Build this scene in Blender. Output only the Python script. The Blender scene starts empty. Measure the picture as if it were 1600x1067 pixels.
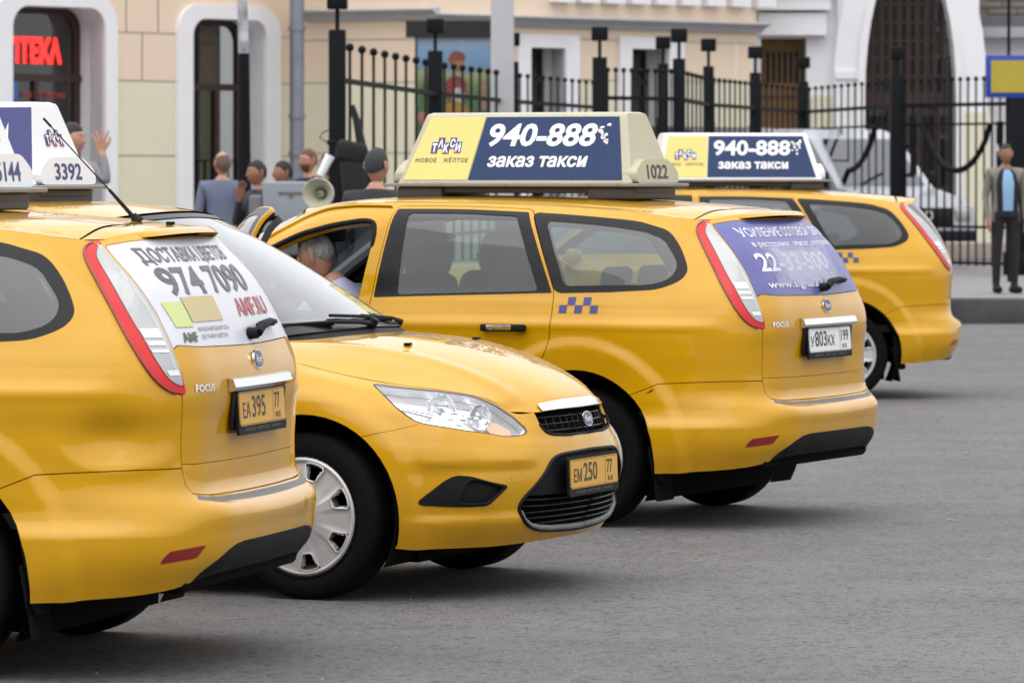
import bpy, bmesh, math, random
import numpy as np
from mathutils import Vector, Matrix, Euler, geometry
R = math.radians
random.seed(7)
sc = bpy.context.scene
COL = sc.collection
# ---------------------------------------------------------------- camera
FPX, CAM_H, YH = 7597.4, 1.6168, 269.53
cam_d = bpy.data.cameras.new('camera'); cam = bpy.data.objects.new('camera', cam_d); COL.objects.link(cam)
cam_d.sensor_width = 36; cam_d.lens = FPX / 1600 * 36; cam_d.clip_start = .5; cam_d.clip_end = 3000
cam.location = (0, 0, CAM_H); cam.rotation_euler = (R(90), 0, 0)
cam_d.shift_y = -(533.5 - YH) / 1600           # view camera kept level: the horizon lies above the middle of the frame
cam_d.dof.use_dof = True; cam_d.dof.focus_distance = 18.6; cam_d.dof.aperture_fstop = 9.0
sc.camera = cam
# ---------------------------------------------------------------- sky, sun, exposure
w = bpy.data.worlds.new('World'); sc.world = w; w.use_nodes = True
nt = w.node_tree; nt.nodes.clear()
sky = nt.nodes.new('ShaderNodeTexSky'); sky.sky_type = 'NISHITA'; sky.sun_disc = False
SUN_EL, SUN_AZ = R(58), R(200)
sky.sun_elevation = SUN_EL; sky.sun_rotation = SUN_AZ; sky.air_density = 1.2; sky.dust_density = 1.0; sky.ozone_density = 1.0
hs = nt.nodes.new('ShaderNodeHueSaturation'); hs.inputs['Saturation'].default_value = .22
bg = nt.nodes.new('ShaderNodeBackground'); bg.inputs['Strength'].default_value = .15
wo = nt.nodes.new('ShaderNodeOutputWorld')
ov = nt.nodes.new('ShaderNodeMix'); ov.data_type = 'RGBA'; ov.inputs['Factor'].default_value = .85; ov.inputs['B'].default_value = (7.5, 7.6, 7.9, 1)   # even cloud cover over the blue
# an overcast sky is about three times brighter overhead than at the horizon
tcw = nt.nodes.new('ShaderNodeTexCoord'); sxw = nt.nodes.new('ShaderNodeSeparateXYZ'); nt.links.new(tcw.outputs['Generated'], sxw.inputs[0])
mw = nt.nodes.new('ShaderNodeMapRange'); mw.inputs['From Min'].default_value = 0; mw.inputs['From Max'].default_value = 1; mw.inputs['To Min'].default_value = .42; mw.inputs['To Max'].default_value = 1.38; nt.links.new(sxw.outputs['Z'], mw.inputs[0])
vm = nt.nodes.new('ShaderNodeVectorMath'); vm.operation = 'SCALE'; vm.inputs[0].default_value = (8.9, 9.0, 9.3); nt.links.new(mw.outputs[0], vm.inputs['Scale']); nt.links.new(vm.outputs[0], ov.inputs['B'])
nt.links.new(sky.outputs[0], hs.inputs['Color']); nt.links.new(hs.outputs[0], ov.inputs['A']); nt.links.new(ov.outputs['Result'], bg.inputs[0]); nt.links.new(bg.outputs[0], wo.inputs[0])
sd = bpy.data.lights.new('sun', 'SUN'); sun = bpy.data.objects.new('sun', sd); COL.objects.link(sun)
sd.energy = .5; sd.angle = R(60); sd.color = (1, .97, .93)
sdir = Vector((math.sin(SUN_AZ) * math.cos(SUN_EL), math.cos(SUN_AZ) * math.cos(SUN_EL), math.sin(SUN_EL)))
sun.rotation_euler = sdir.to_track_quat('Z', 'Y').to_euler(); sun.location = (0, 0, 40)
sc.view_settings.view_transform = 'Standard'; sc.view_settings.look = 'None'; sc.view_settings.gamma = 1
sc.view_settings.use_curve_mapping = False; sc.view_settings.exposure = .57
sc.render.engine = 'CYCLES'
sc.cycles.use_denoising = True; sc.cycles.max_bounces = 8; sc.cycles.transparent_max_bounces = 16
# ---------------------------------------------------------------- materials
MATS = {}
def mat(name, col, rough=.5, metal=0, coat=0, noise=None, bump=None, emis=None, trans=None, spec=.5, coat_rough=.03):
    if name in MATS: return MATS[name]
    m = bpy.data.materials.new(name); m.use_nodes = True; n = m.node_tree; b = n.nodes['Principled BSDF']
    b.inputs['Base Color'].default_value = (*col, 1); b.inputs['Roughness'].default_value = rough; b.inputs['Metallic'].default_value = metal
    b.inputs['Specular IOR Level'].default_value = spec
    b.inputs['Coat Weight'].default_value = coat; b.inputs['Coat Roughness'].default_value = coat_rough
    tc = n.nodes.new('ShaderNodeTexCoord')
    if noise:                                   # (scale, second colour, amount)
        t = n.nodes.new('ShaderNodeTexNoise'); t.inputs['Scale'].default_value = noise[0]; t.inputs['Detail'].default_value = 6; t.inputs['Roughness'].default_value = .65
        n.links.new(tc.outputs['Object'], t.inputs['Vector'])
        cr = n.nodes.new('ShaderNodeValToRGB'); cr.color_ramp.elements[0].position = .5 - noise[2]; cr.color_ramp.elements[1].position = .5 + noise[2]
        cr.color_ramp.elements[0].color = (*noise[1], 1); cr.color_ramp.elements[1].color = (*col, 1)
        n.links.new(t.outputs['Fac'], cr.inputs[0]); n.links.new(cr.outputs[0], b.inputs['Base Color'])
    if bump:                                    # (scale, strength)
        t = n.nodes.new('ShaderNodeTexNoise'); t.inputs['Scale'].default_value = bump[0]; t.inputs['Detail'].default_value = 4
        n.links.new(tc.outputs['Object'], t.inputs['Vector'])
        bp = n.nodes.new('ShaderNodeBump'); bp.inputs['Strength'].default_value = bump[1]; bp.inputs['Distance'].default_value = .01
        n.links.new(t.outputs['Fac'], bp.inputs['Height']); n.links.new(bp.outputs[0], b.inputs['Normal'])
    if emis: b.inputs['Emission Color'].default_value = (*emis[0], 1); b.inputs['Emission Strength'].default_value = emis[1]
    MATS[name] = m; return m
def glass_mat(name, tint, ior=1.5, rough=.0, refl=1.0):
    if name in MATS: return MATS[name]
    m = bpy.data.materials.new(name); m.use_nodes = True; n = m.node_tree; n.nodes.clear()
    o = n.nodes.new('ShaderNodeOutputMaterial'); mx = n.nodes.new('ShaderNodeMixShader'); tr = n.nodes.new('ShaderNodeBsdfTransparent')
    g = n.nodes.new('ShaderNodeBsdfGlossy'); fr = n.nodes.new('ShaderNodeFresnel'); fr.inputs[0].default_value = ior
    tr.inputs[0].default_value = (*tint, 1); g.inputs['Roughness'].default_value = rough; g.inputs[0].default_value = (refl, refl, refl, 1)
    # same reflectance whichever way the pane faces
    ge = n.nodes.new('ShaderNodeNewGeometry'); io = n.nodes.new('ShaderNodeMix'); io.data_type = 'FLOAT'; io.inputs['A'].default_value = ior; io.inputs['B'].default_value = 1 / ior
    n.links.new(ge.outputs['Backfacing'], io.inputs['Factor']); n.links.new(io.outputs['Result'], fr.inputs[0])
    # both faces of the pane reflect
    ma = n.nodes.new('ShaderNodeMath'); ma.operation = 'MULTIPLY_ADD'; ma.inputs[1].default_value = -1; ma.inputs[2].default_value = 2
    mb = n.nodes.new('ShaderNodeMath'); mb.operation = 'MULTIPLY'
    n.links.new(fr.outputs[0], ma.inputs[0]); n.links.new(ma.outputs[0], mb.inputs[0]); n.links.new(fr.outputs[0], mb.inputs[1]); mb.use_clamp = True
    n.links.new(mb.outputs[0], mx.inputs[0]); n.links.new(tr.outputs[0], mx.inputs[1]); n.links.new(g.outputs[0], mx.inputs[2]); n.links.new(mx.outputs[0], o.inputs[0])
    MATS[name] = m; return m
# ---------------------------------------------------------------- object helpers
def link(o, parent=None):
    COL.objects.link(o)
    if parent is not None: o.parent = parent
    return o
def tag(o, label=None, cat=None, group=None, kind=None):
    if label: o['label'] = label
    if cat: o['category'] = cat
    if group: o['group'] = group
    if kind: o['kind'] = kind
    return o
def empty(name, loc=(0, 0, 0), rz=0, label=None, cat=None, group=None, parent=None):
    o = bpy.data.objects.new(name, None); o.empty_display_size = .2; o.location = loc; o.rotation_euler = (0, 0, rz)
    link(o, parent); return tag(o, label, cat, group)
def mobj(name, me, parent=None, **k):
    o = bpy.data.objects.new(name, me); link(o, parent); return tag(o, **k)
class MB:
    """collects shapes and becomes one mesh"""
    def __init__(s): s.v = []; s.f = []; s.m = []; s.sm = []; s.mats = []
    def mi(s, m):
        if m not in s.mats: s.mats.append(m)
        return s.mats.index(m)
    def add(s, vs, fs, m, smooth=False):
        b = len(s.v); s.v += [tuple(p) for p in vs]; k = s.mi(m)
        for f in fs: s.f.append(tuple(b + i for i in f)); s.m.append(k); s.sm.append(smooth)
        return s
    def box(s, c, d, m, rot=None, bev=0):
        hx, hy, hz = d[0] / 2, d[1] / 2, d[2] / 2; c = Vector(c)
        if bev <= 0:
            P = [Vector((x, y, z)) for x in (-hx, hx) for y in (-hy, hy) for z in (-hz, hz)]
            F = [(0, 1, 3, 2), (4, 6, 7, 5), (0, 4, 5, 1), (2, 3, 7, 6), (0, 2, 6, 4), (1, 5, 7, 3)]
        else:
            bm = bmesh.new(); bmesh.ops.create_cube(bm, size=1)
            for v in bm.verts: v.co = Vector((v.co.x * d[0], v.co.y * d[1], v.co.z * d[2]))
            bmesh.ops.bevel(bm, geom=list(bm.edges), offset=min(bev, min(d) * .45), segments=3, profile=.5, affect='EDGES')
            bm.verts.index_update(); P = [v.co.copy() for v in bm.verts]; F = [tuple(v.index for v in f.verts) for f in bm.faces]; bm.free()
        if rot is not None:
            rm = rot if isinstance(rot, Matrix) else Euler(rot).to_matrix()
            P = [rm @ p for p in P]
        return s.add([p + c for p in P], F, m, bev > 0)
    def tube(s, pts, r, m, n=8, cap=True, closed=False):
        pts = [Vector(p) for p in pts]; rs = r if hasattr(r, '__len__') else [r] * len(pts)
        V = []; F = []; up = Vector((0, 0, 1)); k = len(pts); x = None
        for i, p in enumerate(pts):
            a = pts[(i - 1) % k] if (i > 0 or closed) else p; b = pts[(i + 1) % k] if (i < k - 1 or closed) else p
            t = (b - a).normalized()
            if x is None: x = t.orthogonal().normalized()
            x = (x - t * x.dot(t))
            x = x.normalized() if x.length > 1e-6 else t.orthogonal().normalized()
            y = t.cross(x)
            for j in range(n):
                an = 2 * math.pi * j / n; V.append(p + x * math.cos(an) * rs[i] + y * math.sin(an) * rs[i])
        for i in range(k if closed else k - 1):
            for j in range(n):
                a = i * n + j; b = i * n + (j + 1) % n; c = ((i + 1) % k) * n + (j + 1) % n; d = ((i + 1) % k) * n + j
                F.append((a, b, c, d))
        if cap and not closed: F.append(tuple(range(n - 1, -1, -1))); F.append(tuple((k - 1) * n + j for j in range(n)))
        return s.add(V, F, m, True)
    def lathe(s, prof, m, n=32, axis='y', c=(0, 0, 0), arc=2 * math.pi, a0=0):
        """prof: (radius, height along axis)"""
        V = []; F = []; c = Vector(c); full = abs(arc - 2 * math.pi) < 1e-6; cols = n if full else n + 1
        for i in range(cols):
            a = a0 + arc * i / n; ca, sa = math.cos(a), math.sin(a)
            for r_, h in prof:
                q = {'y': (r_ * ca, h, r_ * sa), 'z': (r_ * ca, r_ * sa, h), 'x': (h, r_ * ca, r_ * sa)}[axis]
                V.append(c + Vector(q))
        k = len(prof)
        for i in range(n):
            j = (i + 1) % cols
            for q in range(k - 1): F.append((i * k + q, j * k + q, j * k + q + 1, i * k + q + 1))
        return s.add(V, F, m, True)
    def prism(s, poly, depth, m, fn, smooth=False):
        """poly 2D outline, fn(x,y,d) -> 3D; extruded from d=0 to depth"""
        k = len(poly); V = [fn(p[0], p[1], 0) for p in poly] + [fn(p[0], p[1], depth) for p in poly]
        tri = geometry.tessellate_polygon([[Vector((p[0], p[1], 0)) for p in poly]])
        F = [tuple(t) for t in tri] + [tuple(reversed([i + k for i in t])) for t in tri] + [(i, (i + 1) % k, k + (i + 1) % k, k + i) for i in range(k)]
        return s.add(V, F, m, smooth)
    def mesh(s, name, bevel=0):
        me = bpy.data.meshes.new(name); me.from_pydata(s.v, [], s.f)
        for m in s.mats: me.materials.append(m)
        me.polygons.foreach_set('material_index', s.m); me.polygons.foreach_set('use_smooth', s.sm)
        bm = bmesh.new(); bm.from_mesh(me); bmesh.ops.recalc_face_normals(bm, faces=bm.faces); bm.to_mesh(me); bm.free()
        me.update(); return me
    def build(s, name, parent=None, **k):
        if k.pop('sharp', True) and any(s.sm):
            me = s.mesh(name); me.set_sharp_from_angle(angle=R(35))
        else: me = s.mesh(name)
        return mobj(name, me, parent, **k)
def chaikin(P, it=2, r=.25, cut=9e9, closed=True):
    P = [tuple(p) for p in P]
    for _ in range(it):
        Q = []; n = len(P)
        for i in range(n if closed else n - 1):
            a, b = np.array(P[i]), np.array(P[(i + 1) % n]); L = np.linalg.norm(b - a); f = min(r, cut / max(L, 1e-9))
            Q += [tuple(a * (1 - f) + b * f), tuple(a * f + b * (1 - f))]
        P = Q if closed else [P[0]] + Q[1:-1] + [P[-1]]
        cut *= .5
    return P
_TXT = {}
def text2d(s, bold=0.0, space=1.0, shear=0.0):
    """flat triangles of a string, height of a capital = 1; -> verts (n,2), faces, width"""
    key = (s, bold, space, shear)
    if key in _TXT: return _TXT[key]
    cu = bpy.data.curves.new('t', 'FONT'); cu.body = s; cu.size = 1; cu.offset = bold; cu.space_character = space; cu.shear = shear
    cu.resolution_u = 3; cu.fill_mode = 'FRONT'
    o = bpy.data.objects.new('t', cu); COL.objects.link(o)
    dg = bpy.context.evaluated_depsgraph_get(); me = o.evaluated_get(dg).to_mesh()
    V = np.array([v.co[:2] for v in me.vertices]); Fc = [tuple(p.vertices) for p in me.polygons]
    o.evaluated_get(dg).to_mesh_clear(); bpy.data.objects.remove(o); bpy.data.curves.remove(cu)
    V = V / .73; V[:, 0] -= V[:, 0].min(); wd = V[:, 0].max()
    _TXT[key] = (V, Fc, wd); return _TXT[key]
def text_on(mb, s, fn, x0, z0, h, width, m, bold=.02, space=1.0, shear=0, fit=True, norm=False):
    """string whose box starts at (x0,z0), capital height h, squeezed to width; fn(x,z)->3D"""
    V, Fc, wd = text2d(s, bold, space, shear)
    sx = width / wd if fit else h
    mb.add([fn(x0 + p[0] * sx, z0 + p[1] * h) for p in V], Fc, m)
# ---------------------------------------------------------------- car body surface
import numpy as np
# one column = lower points (10, sill to belt) + upper points (4, glass to roof edge); x forward from the rear bumper, y out, z up
def _rowz(c, xs, ys, zs): return [(x, y, z) for x, y, z in zip(xs, ys, zs)]
ZL = [.20, .30, .42, .54, .60, .68, .80, .915, .985, 1.05]
COLS = [
 [(.065,0,.325),(.02,0,.37),(.0,0,.455),(.006,0,.535),(.078,0,.585),(.088,0,.67),(.082,0,.80),(.066,0,.905),(.074,0,.98),(.098,0,1.045),
  (.14,0,1.15),(.20,0,1.26),(.283,0,1.37),(.325,0,1.415)],
 [(.072,.33,.325),(.028,.33,.37),(.008,.33,.455),(.014,.33,.54),(.084,.33,.585),(.095,.33,.67),(.09,.33,.80),(.076,.33,.905),(.084,.33,.98),(.108,.33,1.047),
  (.15,.32,1.15),(.21,.31,1.26),(.297,.29,1.37),(.337,.28,1.413)],
 [(.098,.56,.315),(.058,.56,.37),(.040,.56,.455),(.045,.56,.545),(.100,.56,.59),(.110,.56,.67),(.106,.56,.80),(.097,.56,.905),(.108,.56,.98),(.135,.56,1.05),
  (.183,.55,1.15),(.25,.53,1.26),(.345,.49,1.365),(.385,.455,1.41)],
 [(.150,.665,.295),(.108,.672,.37),(.090,.672,.455),(.092,.665,.545),(.128,.645,.60),(.140,.645,.68),(.138,.645,.80),(.130,.645,.905),(.143,.642,.98),(.172,.636,1.05),
  (.228,.615,1.15),(.295,.585,1.255),(.395,.54,1.355),(.44,.505,1.40)],
 [(.235,.755,.285),(.190,.775,.37),(.175,.780,.455),(.178,.768,.55),(.195,.735,.61),(.203,.735,.69),(.203,.738,.80),(.203,.735,.905),(.218,.728,.98),(.252,.713,1.05),
  (.315,.677,1.15),(.385,.638,1.25),(.465,.586,1.35),(.503,.55,1.40)],
 [(.375,.825,.275),(.345,.852,.37),(.340,.858,.455),(.342,.848,.55),(.345,.825,.61),(.350,.822,.69),(.350,.825,.80),(.350,.822,.91),(.365,.808,.98),(.392,.785,1.05),
  (.440,.742,1.15),(.505,.693,1.26),(.570,.637,1.36),(.598,.595,1.412)],
 [(.56,.860,.265),(.56,.878,.34),(.56,.884,.45),(.56,.882,.55),(.56,.874,.61),(.56,.874,.69),(.57,.878,.80),(.585,.875,.912),(.60,.853,.982),(.615,.822,1.05),
  (.64,.780,1.16),(.68,.732,1.27),(.73,.668,1.38),(.75,.612,1.432)],
 [(.95,.85,.22),(.95,.865,.32),(.95,.872,.44),(.95,.876,.55),(.95,.878,.62),(.95,.882,.70),(.95,.888,.80),(.96,.890,.914),(.96,.870,.984),(.97,.838,1.05),
  (.98,.796,1.17),(1.0,.745,1.29),(1.02,.682,1.40),(1.03,.618,1.453)],
 [(1.4,.830,.19),(1.4,.858,.30),(1.4,.868,.42),(1.4,.878,.54),(1.4,.883,.61),(1.4,.888,.69),(1.4,.894,.80),(1.4,.897,.914),(1.4,.875,.982),(1.4,.843,1.045),
  (1.4,.800,1.17),(1.4,.750,1.30),(1.4,.688,1.41),(1.4,.622,1.468)],
 [(2.0,.830,.19),(2.0,.858,.30),(2.0,.868,.42),(2.0,.879,.54),(2.0,.885,.61),(2.0,.891,.69),(2.0,.897,.80),(2.0,.899,.908),(2.0,.878,.973),(2.0,.845,1.035),
  (1.99,.803,1.17),(1.98,.753,1.30),(1.97,.690,1.415),(1.96,.622,1.475)],
 [(2.6,.830,.19),(2.6,.858,.30),(2.6,.868,.42),(2.6,.879,.54),(2.6,.885,.61),(2.6,.891,.69),(2.6,.896,.79),(2.6,.895,.89),(2.6,.875,.955),(2.6,.843,1.015),
  (2.52,.802,1.15),(2.45,.755,1.27),(2.38,.690,1.395),(2.32,.620,1.462)],
 [(3.12,.832,.19),(3.12,.858,.30),(3.12,.868,.42),(3.12,.879,.54),(3.12,.885,.61),(3.12,.890,.68),(3.13,.890,.76),(3.15,.878,.84),(3.17,.835,.92),(3.20,.765,.97),
  (3.03,.735,1.085),(2.87,.695,1.195),(2.68,.648,1.32),(2.50,.595,1.42)],
 [(3.56,.86,.20),(3.56,.870,.30),(3.56,.876,.41),(3.56,.883,.52),(3.56,.887,.60),(3.56,.889,.67),(3.56,.882,.74),(3.56,.860,.80),(3.56,.818,.845),(3.56,.755,.872)],
 [(3.87,.850,.21),(3.88,.862,.30),(3.885,.867,.39),(3.88,.867,.48),(3.875,.862,.56),(3.865,.851,.62),(3.86,.832,.68),(3.858,.803,.735),(3.855,.760,.78),(3.85,.700,.815)],
 [(3.99,.800,.20),(4.015,.817,.29),(4.03,.823,.38),(4.03,.820,.47),(4.025,.812,.55),(4.018,.793,.61),(4.012,.768,.665),(4.01,.735,.715),(4.013,.685,.757),(4.02,.620,.792)],
 [(4.10,.715,.20),(4.14,.735,.28),(4.168,.745,.37),(4.172,.742,.46),(4.165,.730,.54),(4.152,.708,.60),(4.142,.680,.65),(4.135,.645,.695),(4.135,.597,.735),(4.14,.540,.765)],
 [(4.145,.66,.20),(4.19,.685,.28),(4.225,.695,.37),(4.232,.692,.46),(4.223,.677,.535),(4.207,.652,.59),(4.194,.622,.64),(4.187,.588,.68),(4.188,.545,.712),(4.195,.500,.738)],
 [(4.195,.590,.20),(4.242,.610,.28),(4.272,.620,.37),(4.280,.618,.46),(4.272,.602,.53),(4.257,.580,.58),(4.244,.555,.62),(4.236,.527,.65),(4.233,.495,.68),(4.235,.460,.705)],
 [(4.275,.410,.205),(4.325,.415,.28),(4.350,.417,.37),(4.357,.415,.46),(4.350,.408,.53),(4.340,.398,.575),(4.328,.388,.61),(4.318,.378,.645),(4.308,.368,.675),(4.300,.360,.700)],
 [(4.315,.200,.21),(4.365,.200,.28),(4.390,.200,.37),(4.395,.200,.46),(4.388,.200,.53),(4.378,.200,.575),(4.366,.200,.61),(4.355,.200,.645),(4.345,.200,.675),(4.335,.200,.705)],
 [(4.325,0,.21),(4.375,0,.28),(4.400,0,.37),(4.405,0,.46),(4.398,0,.53),(4.388,0,.575),(4.376,0,.61),(4.365,0,.645),(4.355,0,.675),(4.345,0,.705)],
]
NC = len(COLS); NUP = 12; NLOW = 10
HUB_R, HUB_F, HUB_Z = .95, 3.56, .316
def _knots(seqs):
    k = [0.0]
    for i in range(len(seqs[0]) - 1):
        k.append(k[-1] + float(np.mean([np.linalg.norm(np.array(s[i+1], float) - np.array(s[i], float)) for s in seqs])))
    return np.array(k)
_low = [[COLS[i][j] for i in range(NC)] for j in (3, 5, 8)]
UK = _knots(_low)
VK = _knots([COLS[i] for i in (2, 6, 7, 8, 9, 10)])
def _hermite(P, K, t, sym0=False, sym1=False):
    """P (n,m,3) control rows, K knots, t (m,) -> (m,3); flip tells the mirror ends"""
    n = len(K)
    i = np.clip(np.searchsorted(K, t, side='right') - 1, 0, n - 2)
    m = np.arange(P.shape[1])
    def tan(j):
        jm, jp = np.clip(j - 1, 0, n - 1), np.clip(j + 1, 0, n - 1)
        Pm, Pj, Pp = P[jm, m].copy(), P[j, m], P[jp, m].copy()
        km, kj, kp = K[jm].astype(float).copy(), K[j], K[jp].astype(float).copy()
        a = (j == 0)
        if sym0:
            Pm[a] = P[1, m][a] * np.array([1, -1, 1]); km[a] = 2 * K[0] - K[1]
        else:
            Pm[a] = (2 * P[0, m] - P[1, m])[a]; km[a] = 2 * K[0] - K[1]
        b = (j == n - 1)
        if sym1:
            Pp[b] = P[n-2, m][b] * np.array([1, -1, 1]); kp[b] = 2 * K[-1] - K[-2]
        else:
            Pp[b] = (2 * P[n-1, m] - P[n-2, m])[b]; kp[b] = 2 * K[-1] - K[-2]
        h0, h1 = (kj - km)[:, None], (kp - kj)[:, None]
        d0, d1 = (Pj - Pm) / h0, (Pp - Pj) / h1
        return (d0 * h1 + d1 * h0) / (h0 + h1)
    h = (K[i+1] - K[i]); s = ((t - K[i]) / h)[:, None]; h = h[:, None]
    T0, T1 = tan(i), tan(i + 1)
    return ((2*s**3-3*s**2+1) * P[i, m] + (s**3-2*s**2+s) * h * T0 + (-2*s**3+3*s**2) * P[i+1, m] + (s**3-s**2) * h * T1)
_CA = np.zeros((NC, 14, 3))
for _i, _c in enumerate(COLS):
    for _j, _p in enumerate(_c): _CA[_i, _j] = _p
for _j in range(10, 14):
    for _i in range(NUP, NC): _CA[_i, _j] = _CA[NUP-1, _j] + (_i - NUP + 1) * .8 * (_CA[NUP-1, _j] - _CA[NUP-2, _j])
def sm(a, b, x):
    t = np.clip((x - a) / (b - a), 0, 1); return t * t * (3 - 2 * t)
def base_eval(u, v):
    u = np.atleast_1d(np.asarray(u, float)); v = np.atleast_1d(np.asarray(v, float)); m = len(u)
    # along v in each column; front columns have only the lower rows
    rows = np.zeros((NC, m, 3))
    iu = np.clip(np.searchsorted(UK, u, side='right') - 1, 0, NC - 2)
    for c in range(NC):
        need = (iu >= c - 2) & (iu <= c + 1)
        if not need.any(): continue
        vv = v[need]; k = len(vv)
        if c < NUP:
            P = np.repeat(_CA[c][:, None, :], k, 1); rows[c, need] = _hermite(P, VK, vv)
        else:
            lowm = vv <= VK[9] + 1e-9
            out = np.zeros((k, 3))
            P = np.repeat(_CA[c][:10][:, None, :], k, 1); out[:] = _hermite(P, VK[:10], np.minimum(vv, VK[9]))
            if (~lowm).any():
                P = np.repeat(_CA[c][:, None, :], k, 1); o2 = _hermite(P, VK, vv); out[~lowm] = o2[~lowm]
            rows[c, need] = out
    return _hermite(rows, UK, u, True, True)
def feature(p, dent=False):
    """outward offset of the pressed features: arch flares, shoulder line, bumper ledge"""
    x, y, z = p[:, 0], p[:, 1], p[:, 2]
    d = np.zeros(len(x))
    for xc, r0, r1, a in ((HUB_R, .566, .500, .019), (HUB_F, .50, .43, .012)):
        r = np.hypot(x - xc, z - HUB_Z)
        d += a * sm(r0, r1, r) * sm(.25, .45, y)
    side = sm(.50, .72, x) * (1 - sm(3.3, 3.9, x)) + sm(.2, .45, x) * (1 - sm(.50, .72, x))
    d += .007 * side * np.exp(-((z - .918) / .022) ** 2) * (z < 1.1)
    d -= .004 * side * sm(.93, .96, z) * (1 - sm(.99, 1.03, z))
    # rear bumper: ledge under the shoulder of the bumper side, running to the arch
    rb = (1 - sm(.56, .66, x)) * sm(.60, .80, y)
    rb2 = (1 - sm(.60, .70, x)) * sm(.50, .75, y)
    d += .024 * rb2 * sm(.512, .462, z) * sm(-.02, .40, x) - .007 * rb2 * np.exp(-((z - .545) / .035) ** 2)
    # front bumper: nose fold under the lamps
    fb = sm(3.9, 4.1, x)
    d -= .017 * fb * sm(.295, .335, z) * (1 - sm(.485, .535, z)) * sm(.40, .55, y)
    d -= .012 * fb * sm(.30, .25, z) * 0
    if dent:
        q = ((x - .305) / .115) ** 2 + ((z - .775) / .070) ** 2
        d -= .040 * np.exp(-q) * sm(.6, .7, y)
        d += .004 * np.exp(-((np.sqrt(q) - 1.5) / .3) ** 2) * sm(.62, .70, y) * sm(.80, .70, z)
        d -= .005 * np.exp(-((x - .55) / .10) ** 2 - ((z - .80) / .05) ** 2) * sm(.6, .7, y)
    return d
def shell(u, v, dent=False, off=0.0):
    """-> positions, normals of the side/rear/front shell"""
    e = 2e-4
    def disp(uu, vv):
        p = base_eval(uu, vv)
        pu = base_eval(uu + e, vv); pv = base_eval(uu, vv + e)
        n = -np.cross(pu - p, pv - p); n /= np.linalg.norm(n, axis=1)[:, None] + 1e-12
        return p + n * feature(p, dent)[:, None]
    e2 = 1.2e-3
    u = np.atleast_1d(np.asarray(u, float)); v = np.atleast_1d(np.asarray(v, float))
    um, up = np.clip(u - e2, 0, UK[-1] - e), np.clip(u + e2, 0, UK[-1] - e)
    vmx = np.where(u > UK[11] + 1e-6, VK[9], VK[-1]) - e
    vm, vp = np.clip(v - e2, 0, vmx), np.clip(v + e2, 0, vmx)
    p = disp(np.clip(u, 0, UK[-1] - e), np.clip(v, 0, vmx))
    n = -np.cross(disp(up, v.clip(0, vmx)) - disp(um, v.clip(0, vmx)), disp(u.clip(0, UK[-1] - e), vp) - disp(u.clip(0, UK[-1] - e), vm))
    n /= np.linalg.norm(n, axis=1)[:, None] + 1e-12
    return p + n * off, n
# inverse: physical coordinates -> (u,v)
_gu = np.concatenate([np.linspace(UK[i], UK[i+1], 13)[:-1] for i in range(NC - 1)] + [[UK[-1]]])
_gv = np.concatenate([np.linspace(VK[i], VK[i+1], 9)[:-1] for i in range(13)] + [[VK[-1]]])
_GU, _GV = np.meshgrid(_gu, _gv, indexing='ij')
_GP = base_eval(_GU.ravel(), _GV.ravel()).reshape(_GU.shape + (3,))
_valid = (_GU <= UK[11] + 1e-6) | (_GV <= VK[9] + 1e-6)
def inv(pt, mode, lo=None, hi=None):
    """mode 'xz','yz' or 'xyz'; lo/hi bound u"""
    ax = {'xz': [0, 2], 'yz': [1, 2], 'xyz': [0, 1, 2]}[mode]
    q = np.array(pt, float)
    m = _valid.copy()
    if lo is not None: m &= _GU >= lo
    if hi is not None: m &= _GU <= hi
    d = np.where(m, ((_GP[..., ax] - q) ** 2).sum(-1), 9e9)
    i, j = np.unravel_index(np.argmin(d), d.shape)
    u, v = _GU[i, j], _GV[i, j]
    for _ in range(6):
        e = 1e-4
        p = base_eval([u, u + e, u], [v, v, v + e])[:, ax]
        J = np.stack([(p[1] - p[0]) / e, (p[2] - p[0]) / e], 1)
        st, *_r = np.linalg.lstsq(J, q - p[0], rcond=1e-3)
        st = np.clip(st, -.05, .05)
        u = float(np.clip(u + st[0], lo or 0, hi or UK[-1])); v = float(np.clip(v + st[1], 0, VK[-1]))
        if u > UK[11] + 1e-6: v = min(v, VK[9])
    return (u, v)
# ---------------------------------------------------------------- cut the shell into its panels
UE, V9, VT, U11 = float(UK[-1]), float(VK[9]), float(VK[-1]), float(UK[11])
def inv_all(pts, lo=None, hi=None):
    out = []
    for p in pts:
        if len(p) == 3: out.append(inv(p, 'xyz', lo, hi))
        else: out.append(inv(p, 'xz', lo if lo is not None else float(UK[5]), hi if hi is not None else float(UK[15])))
    return out
def yz(pts, lo, hi): return [inv(p, 'yz', lo, hi) for p in pts]
POLY = {}
def circle_poly(xc, r, n=40, r2=None):
    P = []
    for i in range(n + 1):
        a = math.pi * (1.28 - 1.56 * i / n); P.append((xc + r * math.cos(a), HUB_Z + .005 + (r2 or r) * math.sin(a)))
    P = [p for p in P if p[1] > .16]
    uv = inv_all([(p[0], max(p[1], .285)) if False else p for p in P])
    uv = [(u, max(v, -.02)) for u, v in uv]
    return [(uv[0][0], -.05)] + uv + [(uv[-1][0], -.05)]
POLY['arch_r'] = circle_poly(HUB_R, .398); POLY['arch_f'] = circle_poly(HUB_F, .382)
lamp_in = [(.442,.529,1.384),(.296,.593,1.247),(.232,.606,1.166),(.167,.63,1.048),(.149,.636,1.004),(.126,.631,.933)]
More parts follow.
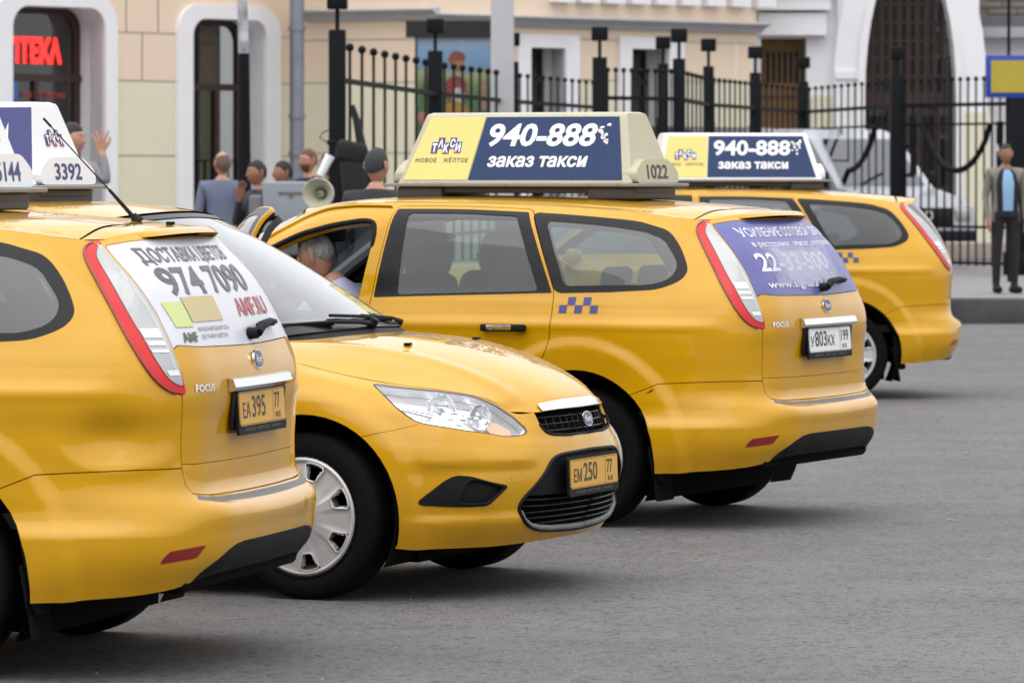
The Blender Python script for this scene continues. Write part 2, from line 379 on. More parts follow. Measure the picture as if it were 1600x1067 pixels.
lamp_out = [(.124,.632,.905),(.146,.668,.912),(.173,.699,.928),(.203,.721,.960),(.232,.728,1.0),(.269,.721,1.056),(.304,.708,1.104),(.376,.667,1.209),(.433,.632,1.286),(.475,.597,1.346),(.484,.570,1.378),(.467,.540,1.392),(.446,.520,1.395)]
red_in = [(.126,.638,.932),(.152,.668,.942),(.176,.69,.971),(.211,.695,1.027),(.268,.678,1.111),(.339,.646,1.209),(.419,.598,1.314),(.445,.576,1.349),(.448,.545,1.375)]
H8 = float(UK[8])
li, lo_, ri = inv_all(lamp_in, 0, H8), inv_all(lamp_out, 0, H8), inv_all(red_in, 0, H8)
POLY['lamp'] = chaikin(li[::1] and (li[::-1][::-1] + lo_), 2, .25, .012)
POLY['clear'] = chaikin(li[:-1] + [ri[0]] + ri[1:], 2, .25, .01)
GB = [(0,1.048),(.30,1.052),(.50,1.056),(.605,1.064)]
gb = yz(GB, 0, float(UK[4])); gs = [(u - .007, v) for u, v in li[:-2]]
gt = [(u, VT - .03) for u in (float(UK[3]) * .72, .30, 0)]
POLY['rear_glass'] = chaikin([(-.05, gb[0][1])] + gb + gs[::-1][:-1] + [(gs[0][0] - .01, VT - .035)] + [(-.05, VT - .03)], 2, .25, .010)
POLY['q_frame'] = chaikin(inv_all([(1.272,1.433),(.942,1.412),(.731,1.392),(.586,1.352),(.519,1.286),(.466,1.200),(.458,1.160),(.49,1.118),(.581,1.083),(.8,1.070),(1.083,1.062)]), 2, .25, .025)
POLY['q_glass'] = chaikin(inv_all([(1.185,1.392),(.84,1.366),(.687,1.343),(.598,1.312),(.515,1.211),(.512,1.165),(.545,1.128),(.62,1.106),(1.040,1.096)]), 2, .25, .02)
POLY['rd_frame'] = chaikin(inv_all([(1.972,1.446),(1.60,1.445),(1.292,1.433),(1.094,1.064),(2.008,1.034)]), 2, .2, .006)
POLY['rd_glass'] = chaikin(inv_all([(1.902,1.428),(1.6,1.427),(1.345,1.415),(1.168,1.074),(1.887,1.050)]), 2, .25, .012)
POLY['fd_frame'] = chaikin(inv_all([(2.03,1.034),(2.018,1.454),(2.20,1.457),(2.36,1.442),(2.49,1.400),(2.63,1.325),(2.80,1.217),(2.95,1.120),(3.07,1.026)]), 2, .2, .01)
POLY['fd_glass'] = chaikin(inv_all([(2.09,1.050),(2.10,1.420),(2.20,1.424),(2.36,1.402),(2.47,1.352),(2.60,1.278),(2.76,1.178),(2.87,1.108),(2.90,1.040)]), 2, .2, .015)
RDo = [(1.98,1.458),(1.6,1.458),(1.275,1.446),(1.083,1.068),(1.080,.985),(1.074,.908),(1.088,.82),(1.13,.735),(1.23,.655),(1.33,.56),(1.385,.44),(1.40,.245),(2.005,.235),(2.020,.80),(2.020,1.03)]
FDo = [(2.000,1.460),(2.035,1.03),(2.035,.80),(2.020,.235),(3.10,.235),(3.125,.45),(3.10,.66),(3.105,.86),(3.13,.93),(3.09,1.012),(2.96,1.118),(2.80,1.222),(2.63,1.330),(2.49,1.405),(2.36,1.447),(2.2,1.462)]
POLY['rear_door'] = chaikin(inv_all(RDo), 2, .25, .02); POLY['front_door'] = chaikin(inv_all(FDo), 2, .25, .02)
POLY['opening'] = chaikin(inv_all([(2.055,1.36),(2.07,.30),(2.20,.262),(2.95,.262),(3.05,.34),(3.04,.85),(3.02,.98),(2.87,1.118),(2.70,1.235),(2.50,1.322),(2.28,1.378),(2.10,1.405)]), 2, .25, .05)
tg_side = inv_all([(.13,.645,.905),(.129,.640,.80),(.130,.635,.672),(.122,.625,.62),(.105,.60,.592)], 0, H8)
POLY['tailgate'] = [(-.05, inv((0, .575), 'yz', 0, .3)[1])] + [(inv((.42,.578),'yz',0,float(UK[3]))[0], inv((.42,.578),'yz',0,float(UK[3]))[1])] + tg_side[::-1] + [(u + .004, v) for u, v in li[::-1]] + [(li[0][0], VT + .05), (-.05, VT + .05)]
sl = inv((.0, .572), 'yz', 0, .3)[1]
POLY['strip'] = [(-.05, sl - .030), (float(UK[2]) * .9, sl - .028), (inv((.60,.565),'yz',0,float(UK[4]))[0], sl - .014), (inv((.585,.578),'yz',0,float(UK[4]))[0], sl + .006), (float(UK[2]) * .8, sl - .004), (-.05, sl - .004)]
seam_r = inv_all([(.130,.63,.672)], 0, H8) + inv_all([(.2,.73,.672),(.358,.826,.669),(.543,.884,.660),(.60,.90,.637),(.70,.92,.600)], 0, float(UK[9]))
POLY['bumper_r'] = [(-.05, sl - .001)] + [(float(UK[2]) * .8, sl)] + tg_side[::-1][:3] + seam_r + [(seam_r[-1][0], -.05), (-.05, -.05)]
dz = lambda y, z: inv((y, z), 'yz', 0, float(UK[5]))
POLY['diffuser'] = chaikin([(-.06, dz(0,.425)[1]), dz(.33,.425), dz(.43,.418), dz(.50,.395), dz(.585,.345), (dz(.62,.315)[0], -.06), (-.06, -.06)], 2, .2, .03)
POLY['reflector'] = chaikin(inv_all([(.172,.765,.378),(.157,.756,.402),(.143,.744,.416),(.062,.606,.428),(.085,.642,.388)], 0, H8), 2, .2, .006)
# front
FL = float(UK[12])
top_l = [(3.775,.737,.818),(3.90,.69,.802),(3.996,.639,.790),(4.06,.59,.781),(4.123,.553,.765),(4.204,.497,.724),(4.246,.455,.690),(4.285,.43,.640)]
bot_l = [(4.294,.445,.617),(4.265,.535,.618),(4.207,.612,.628),(4.146,.682,.641),(4.067,.736,.658),(3.987,.779,.674),(3.89,.785,.744)]
POLY['headlamp'] = chaikin([(u, min(v, V9 - .006)) for u, v in inv_all(top_l + bot_l, FL, UE)], 2, .25, .02)
fz = lambda y, z: inv((y, z), 'yz', float(UK[14]), UE)
POLY['grille'] = chaikin([(UE + .05, fz(0,.607)[1]), fz(.2,.607), fz(.30,.613), fz(.338,.622), fz(.362,.645), (fz(.378,.69)[0], V9 + .05), (UE + .05, V9 + .05)], 2, .2, .02)
POLY['lower_grille'] = chaikin([(UE + .05, fz(0,.238)[1]), fz(.15,.240), fz(.38,.252), fz(.47,.278), fz(.515,.315), fz(.530,.36), fz(.45,.437), fz(.37,.508), fz(.33,.528), fz(.27,.538), (UE + .05, fz(0,.545)[1])], 2, .25, .04)
POLY['fog'] = chaikin(inv_all([(4.012,.846,.379),(4.10,.796,.458),(4.14,.77,.482),(4.196,.734,.477),(4.305,.597,.433),(4.285,.64,.395),(4.246,.677,.354),(4.12,.775,.358),(4.024,.837,.365)], FL, UE), 2, .25, .012)
POLY['fog_in'] = chaikin(inv_all([(4.145,.758,.380),(4.175,.745,.455),(4.205,.727,.468),(4.29,.612,.430),(4.275,.648,.395),(4.24,.682,.364),(4.155,.752,.368)], FL, UE), 2, .25, .012)
seam_f = inv_all([(3.70,.89,.600),(3.80,.88,.622),(3.90,.84,.646),(3.987,.785,.668)], FL, UE)
corner = inv_all([(4.30,.44,.625),(4.250,.455,.690)], FL, UE)
POLY['bumper_f'] = [(seam_f[0][0], -.05)] + seam_f + inv_all(bot_l[:6][::-1], FL, UE) + corner + [(corner[-1][0], V9 + .05), (UE + .05, V9 + .05), (UE + .05, -.05)]
GAPS = []   # (polyline uv, half width)
def gap_closed(P, h=.0028): GAPS.append((list(P) + [P[0]], h))
gap_closed(POLY['rear_door']); gap_closed(POLY['front_door']); 
GAPS.append(([(0, POLY['tailgate'][0][1])] + POLY['tailgate'][1:2 + len(tg_side)], .003))
GAPS.append((seam_r[:], .0018))
GAPS.append((seam_f[:], .0018))
gap_closed(POLY['headlamp'], .0018); gap_closed(POLY['lamp'], .0016); gap_closed(POLY['clear'], .0009)
gap_closed([p for p in POLY['rear_glass']], .0022)
GAPS.append((inv_all([(.130,.640,.687)], 0, H8) + yz([(.5,.683),(.33,.680),(0,.679)], 0, float(UK[4])), .0010))   # fold over the tailgate
fuel = None
def gap_poly(L, h):
    L = [np.array(p, float) for p in L]; n = len(L); A = []; B = []; closed = np.linalg.norm(L[0] - L[-1]) < 1e-9
    if closed: L = L[:-1]; n -= 1
    for i in range(n):
        a = L[(i - 1) % n] if (closed or i > 0) else L[i]; b = L[(i + 1) % n] if (closed or i < n - 1) else L[i]
        t = b - a; t /= np.linalg.norm(t) + 1e-12; q = np.array([-t[1], t[0]]) * h; A.append(L[i] + q); B.append(L[i] - q)
    return A, B, closed
def pip(P, poly):
    poly = np.array(poly); x, y = P[:, 0], P[:, 1]; inside = np.zeros(len(P), bool); n = len(poly); j = n - 1
    for i in range(n):
        xi, yi = poly[i]; xj, yj = poly[j]
        c = ((yi > y) != (yj > y)) & (x < (xj - xi) * (y - yi) / (yj - yi + 1e-15) + xi); inside ^= c; j = i
    return inside
def in_dom(P, e=1e-7): return (P[:, 0] > -e) & (P[:, 0] < UE + e) & (P[:, 1] > -e) & (((P[:, 1] < V9 + e)) | ((P[:, 1] < VT + e) & (P[:, 0] < U11 + e)))
def make_cdt():
    V = []; E = []
    def addpoly(P, closed=True, step=.03):
        b0 = len(V); idx = []
        n = len(P)
        for i in range(n if closed else n - 1):
            a, b = np.array(P[i], float), np.array(P[(i + 1) % n], float); k = max(1, int(np.linalg.norm(b - a) / step))
            for q in range(k): V.append(tuple(a + (b - a) * q / k)); idx.append(len(V) - 1)
        if not closed: V.append(tuple(P[-1])); idx.append(len(V) - 1)
        for i in range(len(idx) - 1): E.append((idx[i], idx[i + 1]))
        if closed: E.append((idx[-1], idx[0]))
    dom = [(0, 0), (UE, 0), (UE, V9), (U11, V9), (U11, VT), (0, VT)]
    addpoly(dom)
    for k, P in POLY.items(): addpoly([(min(max(p[0], -.02), UE + .02), min(max(p[1], -.02), VT + .02)) for p in P])
    for L, h in GAPS:
        A, B, closed = gap_poly(L, h)
        if closed: addpoly(A); addpoly(B)
        else: addpoly(A + B[::-1])
    edge = np.array(V)
    gu = np.arange(.010, UE, .019); gv = np.arange(.010, VT, .0185)
    G = np.array([(a + (.0095 if j % 2 else 0), b) for a in gu for j, b in enumerate(gv)])
    G = G[in_dom(G, -.008)]
    # keep grid points away from the cut lines
    cell = {}
    for p in edge: cell.setdefault((int(p[0] // .02), int(p[1] // .02)), []).append(p)
    keep = []
    for p in G:
        c = (int(p[0] // .02), int(p[1] // .02)); ok = True
        for dx in (-1, 0, 1):
            for dy in (-1, 0, 1):
                for q in cell.get((c[0] + dx, c[1] + dy), ()):
                    if (q[0] - p[0]) ** 2 + (q[1] - p[1]) ** 2 < .00005: ok = False; break
                if not ok: break
            if not ok: break
        if ok: keep.append(p)
    V2 = [Vector(p) for p in V] + [Vector(p) for p in keep]
    ov, oe, of, *_ = geometry.delaunay_2d_cdt(V2, E, [], 0, 1e-6)
    UV = np.array([p[:] for p in ov]); T = np.array([f for f in of if len(f) == 3])
    C = UV[T].mean(1); a = UV[T]
    area = abs((a[:,1,0]-a[:,0,0])*(a[:,2,1]-a[:,0,1])-(a[:,2,0]-a[:,0,0])*(a[:,1,1]-a[:,0,1]))
    m = in_dom(C) & (area > 1e-9)
    return UV, T[m], C[m]
UV, TRI, CEN = make_cdt()
UV[:, 0] = np.where(abs(UV[:, 0]) < 2e-6, 0, UV[:, 0])
KEY = np.array(['body'] * len(TRI), dtype='<U14')
def setk(name, m): KEY[m] = name
INS = {k: pip(CEN, P) for k, P in POLY.items()}
setk('bumper_f', INS['bumper_f']); setk('bumper_r', INS['bumper_r']); setk('tailgate', INS['tailgate'] & ~INS['lamp'])
setk('diffuser', INS['diffuser']); setk('strip', INS['strip'] & (CEN[:, 0] < float(UK[4])))
setk('rear_door', INS['rear_door']); setk('front_door', INS['front_door'])
_g = np.zeros(len(TRI), bool)
for L, h in GAPS:
    A, B, closed = gap_poly(L, h)
    _g |= (pip(CEN, A) ^ pip(CEN, B)) if closed else pip(CEN, A + B[::-1])
setk('q_frame', INS['q_frame']); setk('q_glass', INS['q_glass'])
setk('lamp_red', INS['lamp']); setk('lamp_clear', INS['clear'] & INS['lamp']); setk('reflector', INS['reflector'])
setk('rear_glass', INS['rear_glass'] & ~INS['lamp'])
setk('headlamp', INS['headlamp']); setk('grille', INS['grille']); setk('lower_grille', INS['lower_grille']); setk('fog', INS['fog']); setk('fog_in', INS['fog_in'])
KEY[_g] = 'gap'
setk('rd_frame', INS['rd_frame'] & ~_g); setk('rd_glass', INS['rd_glass']); setk('fd_frame', INS['fd_frame'] & ~_g); setk('fd_glass', INS['fd_glass'])
setk('hole', INS['arch_r'] | INS['arch_f'])
DOOR_F = INS['front_door'] & ~_g
P_OFF, N_OFF = {}, {}
def pts(dent=False, sink=0.0):
    k = (dent, sink)
    if k not in P_OFF: P_OFF[k], N_OFF[k] = shell(UV[:, 0], UV[:, 1], dent, -sink)
    return P_OFF[k], N_OFF[k]
def panel(name, keys, material, side=1, sink=0.0, flange=.012, dent=False, mask=None, mats=None, xf=None, disp=None):
    """one mesh from the triangles of the given regions; side 1 left, -1 right, 0 both halves welded at the middle; rim folded inward"""
    m = np.isin(KEY, keys) if mask is None else mask
    T = TRI[m]; P, N = pts(dent, sink)
    used = np.unique(T); re = -np.ones(len(UV), int); re[used] = np.arange(len(used)); T = re[T]; P = P[used].copy(); N = N[used].copy(); uv = UV[used]
    if disp is not None: P = P + N * disp(P)[:, None]
    mi = np.zeros(len(T), int)
    if mats: 
        kk = KEY[m]
        for i, ks in enumerate(mats[1]): mi[np.isin(kk, ks)] = i
    # orientation
    a = P[T]; fn = np.cross(a[:, 1] - a[:, 0], a[:, 2] - a[:, 0]); flip = (fn * N[T[:, 0]]).sum(1) < 0
    T[flip] = T[flip][:, ::-1]
    if flange > 0:
        ec = {}
        for f in T:
            for i in range(3):
                e = (int(f[i]), int(f[(i + 1) % 3])); k = (min(e), max(e)); ec[k] = None if k in ec else e
        be = [e for e in ec.values() if e is not None]
        be = [e for e in be if not (uv[e[0]][0] < 1e-5 and uv[e[1]][0] < 1e-5) and not (uv[e[0]][0] > UE - 1e-5 and uv[e[1]][0] > UE - 1e-5)]
        if be:
            n0 = len(P); newP = []; newN = []; newT = []; mm = []
            for (i, j) in be:
                t = P[j] - P[i]; nn = (N[i] + N[j]) / 2; s_ = np.cross(t, nn); s_ /= np.linalg.norm(s_) + 1e-12
                b = n0 + len(newP)
                newP += [P[i], P[j], P[j] - N[j] * flange, P[i] - N[i] * flange]
                bl = [(N[i] * .6 + s_), (N[j] * .6 + s_), s_, s_]; newN += [q / (np.linalg.norm(q) + 1e-12) for q in bl]
                newT += [(b, b + 3, b + 2), (b, b + 2, b + 1)]
                mm += [0, 0]
            P = np.concatenate([P, newP]); N = np.concatenate([N, newN]); T = np.concatenate([T, newT]); mi = np.concatenate([mi, mm])
    def flipy(P, N, T): return P * [1, -1, 1], N * [1, -1, 1], T[:, ::-1]
    if side == -1: P, N, T = flipy(P, N, T)
    elif side == 0:
        P2, N2, T2 = flipy(P, N, T); T = np.concatenate([T, T2 + len(P)]); P = np.concatenate([P, P2]); N = np.concatenate([N, N2]); mi = np.concatenate([mi, mi])
    if xf is not None: P = xf(P)
    me = bpy.data.meshes.new(name); me.from_pydata(P.tolist(), [], T.tolist())
    for q in (mats[0] if mats else [material]): me.materials.append(q)
    me.polygons.foreach_set('material_index', mi.astype(np.int32)); me.polygons.foreach_set('use_smooth', [True] * len(T))
    me.update(); me.normals_split_custom_set_from_vertices(N.tolist())
    return me
def on_shell(uv, off=.002, side=1, dent=False):
    p, n = shell([q[0] for q in uv], [q[1] for q in uv], dent, off); return [tuple(a * [1, side, 1]) for a in p]
# ---- smooth patches for roof, windscreen, bonnet; t runs from the middle out
class Patch:
    def __init__(s, rows):
        s.G = np.array(rows, float)                                     # (rows, cols, 3)
        s.ks = _knots([s.G[:, j] for j in range(s.G.shape[1])]); s.kt = _knots([s.G[i] for i in range(s.G.shape[0])])
    def ev(s, a, b):
        a = np.atleast_1d(a).astype(float); b = np.atleast_1d(b).astype(float); n, m = s.G.shape[:2]
        cols = np.zeros((m, len(a), 3))
        for j in range(m): cols[j] = _hermite(np.repeat(s.G[:, j][:, None, :], len(a), 1), s.ks, a)
        return _hermite(cols, s.kt, b, True, False)
    def pn(s, a, b, off=0, disp=None):
        e = 1e-3; A0, A1 = s.ks[0], s.ks[-1]; B0, B1 = s.kt[0], s.kt[-1]
        def E_(x, y):
            p = s.ev(x, y)
            if disp is not None: p = p + disp(p)
            return p
        a = np.clip(a, A0, A1 - 1e-9); b = np.clip(b, B0, B1 - 1e-9)
        pu = E_(np.clip(a + e, A0, A1 - 1e-9), b) - E_(np.clip(a - e, A0, A1 - 1e-9), b)
        pv = E_(a, np.clip(b + e, B0, B1 - 1e-9)) - E_(a, np.clip(b - e, B0, B1 - 1e-9))
        n = np.cross(pu, pv); n /= np.linalg.norm(n, axis=1)[:, None] + 1e-12
        n[n[:, 2] < 0] *= -1
        return E_(a, b) + n * off, n
    def mesh(s, name, material, na=40, nb=20, a=(0, 1), b=(0, 1), off=0, flange=.01, disp=None):
        A = s.ks[0] + (s.ks[-1] - s.ks[0]) * np.linspace(a[0], a[1], na + 1); B = s.kt[-1] * np.linspace(b[0], b[1], nb + 1)
        Bf = np.concatenate([-B[:0:-1], B]) if b[0] == 0 else B
        gA, gB = np.meshgrid(A, Bf, indexing='ij'); sg = np.sign(gB).ravel(); sg[sg == 0] = 1
        P, N = s.pn(gA.ravel(), abs(gB).ravel(), off, disp); P[:, 1] *= sg; N[:, 1] *= sg
        if abs(b[0]) < 1e-9:
            N[abs(gB.ravel()) < 1e-9, 1] = 0
        k = len(Bf); T = []
        for i in range(na):
            for j in range(k - 1): T.append((i * k + j, i * k + j + 1, (i + 1) * k + j + 1, (i + 1) * k + j))
        if flange:
            ring = [(0, j) for j in range(k)] + [(i, k - 1) for i in range(1, na + 1)] + [(na, j) for j in range(k - 2, -1, -1)] + [(i, 0) for i in range(na - 1, 0, -1)]
            R_ = [i * k + j for i, j in ring]; b0 = len(P); c = P.mean(0)
            out = P[R_] - c; out -= N[R_] * (out * N[R_]).sum(1)[:, None]; out /= np.linalg.norm(out, axis=1)[:, None] + 1e-9
            P = np.concatenate([P, P[R_], P[R_] - N[R_] * flange]); N = np.concatenate([N, out, out]); q = len(R_)
            for i in range(q): T.append((b0 + i, b0 + (i + 1) % q, b0 + q + (i + 1) % q, b0 + q + i))
        a_, b_, c_ = P[T[0][0]], P[T[0][1]], P[T[0][2]]
        mid_ = T[(na // 2) * (k - 1) + (k - 1) // 2]; fn_ = np.cross(P[mid_[1]] - P[mid_[0]], P[mid_[2]] - P[mid_[0]])
        if fn_ @ N[mid_[0]] < 0: T = [tuple(reversed(f)) for f in T]
        me = bpy.data.meshes.new(name); me.from_pydata(P.tolist(), [], T); me.materials.append(material)
        me.polygons.foreach_set('use_smooth', [True] * len(T)); me.update(); me.normals_split_custom_set_from_vertices(N.tolist()); return me
_top = [tuple(_CA[i, 13]) for i in range(12)]
ROOF = Patch([
 [(.455,0,1.449),(.46,.22,1.446),(.485,.42,1.434),_top[4]],
 [(.59,0,1.463),(.59,.24,1.459),(.595,.46,1.443),_top[5]],
 [(.75,0,1.474),(.75,.25,1.470),(.75,.48,1.455),_top[6]],
 [(1.03,0,1.489),(1.03,.25,1.485),(1.03,.49,1.471),_top[7]],
 [(1.4,0,1.501),(1.4,.25,1.497),(1.4,.50,1.484),_top[8]],
 [(1.96,0,1.505),(1.96,.25,1.501),(1.96,.50,1.489),_top[9]],
 [(2.37,0,1.491),(2.365,.25,1.487),(2.34,.49,1.476),_top[10]],
 [(2.63,0,1.462),(2.615,.22,1.457),(2.57,.44,1.442),_top[11]]])
SPOIL = Patch([
 [(.275,0,1.417),(.285,.20,1.415),(.330,.37,1.407),(.428,.497,1.396)],
 [(.285,0,1.428),(.295,.20,1.426),(.338,.37,1.417),(.432,.500,1.399)],
 [(.35,0,1.438),(.358,.22,1.435),(.395,.40,1.425),(.465,.530,1.400)],
 [(.45,0,1.4485),(.455,.22,1.4455),(.480,.42,1.4335),_top[4]]])
WIND = Patch([
 [(2.645,0,1.452),(2.63,.22,1.447),(2.585,.44,1.433),(2.515,.585,1.412)],
 [(2.90,0,1.330),(2.885,.24,1.324),(2.84,.47,1.307),(2.765,.640,1.262)],
 [(3.20,0,1.165),(3.185,.25,1.158),(3.13,.50,1.138),(3.035,.695,1.085)],
 [(3.46,0,1.005),(3.44,.26,1.000),(3.37,.53,.990),(3.215,.745,.962)]])
HOOD = Patch([
 [(3.50,0,.985),(3.48,.25,.982),(3.40,.52,.972),_CA[11, 9]],
 [(3.70,0,.970),(3.69,.25,.967),(3.64,.54,.941),_CA[12, 9]],
 [(3.93,0,.931),(3.92,.24,.928),(3.89,.50,.893),_CA[13, 9]],
 [(4.10,0,.880),(4.09,.22,.876),(4.06,.44,.844),_CA[14, 9]],
 [(4.225,0,.828),(4.21,.20,.824),(4.175,.38,.800),_CA[15, 9]],
 [(4.30,0,.780),(4.288,.19,.777),(4.245,.35,.760),_CA[16, 9]],
 [(4.335,0,.742),(4.325,.19,.740),(4.285,.34,.727),(4.222,.47,.712)],
 [(4.346,0,.705),(4.336,.20,.705),(4.301,.36,.700),_CA[17, 9]]])
def hood_disp(p):
    # two soft ridges running forward
    y = abs(p[:, 1]); yy = .60 - (p[:, 0] - 3.3) * .22
    d = .008 * np.exp(-((y - yy) / .035) ** 2) * sm(3.4, 3.6, p[:, 0]) * (1 - sm(4.2, 4.3, p[:, 0]))
    return np.stack([d * 0, d * 0, d], 1)
def roof_disp(p):
    y = abs(p[:, 1]); d = -.006 * np.exp(-((y - .555) / .010) ** 2) * sm(.5, .6, p[:, 0]) + .004 * sm(.555, .50, y) * 0
    return np.stack([d * 0, d * 0, d], 1)
# ---------------------------------------------------------------- taxi materials
PAINT = mat('taxi_paint', (.80, .40, .004), .42, 0, 1.0, spec=.12, coat_rough=.02)
def _paint_detail():
    n = PAINT.node_tree; b = n.nodes['Principled BSDF']; tc = n.nodes.new('ShaderNodeTexCoord')
    t = n.nodes.new('ShaderNodeTexNoise'); t.inputs['Scale'].default_value = 1.6; t.inputs['Detail'].default_value = 8; t.inputs['Roughness'].default_value = .6
    n.links.new(tc.outputs['Object'], t.inputs[0]); cr = n.nodes.new('ShaderNodeValToRGB')
    cr.color_ramp.elements[0].position = .35; cr.color_ramp.elements[0].color = (.520, .262, .0008, 1); cr.color_ramp.elements[1].position = .62; cr.color_ramp.elements[1].color = (.575, .296, .0008, 1)
    n.links.new(t.outputs[0], cr.inputs[0])
    # road dust on the lower body
    geo = n.nodes.new('ShaderNodeSeparateXYZ'); n.links.new(tc.outputs['Object'], geo.inputs[0])
    mr = n.nodes.new('ShaderNodeMapRange'); mr.inputs['From Min'].default_value = .62; mr.inputs['From Max'].default_value = .22; mr.inputs['To Max'].default_value = .28
    n.links.new(geo.outputs['Z'], mr.inputs[0])
    t2 = n.nodes.new('ShaderNodeTexNoise'); t2.inputs['Scale'].default_value = 9; t2.inputs['Detail'].default_value = 8; n.links.new(tc.outputs['Object'], t2.inputs[0])
    mu = n.nodes.new('ShaderNodeMath'); mu.operation = 'MULTIPLY'; n.links.new(mr.outputs[0], mu.inputs[0]); n.links.new(t2.outputs[0], mu.inputs[1])
    mx = n.nodes.new('ShaderNodeMix'); mx.data_type = 'RGBA'; n.links.new(mu.outputs[0], mx.inputs['Factor']); n.links.new(cr.outputs[0], mx.inputs['A']); mx.inputs['B'].default_value = (.14, .075, .02, 1)
    n.links.new(mx.outputs['Result'], b.inputs['Base Color'])
    b.inputs['Coat IOR'].default_value = 1.41
    # dust dulls the clear coat, and a faint orange peel
    m3 = n.nodes.new('ShaderNodeMath'); m3.operation = 'MULTIPLY_ADD'; m3.inputs[1].default_value = .30; m3.inputs[2].default_value = .012; n.links.new(mu.outputs[0], m3.inputs[0]); n.links.new(m3.outputs[0], b.inputs['Coat Roughness'])
    t3 = n.nodes.new('ShaderNodeTexNoise'); t3.inputs['Scale'].default_value = 5; t3.inputs['Detail'].default_value = 3; n.links.new(tc.outputs['Object'], t3.inputs[0])
    bp = n.nodes.new('ShaderNodeBump'); bp.inputs['Strength'].default_value = .07; bp.inputs['Distance'].default_value = .01; n.links.new(t3.outputs[0], bp.inputs['Height']); n.links.new(bp.outputs[0], b.inputs['Coat Normal'])
_paint_detail()
BLK_GLOSS = mat('black_trim_gloss', (.004, .004, .005), .3, 0, 0, spec=.25)
BLK = mat('black_plastic', (.008, .008, .009), .6, bump=(220, .15), spec=.16)
BLK_DK = mat('black_deep', (.003, .003, .003), .9, spec=.1)
RUB = mat('tyre_rubber', (.005, .005, .005), .85, noise=(30, (.009, .008, .007), .3), spec=.08)
GREYP = mat('grey_plastic', (.16, .155, .15), .6, noise=(25, (.12, .115, .11), .2))
CHROME = mat('chrome', (.78, .79, .80), .10, 1.0)
SILVER = mat('wheel_cover_silver', (.60, .60, .61), .34, .35, .3, noise=(14, (.50, .495, .49), .3))
RED = mat('tail_red', (.55, .004, .004), .2, 0, .35, spec=.3)
REDD = mat('reflector_red', (.22, .006, .006), .2, 0, .6)
CLEARL = mat('tail_clear', (.34, .34, .33), .18, .35, .8, bump=(14, .45))
AMBER = mat('indicator_amber', (.78, .40, .22), .2, .2, .6)
REFLECT = mat('lamp_reflector', (.92, .93, .95), .08, 1.0, bump=(45, .55))
LAMPW = mat('lamp_housing', (.80, .81, .83), .16, .65, bump=(16, .35))
GL_SIDE = glass_mat('side_glass', (.44, .56, .57), 1.5)
GL_CLR = glass_mat('windscreen_glass', (.62, .72, .70), 1.5)
GL_LENS = glass_mat('lamp_lens', (.96, .96, .97), 1.45)
TRIM = mat('interior_trim', (.030, .031, .034), .8)
TRIML = mat('interior_light', (.22, .23, .23), .8)
SEAT = mat('seat_fabric', (.030, .032, .036), .9, bump=(180, .4))
NAVY = mat('print_navy', (.030, .036, .16), .45)
NAVYS = mat('sign_blue', (.007, .030, .105), .4, 0, .08, noise=(6, (.006, .026, .09), .3), spec=.25)
WHT = mat('print_white', (.80, .80, .80), .45)
SIGNW = mat('sign_white', (.74, .75, .77), .38, 0, .3, noise=(5, (.68, .69, .70), .3))
SIGNC = mat('sign_cream', (.47, .44, .31), .5, 0, .05, noise=(6, (.39, .36, .25), .35))
SIGNY = mat('sign_yellow', (.66, .57, .17), .5, 0, .05, noise=(3, (.62, .53, .16), .3))
SIGNB = mat('print_black', (.03, .03, .035), .5)
PLY = mat('plate_yellow', (.62, .33, .03), .4); PLW = mat('plate_white', (.74, .74, .74), .4)
METAL = mat('dull_metal', (.30, .30, .29), .45, .5, noise=(18, (.20, .19, .18), .3))
STRAP = mat('roof_rubber', (.05, .05, .052), .5)
FILMW = mat('film_white', (.56, .56, .60), .35, 0, .15)
FILMB = mat('film_blue', (.085, .085, .27), .35, 0, .2)
FGREY = mat('film_grey', (.065, .065, .065), .4, 0, .1); FRED = mat('film_red', (.38, .04, .05), .4, 0, .1)
FGRN = mat('film_green', (.48, .55, .20), .4, 0, .1); FTAN = mat('film_tan', (.46, .36, .15), .4, 0, .1); FWHT = mat('film_print_white', (.66, .67, .76), .4, 0, .1)
GREYB = mat('badge_blue', (.035, .05, .11), .3, .2, .2)
GL_REAR = glass_mat('rear_glass_dark', (.12, .13, .13), 1.5)
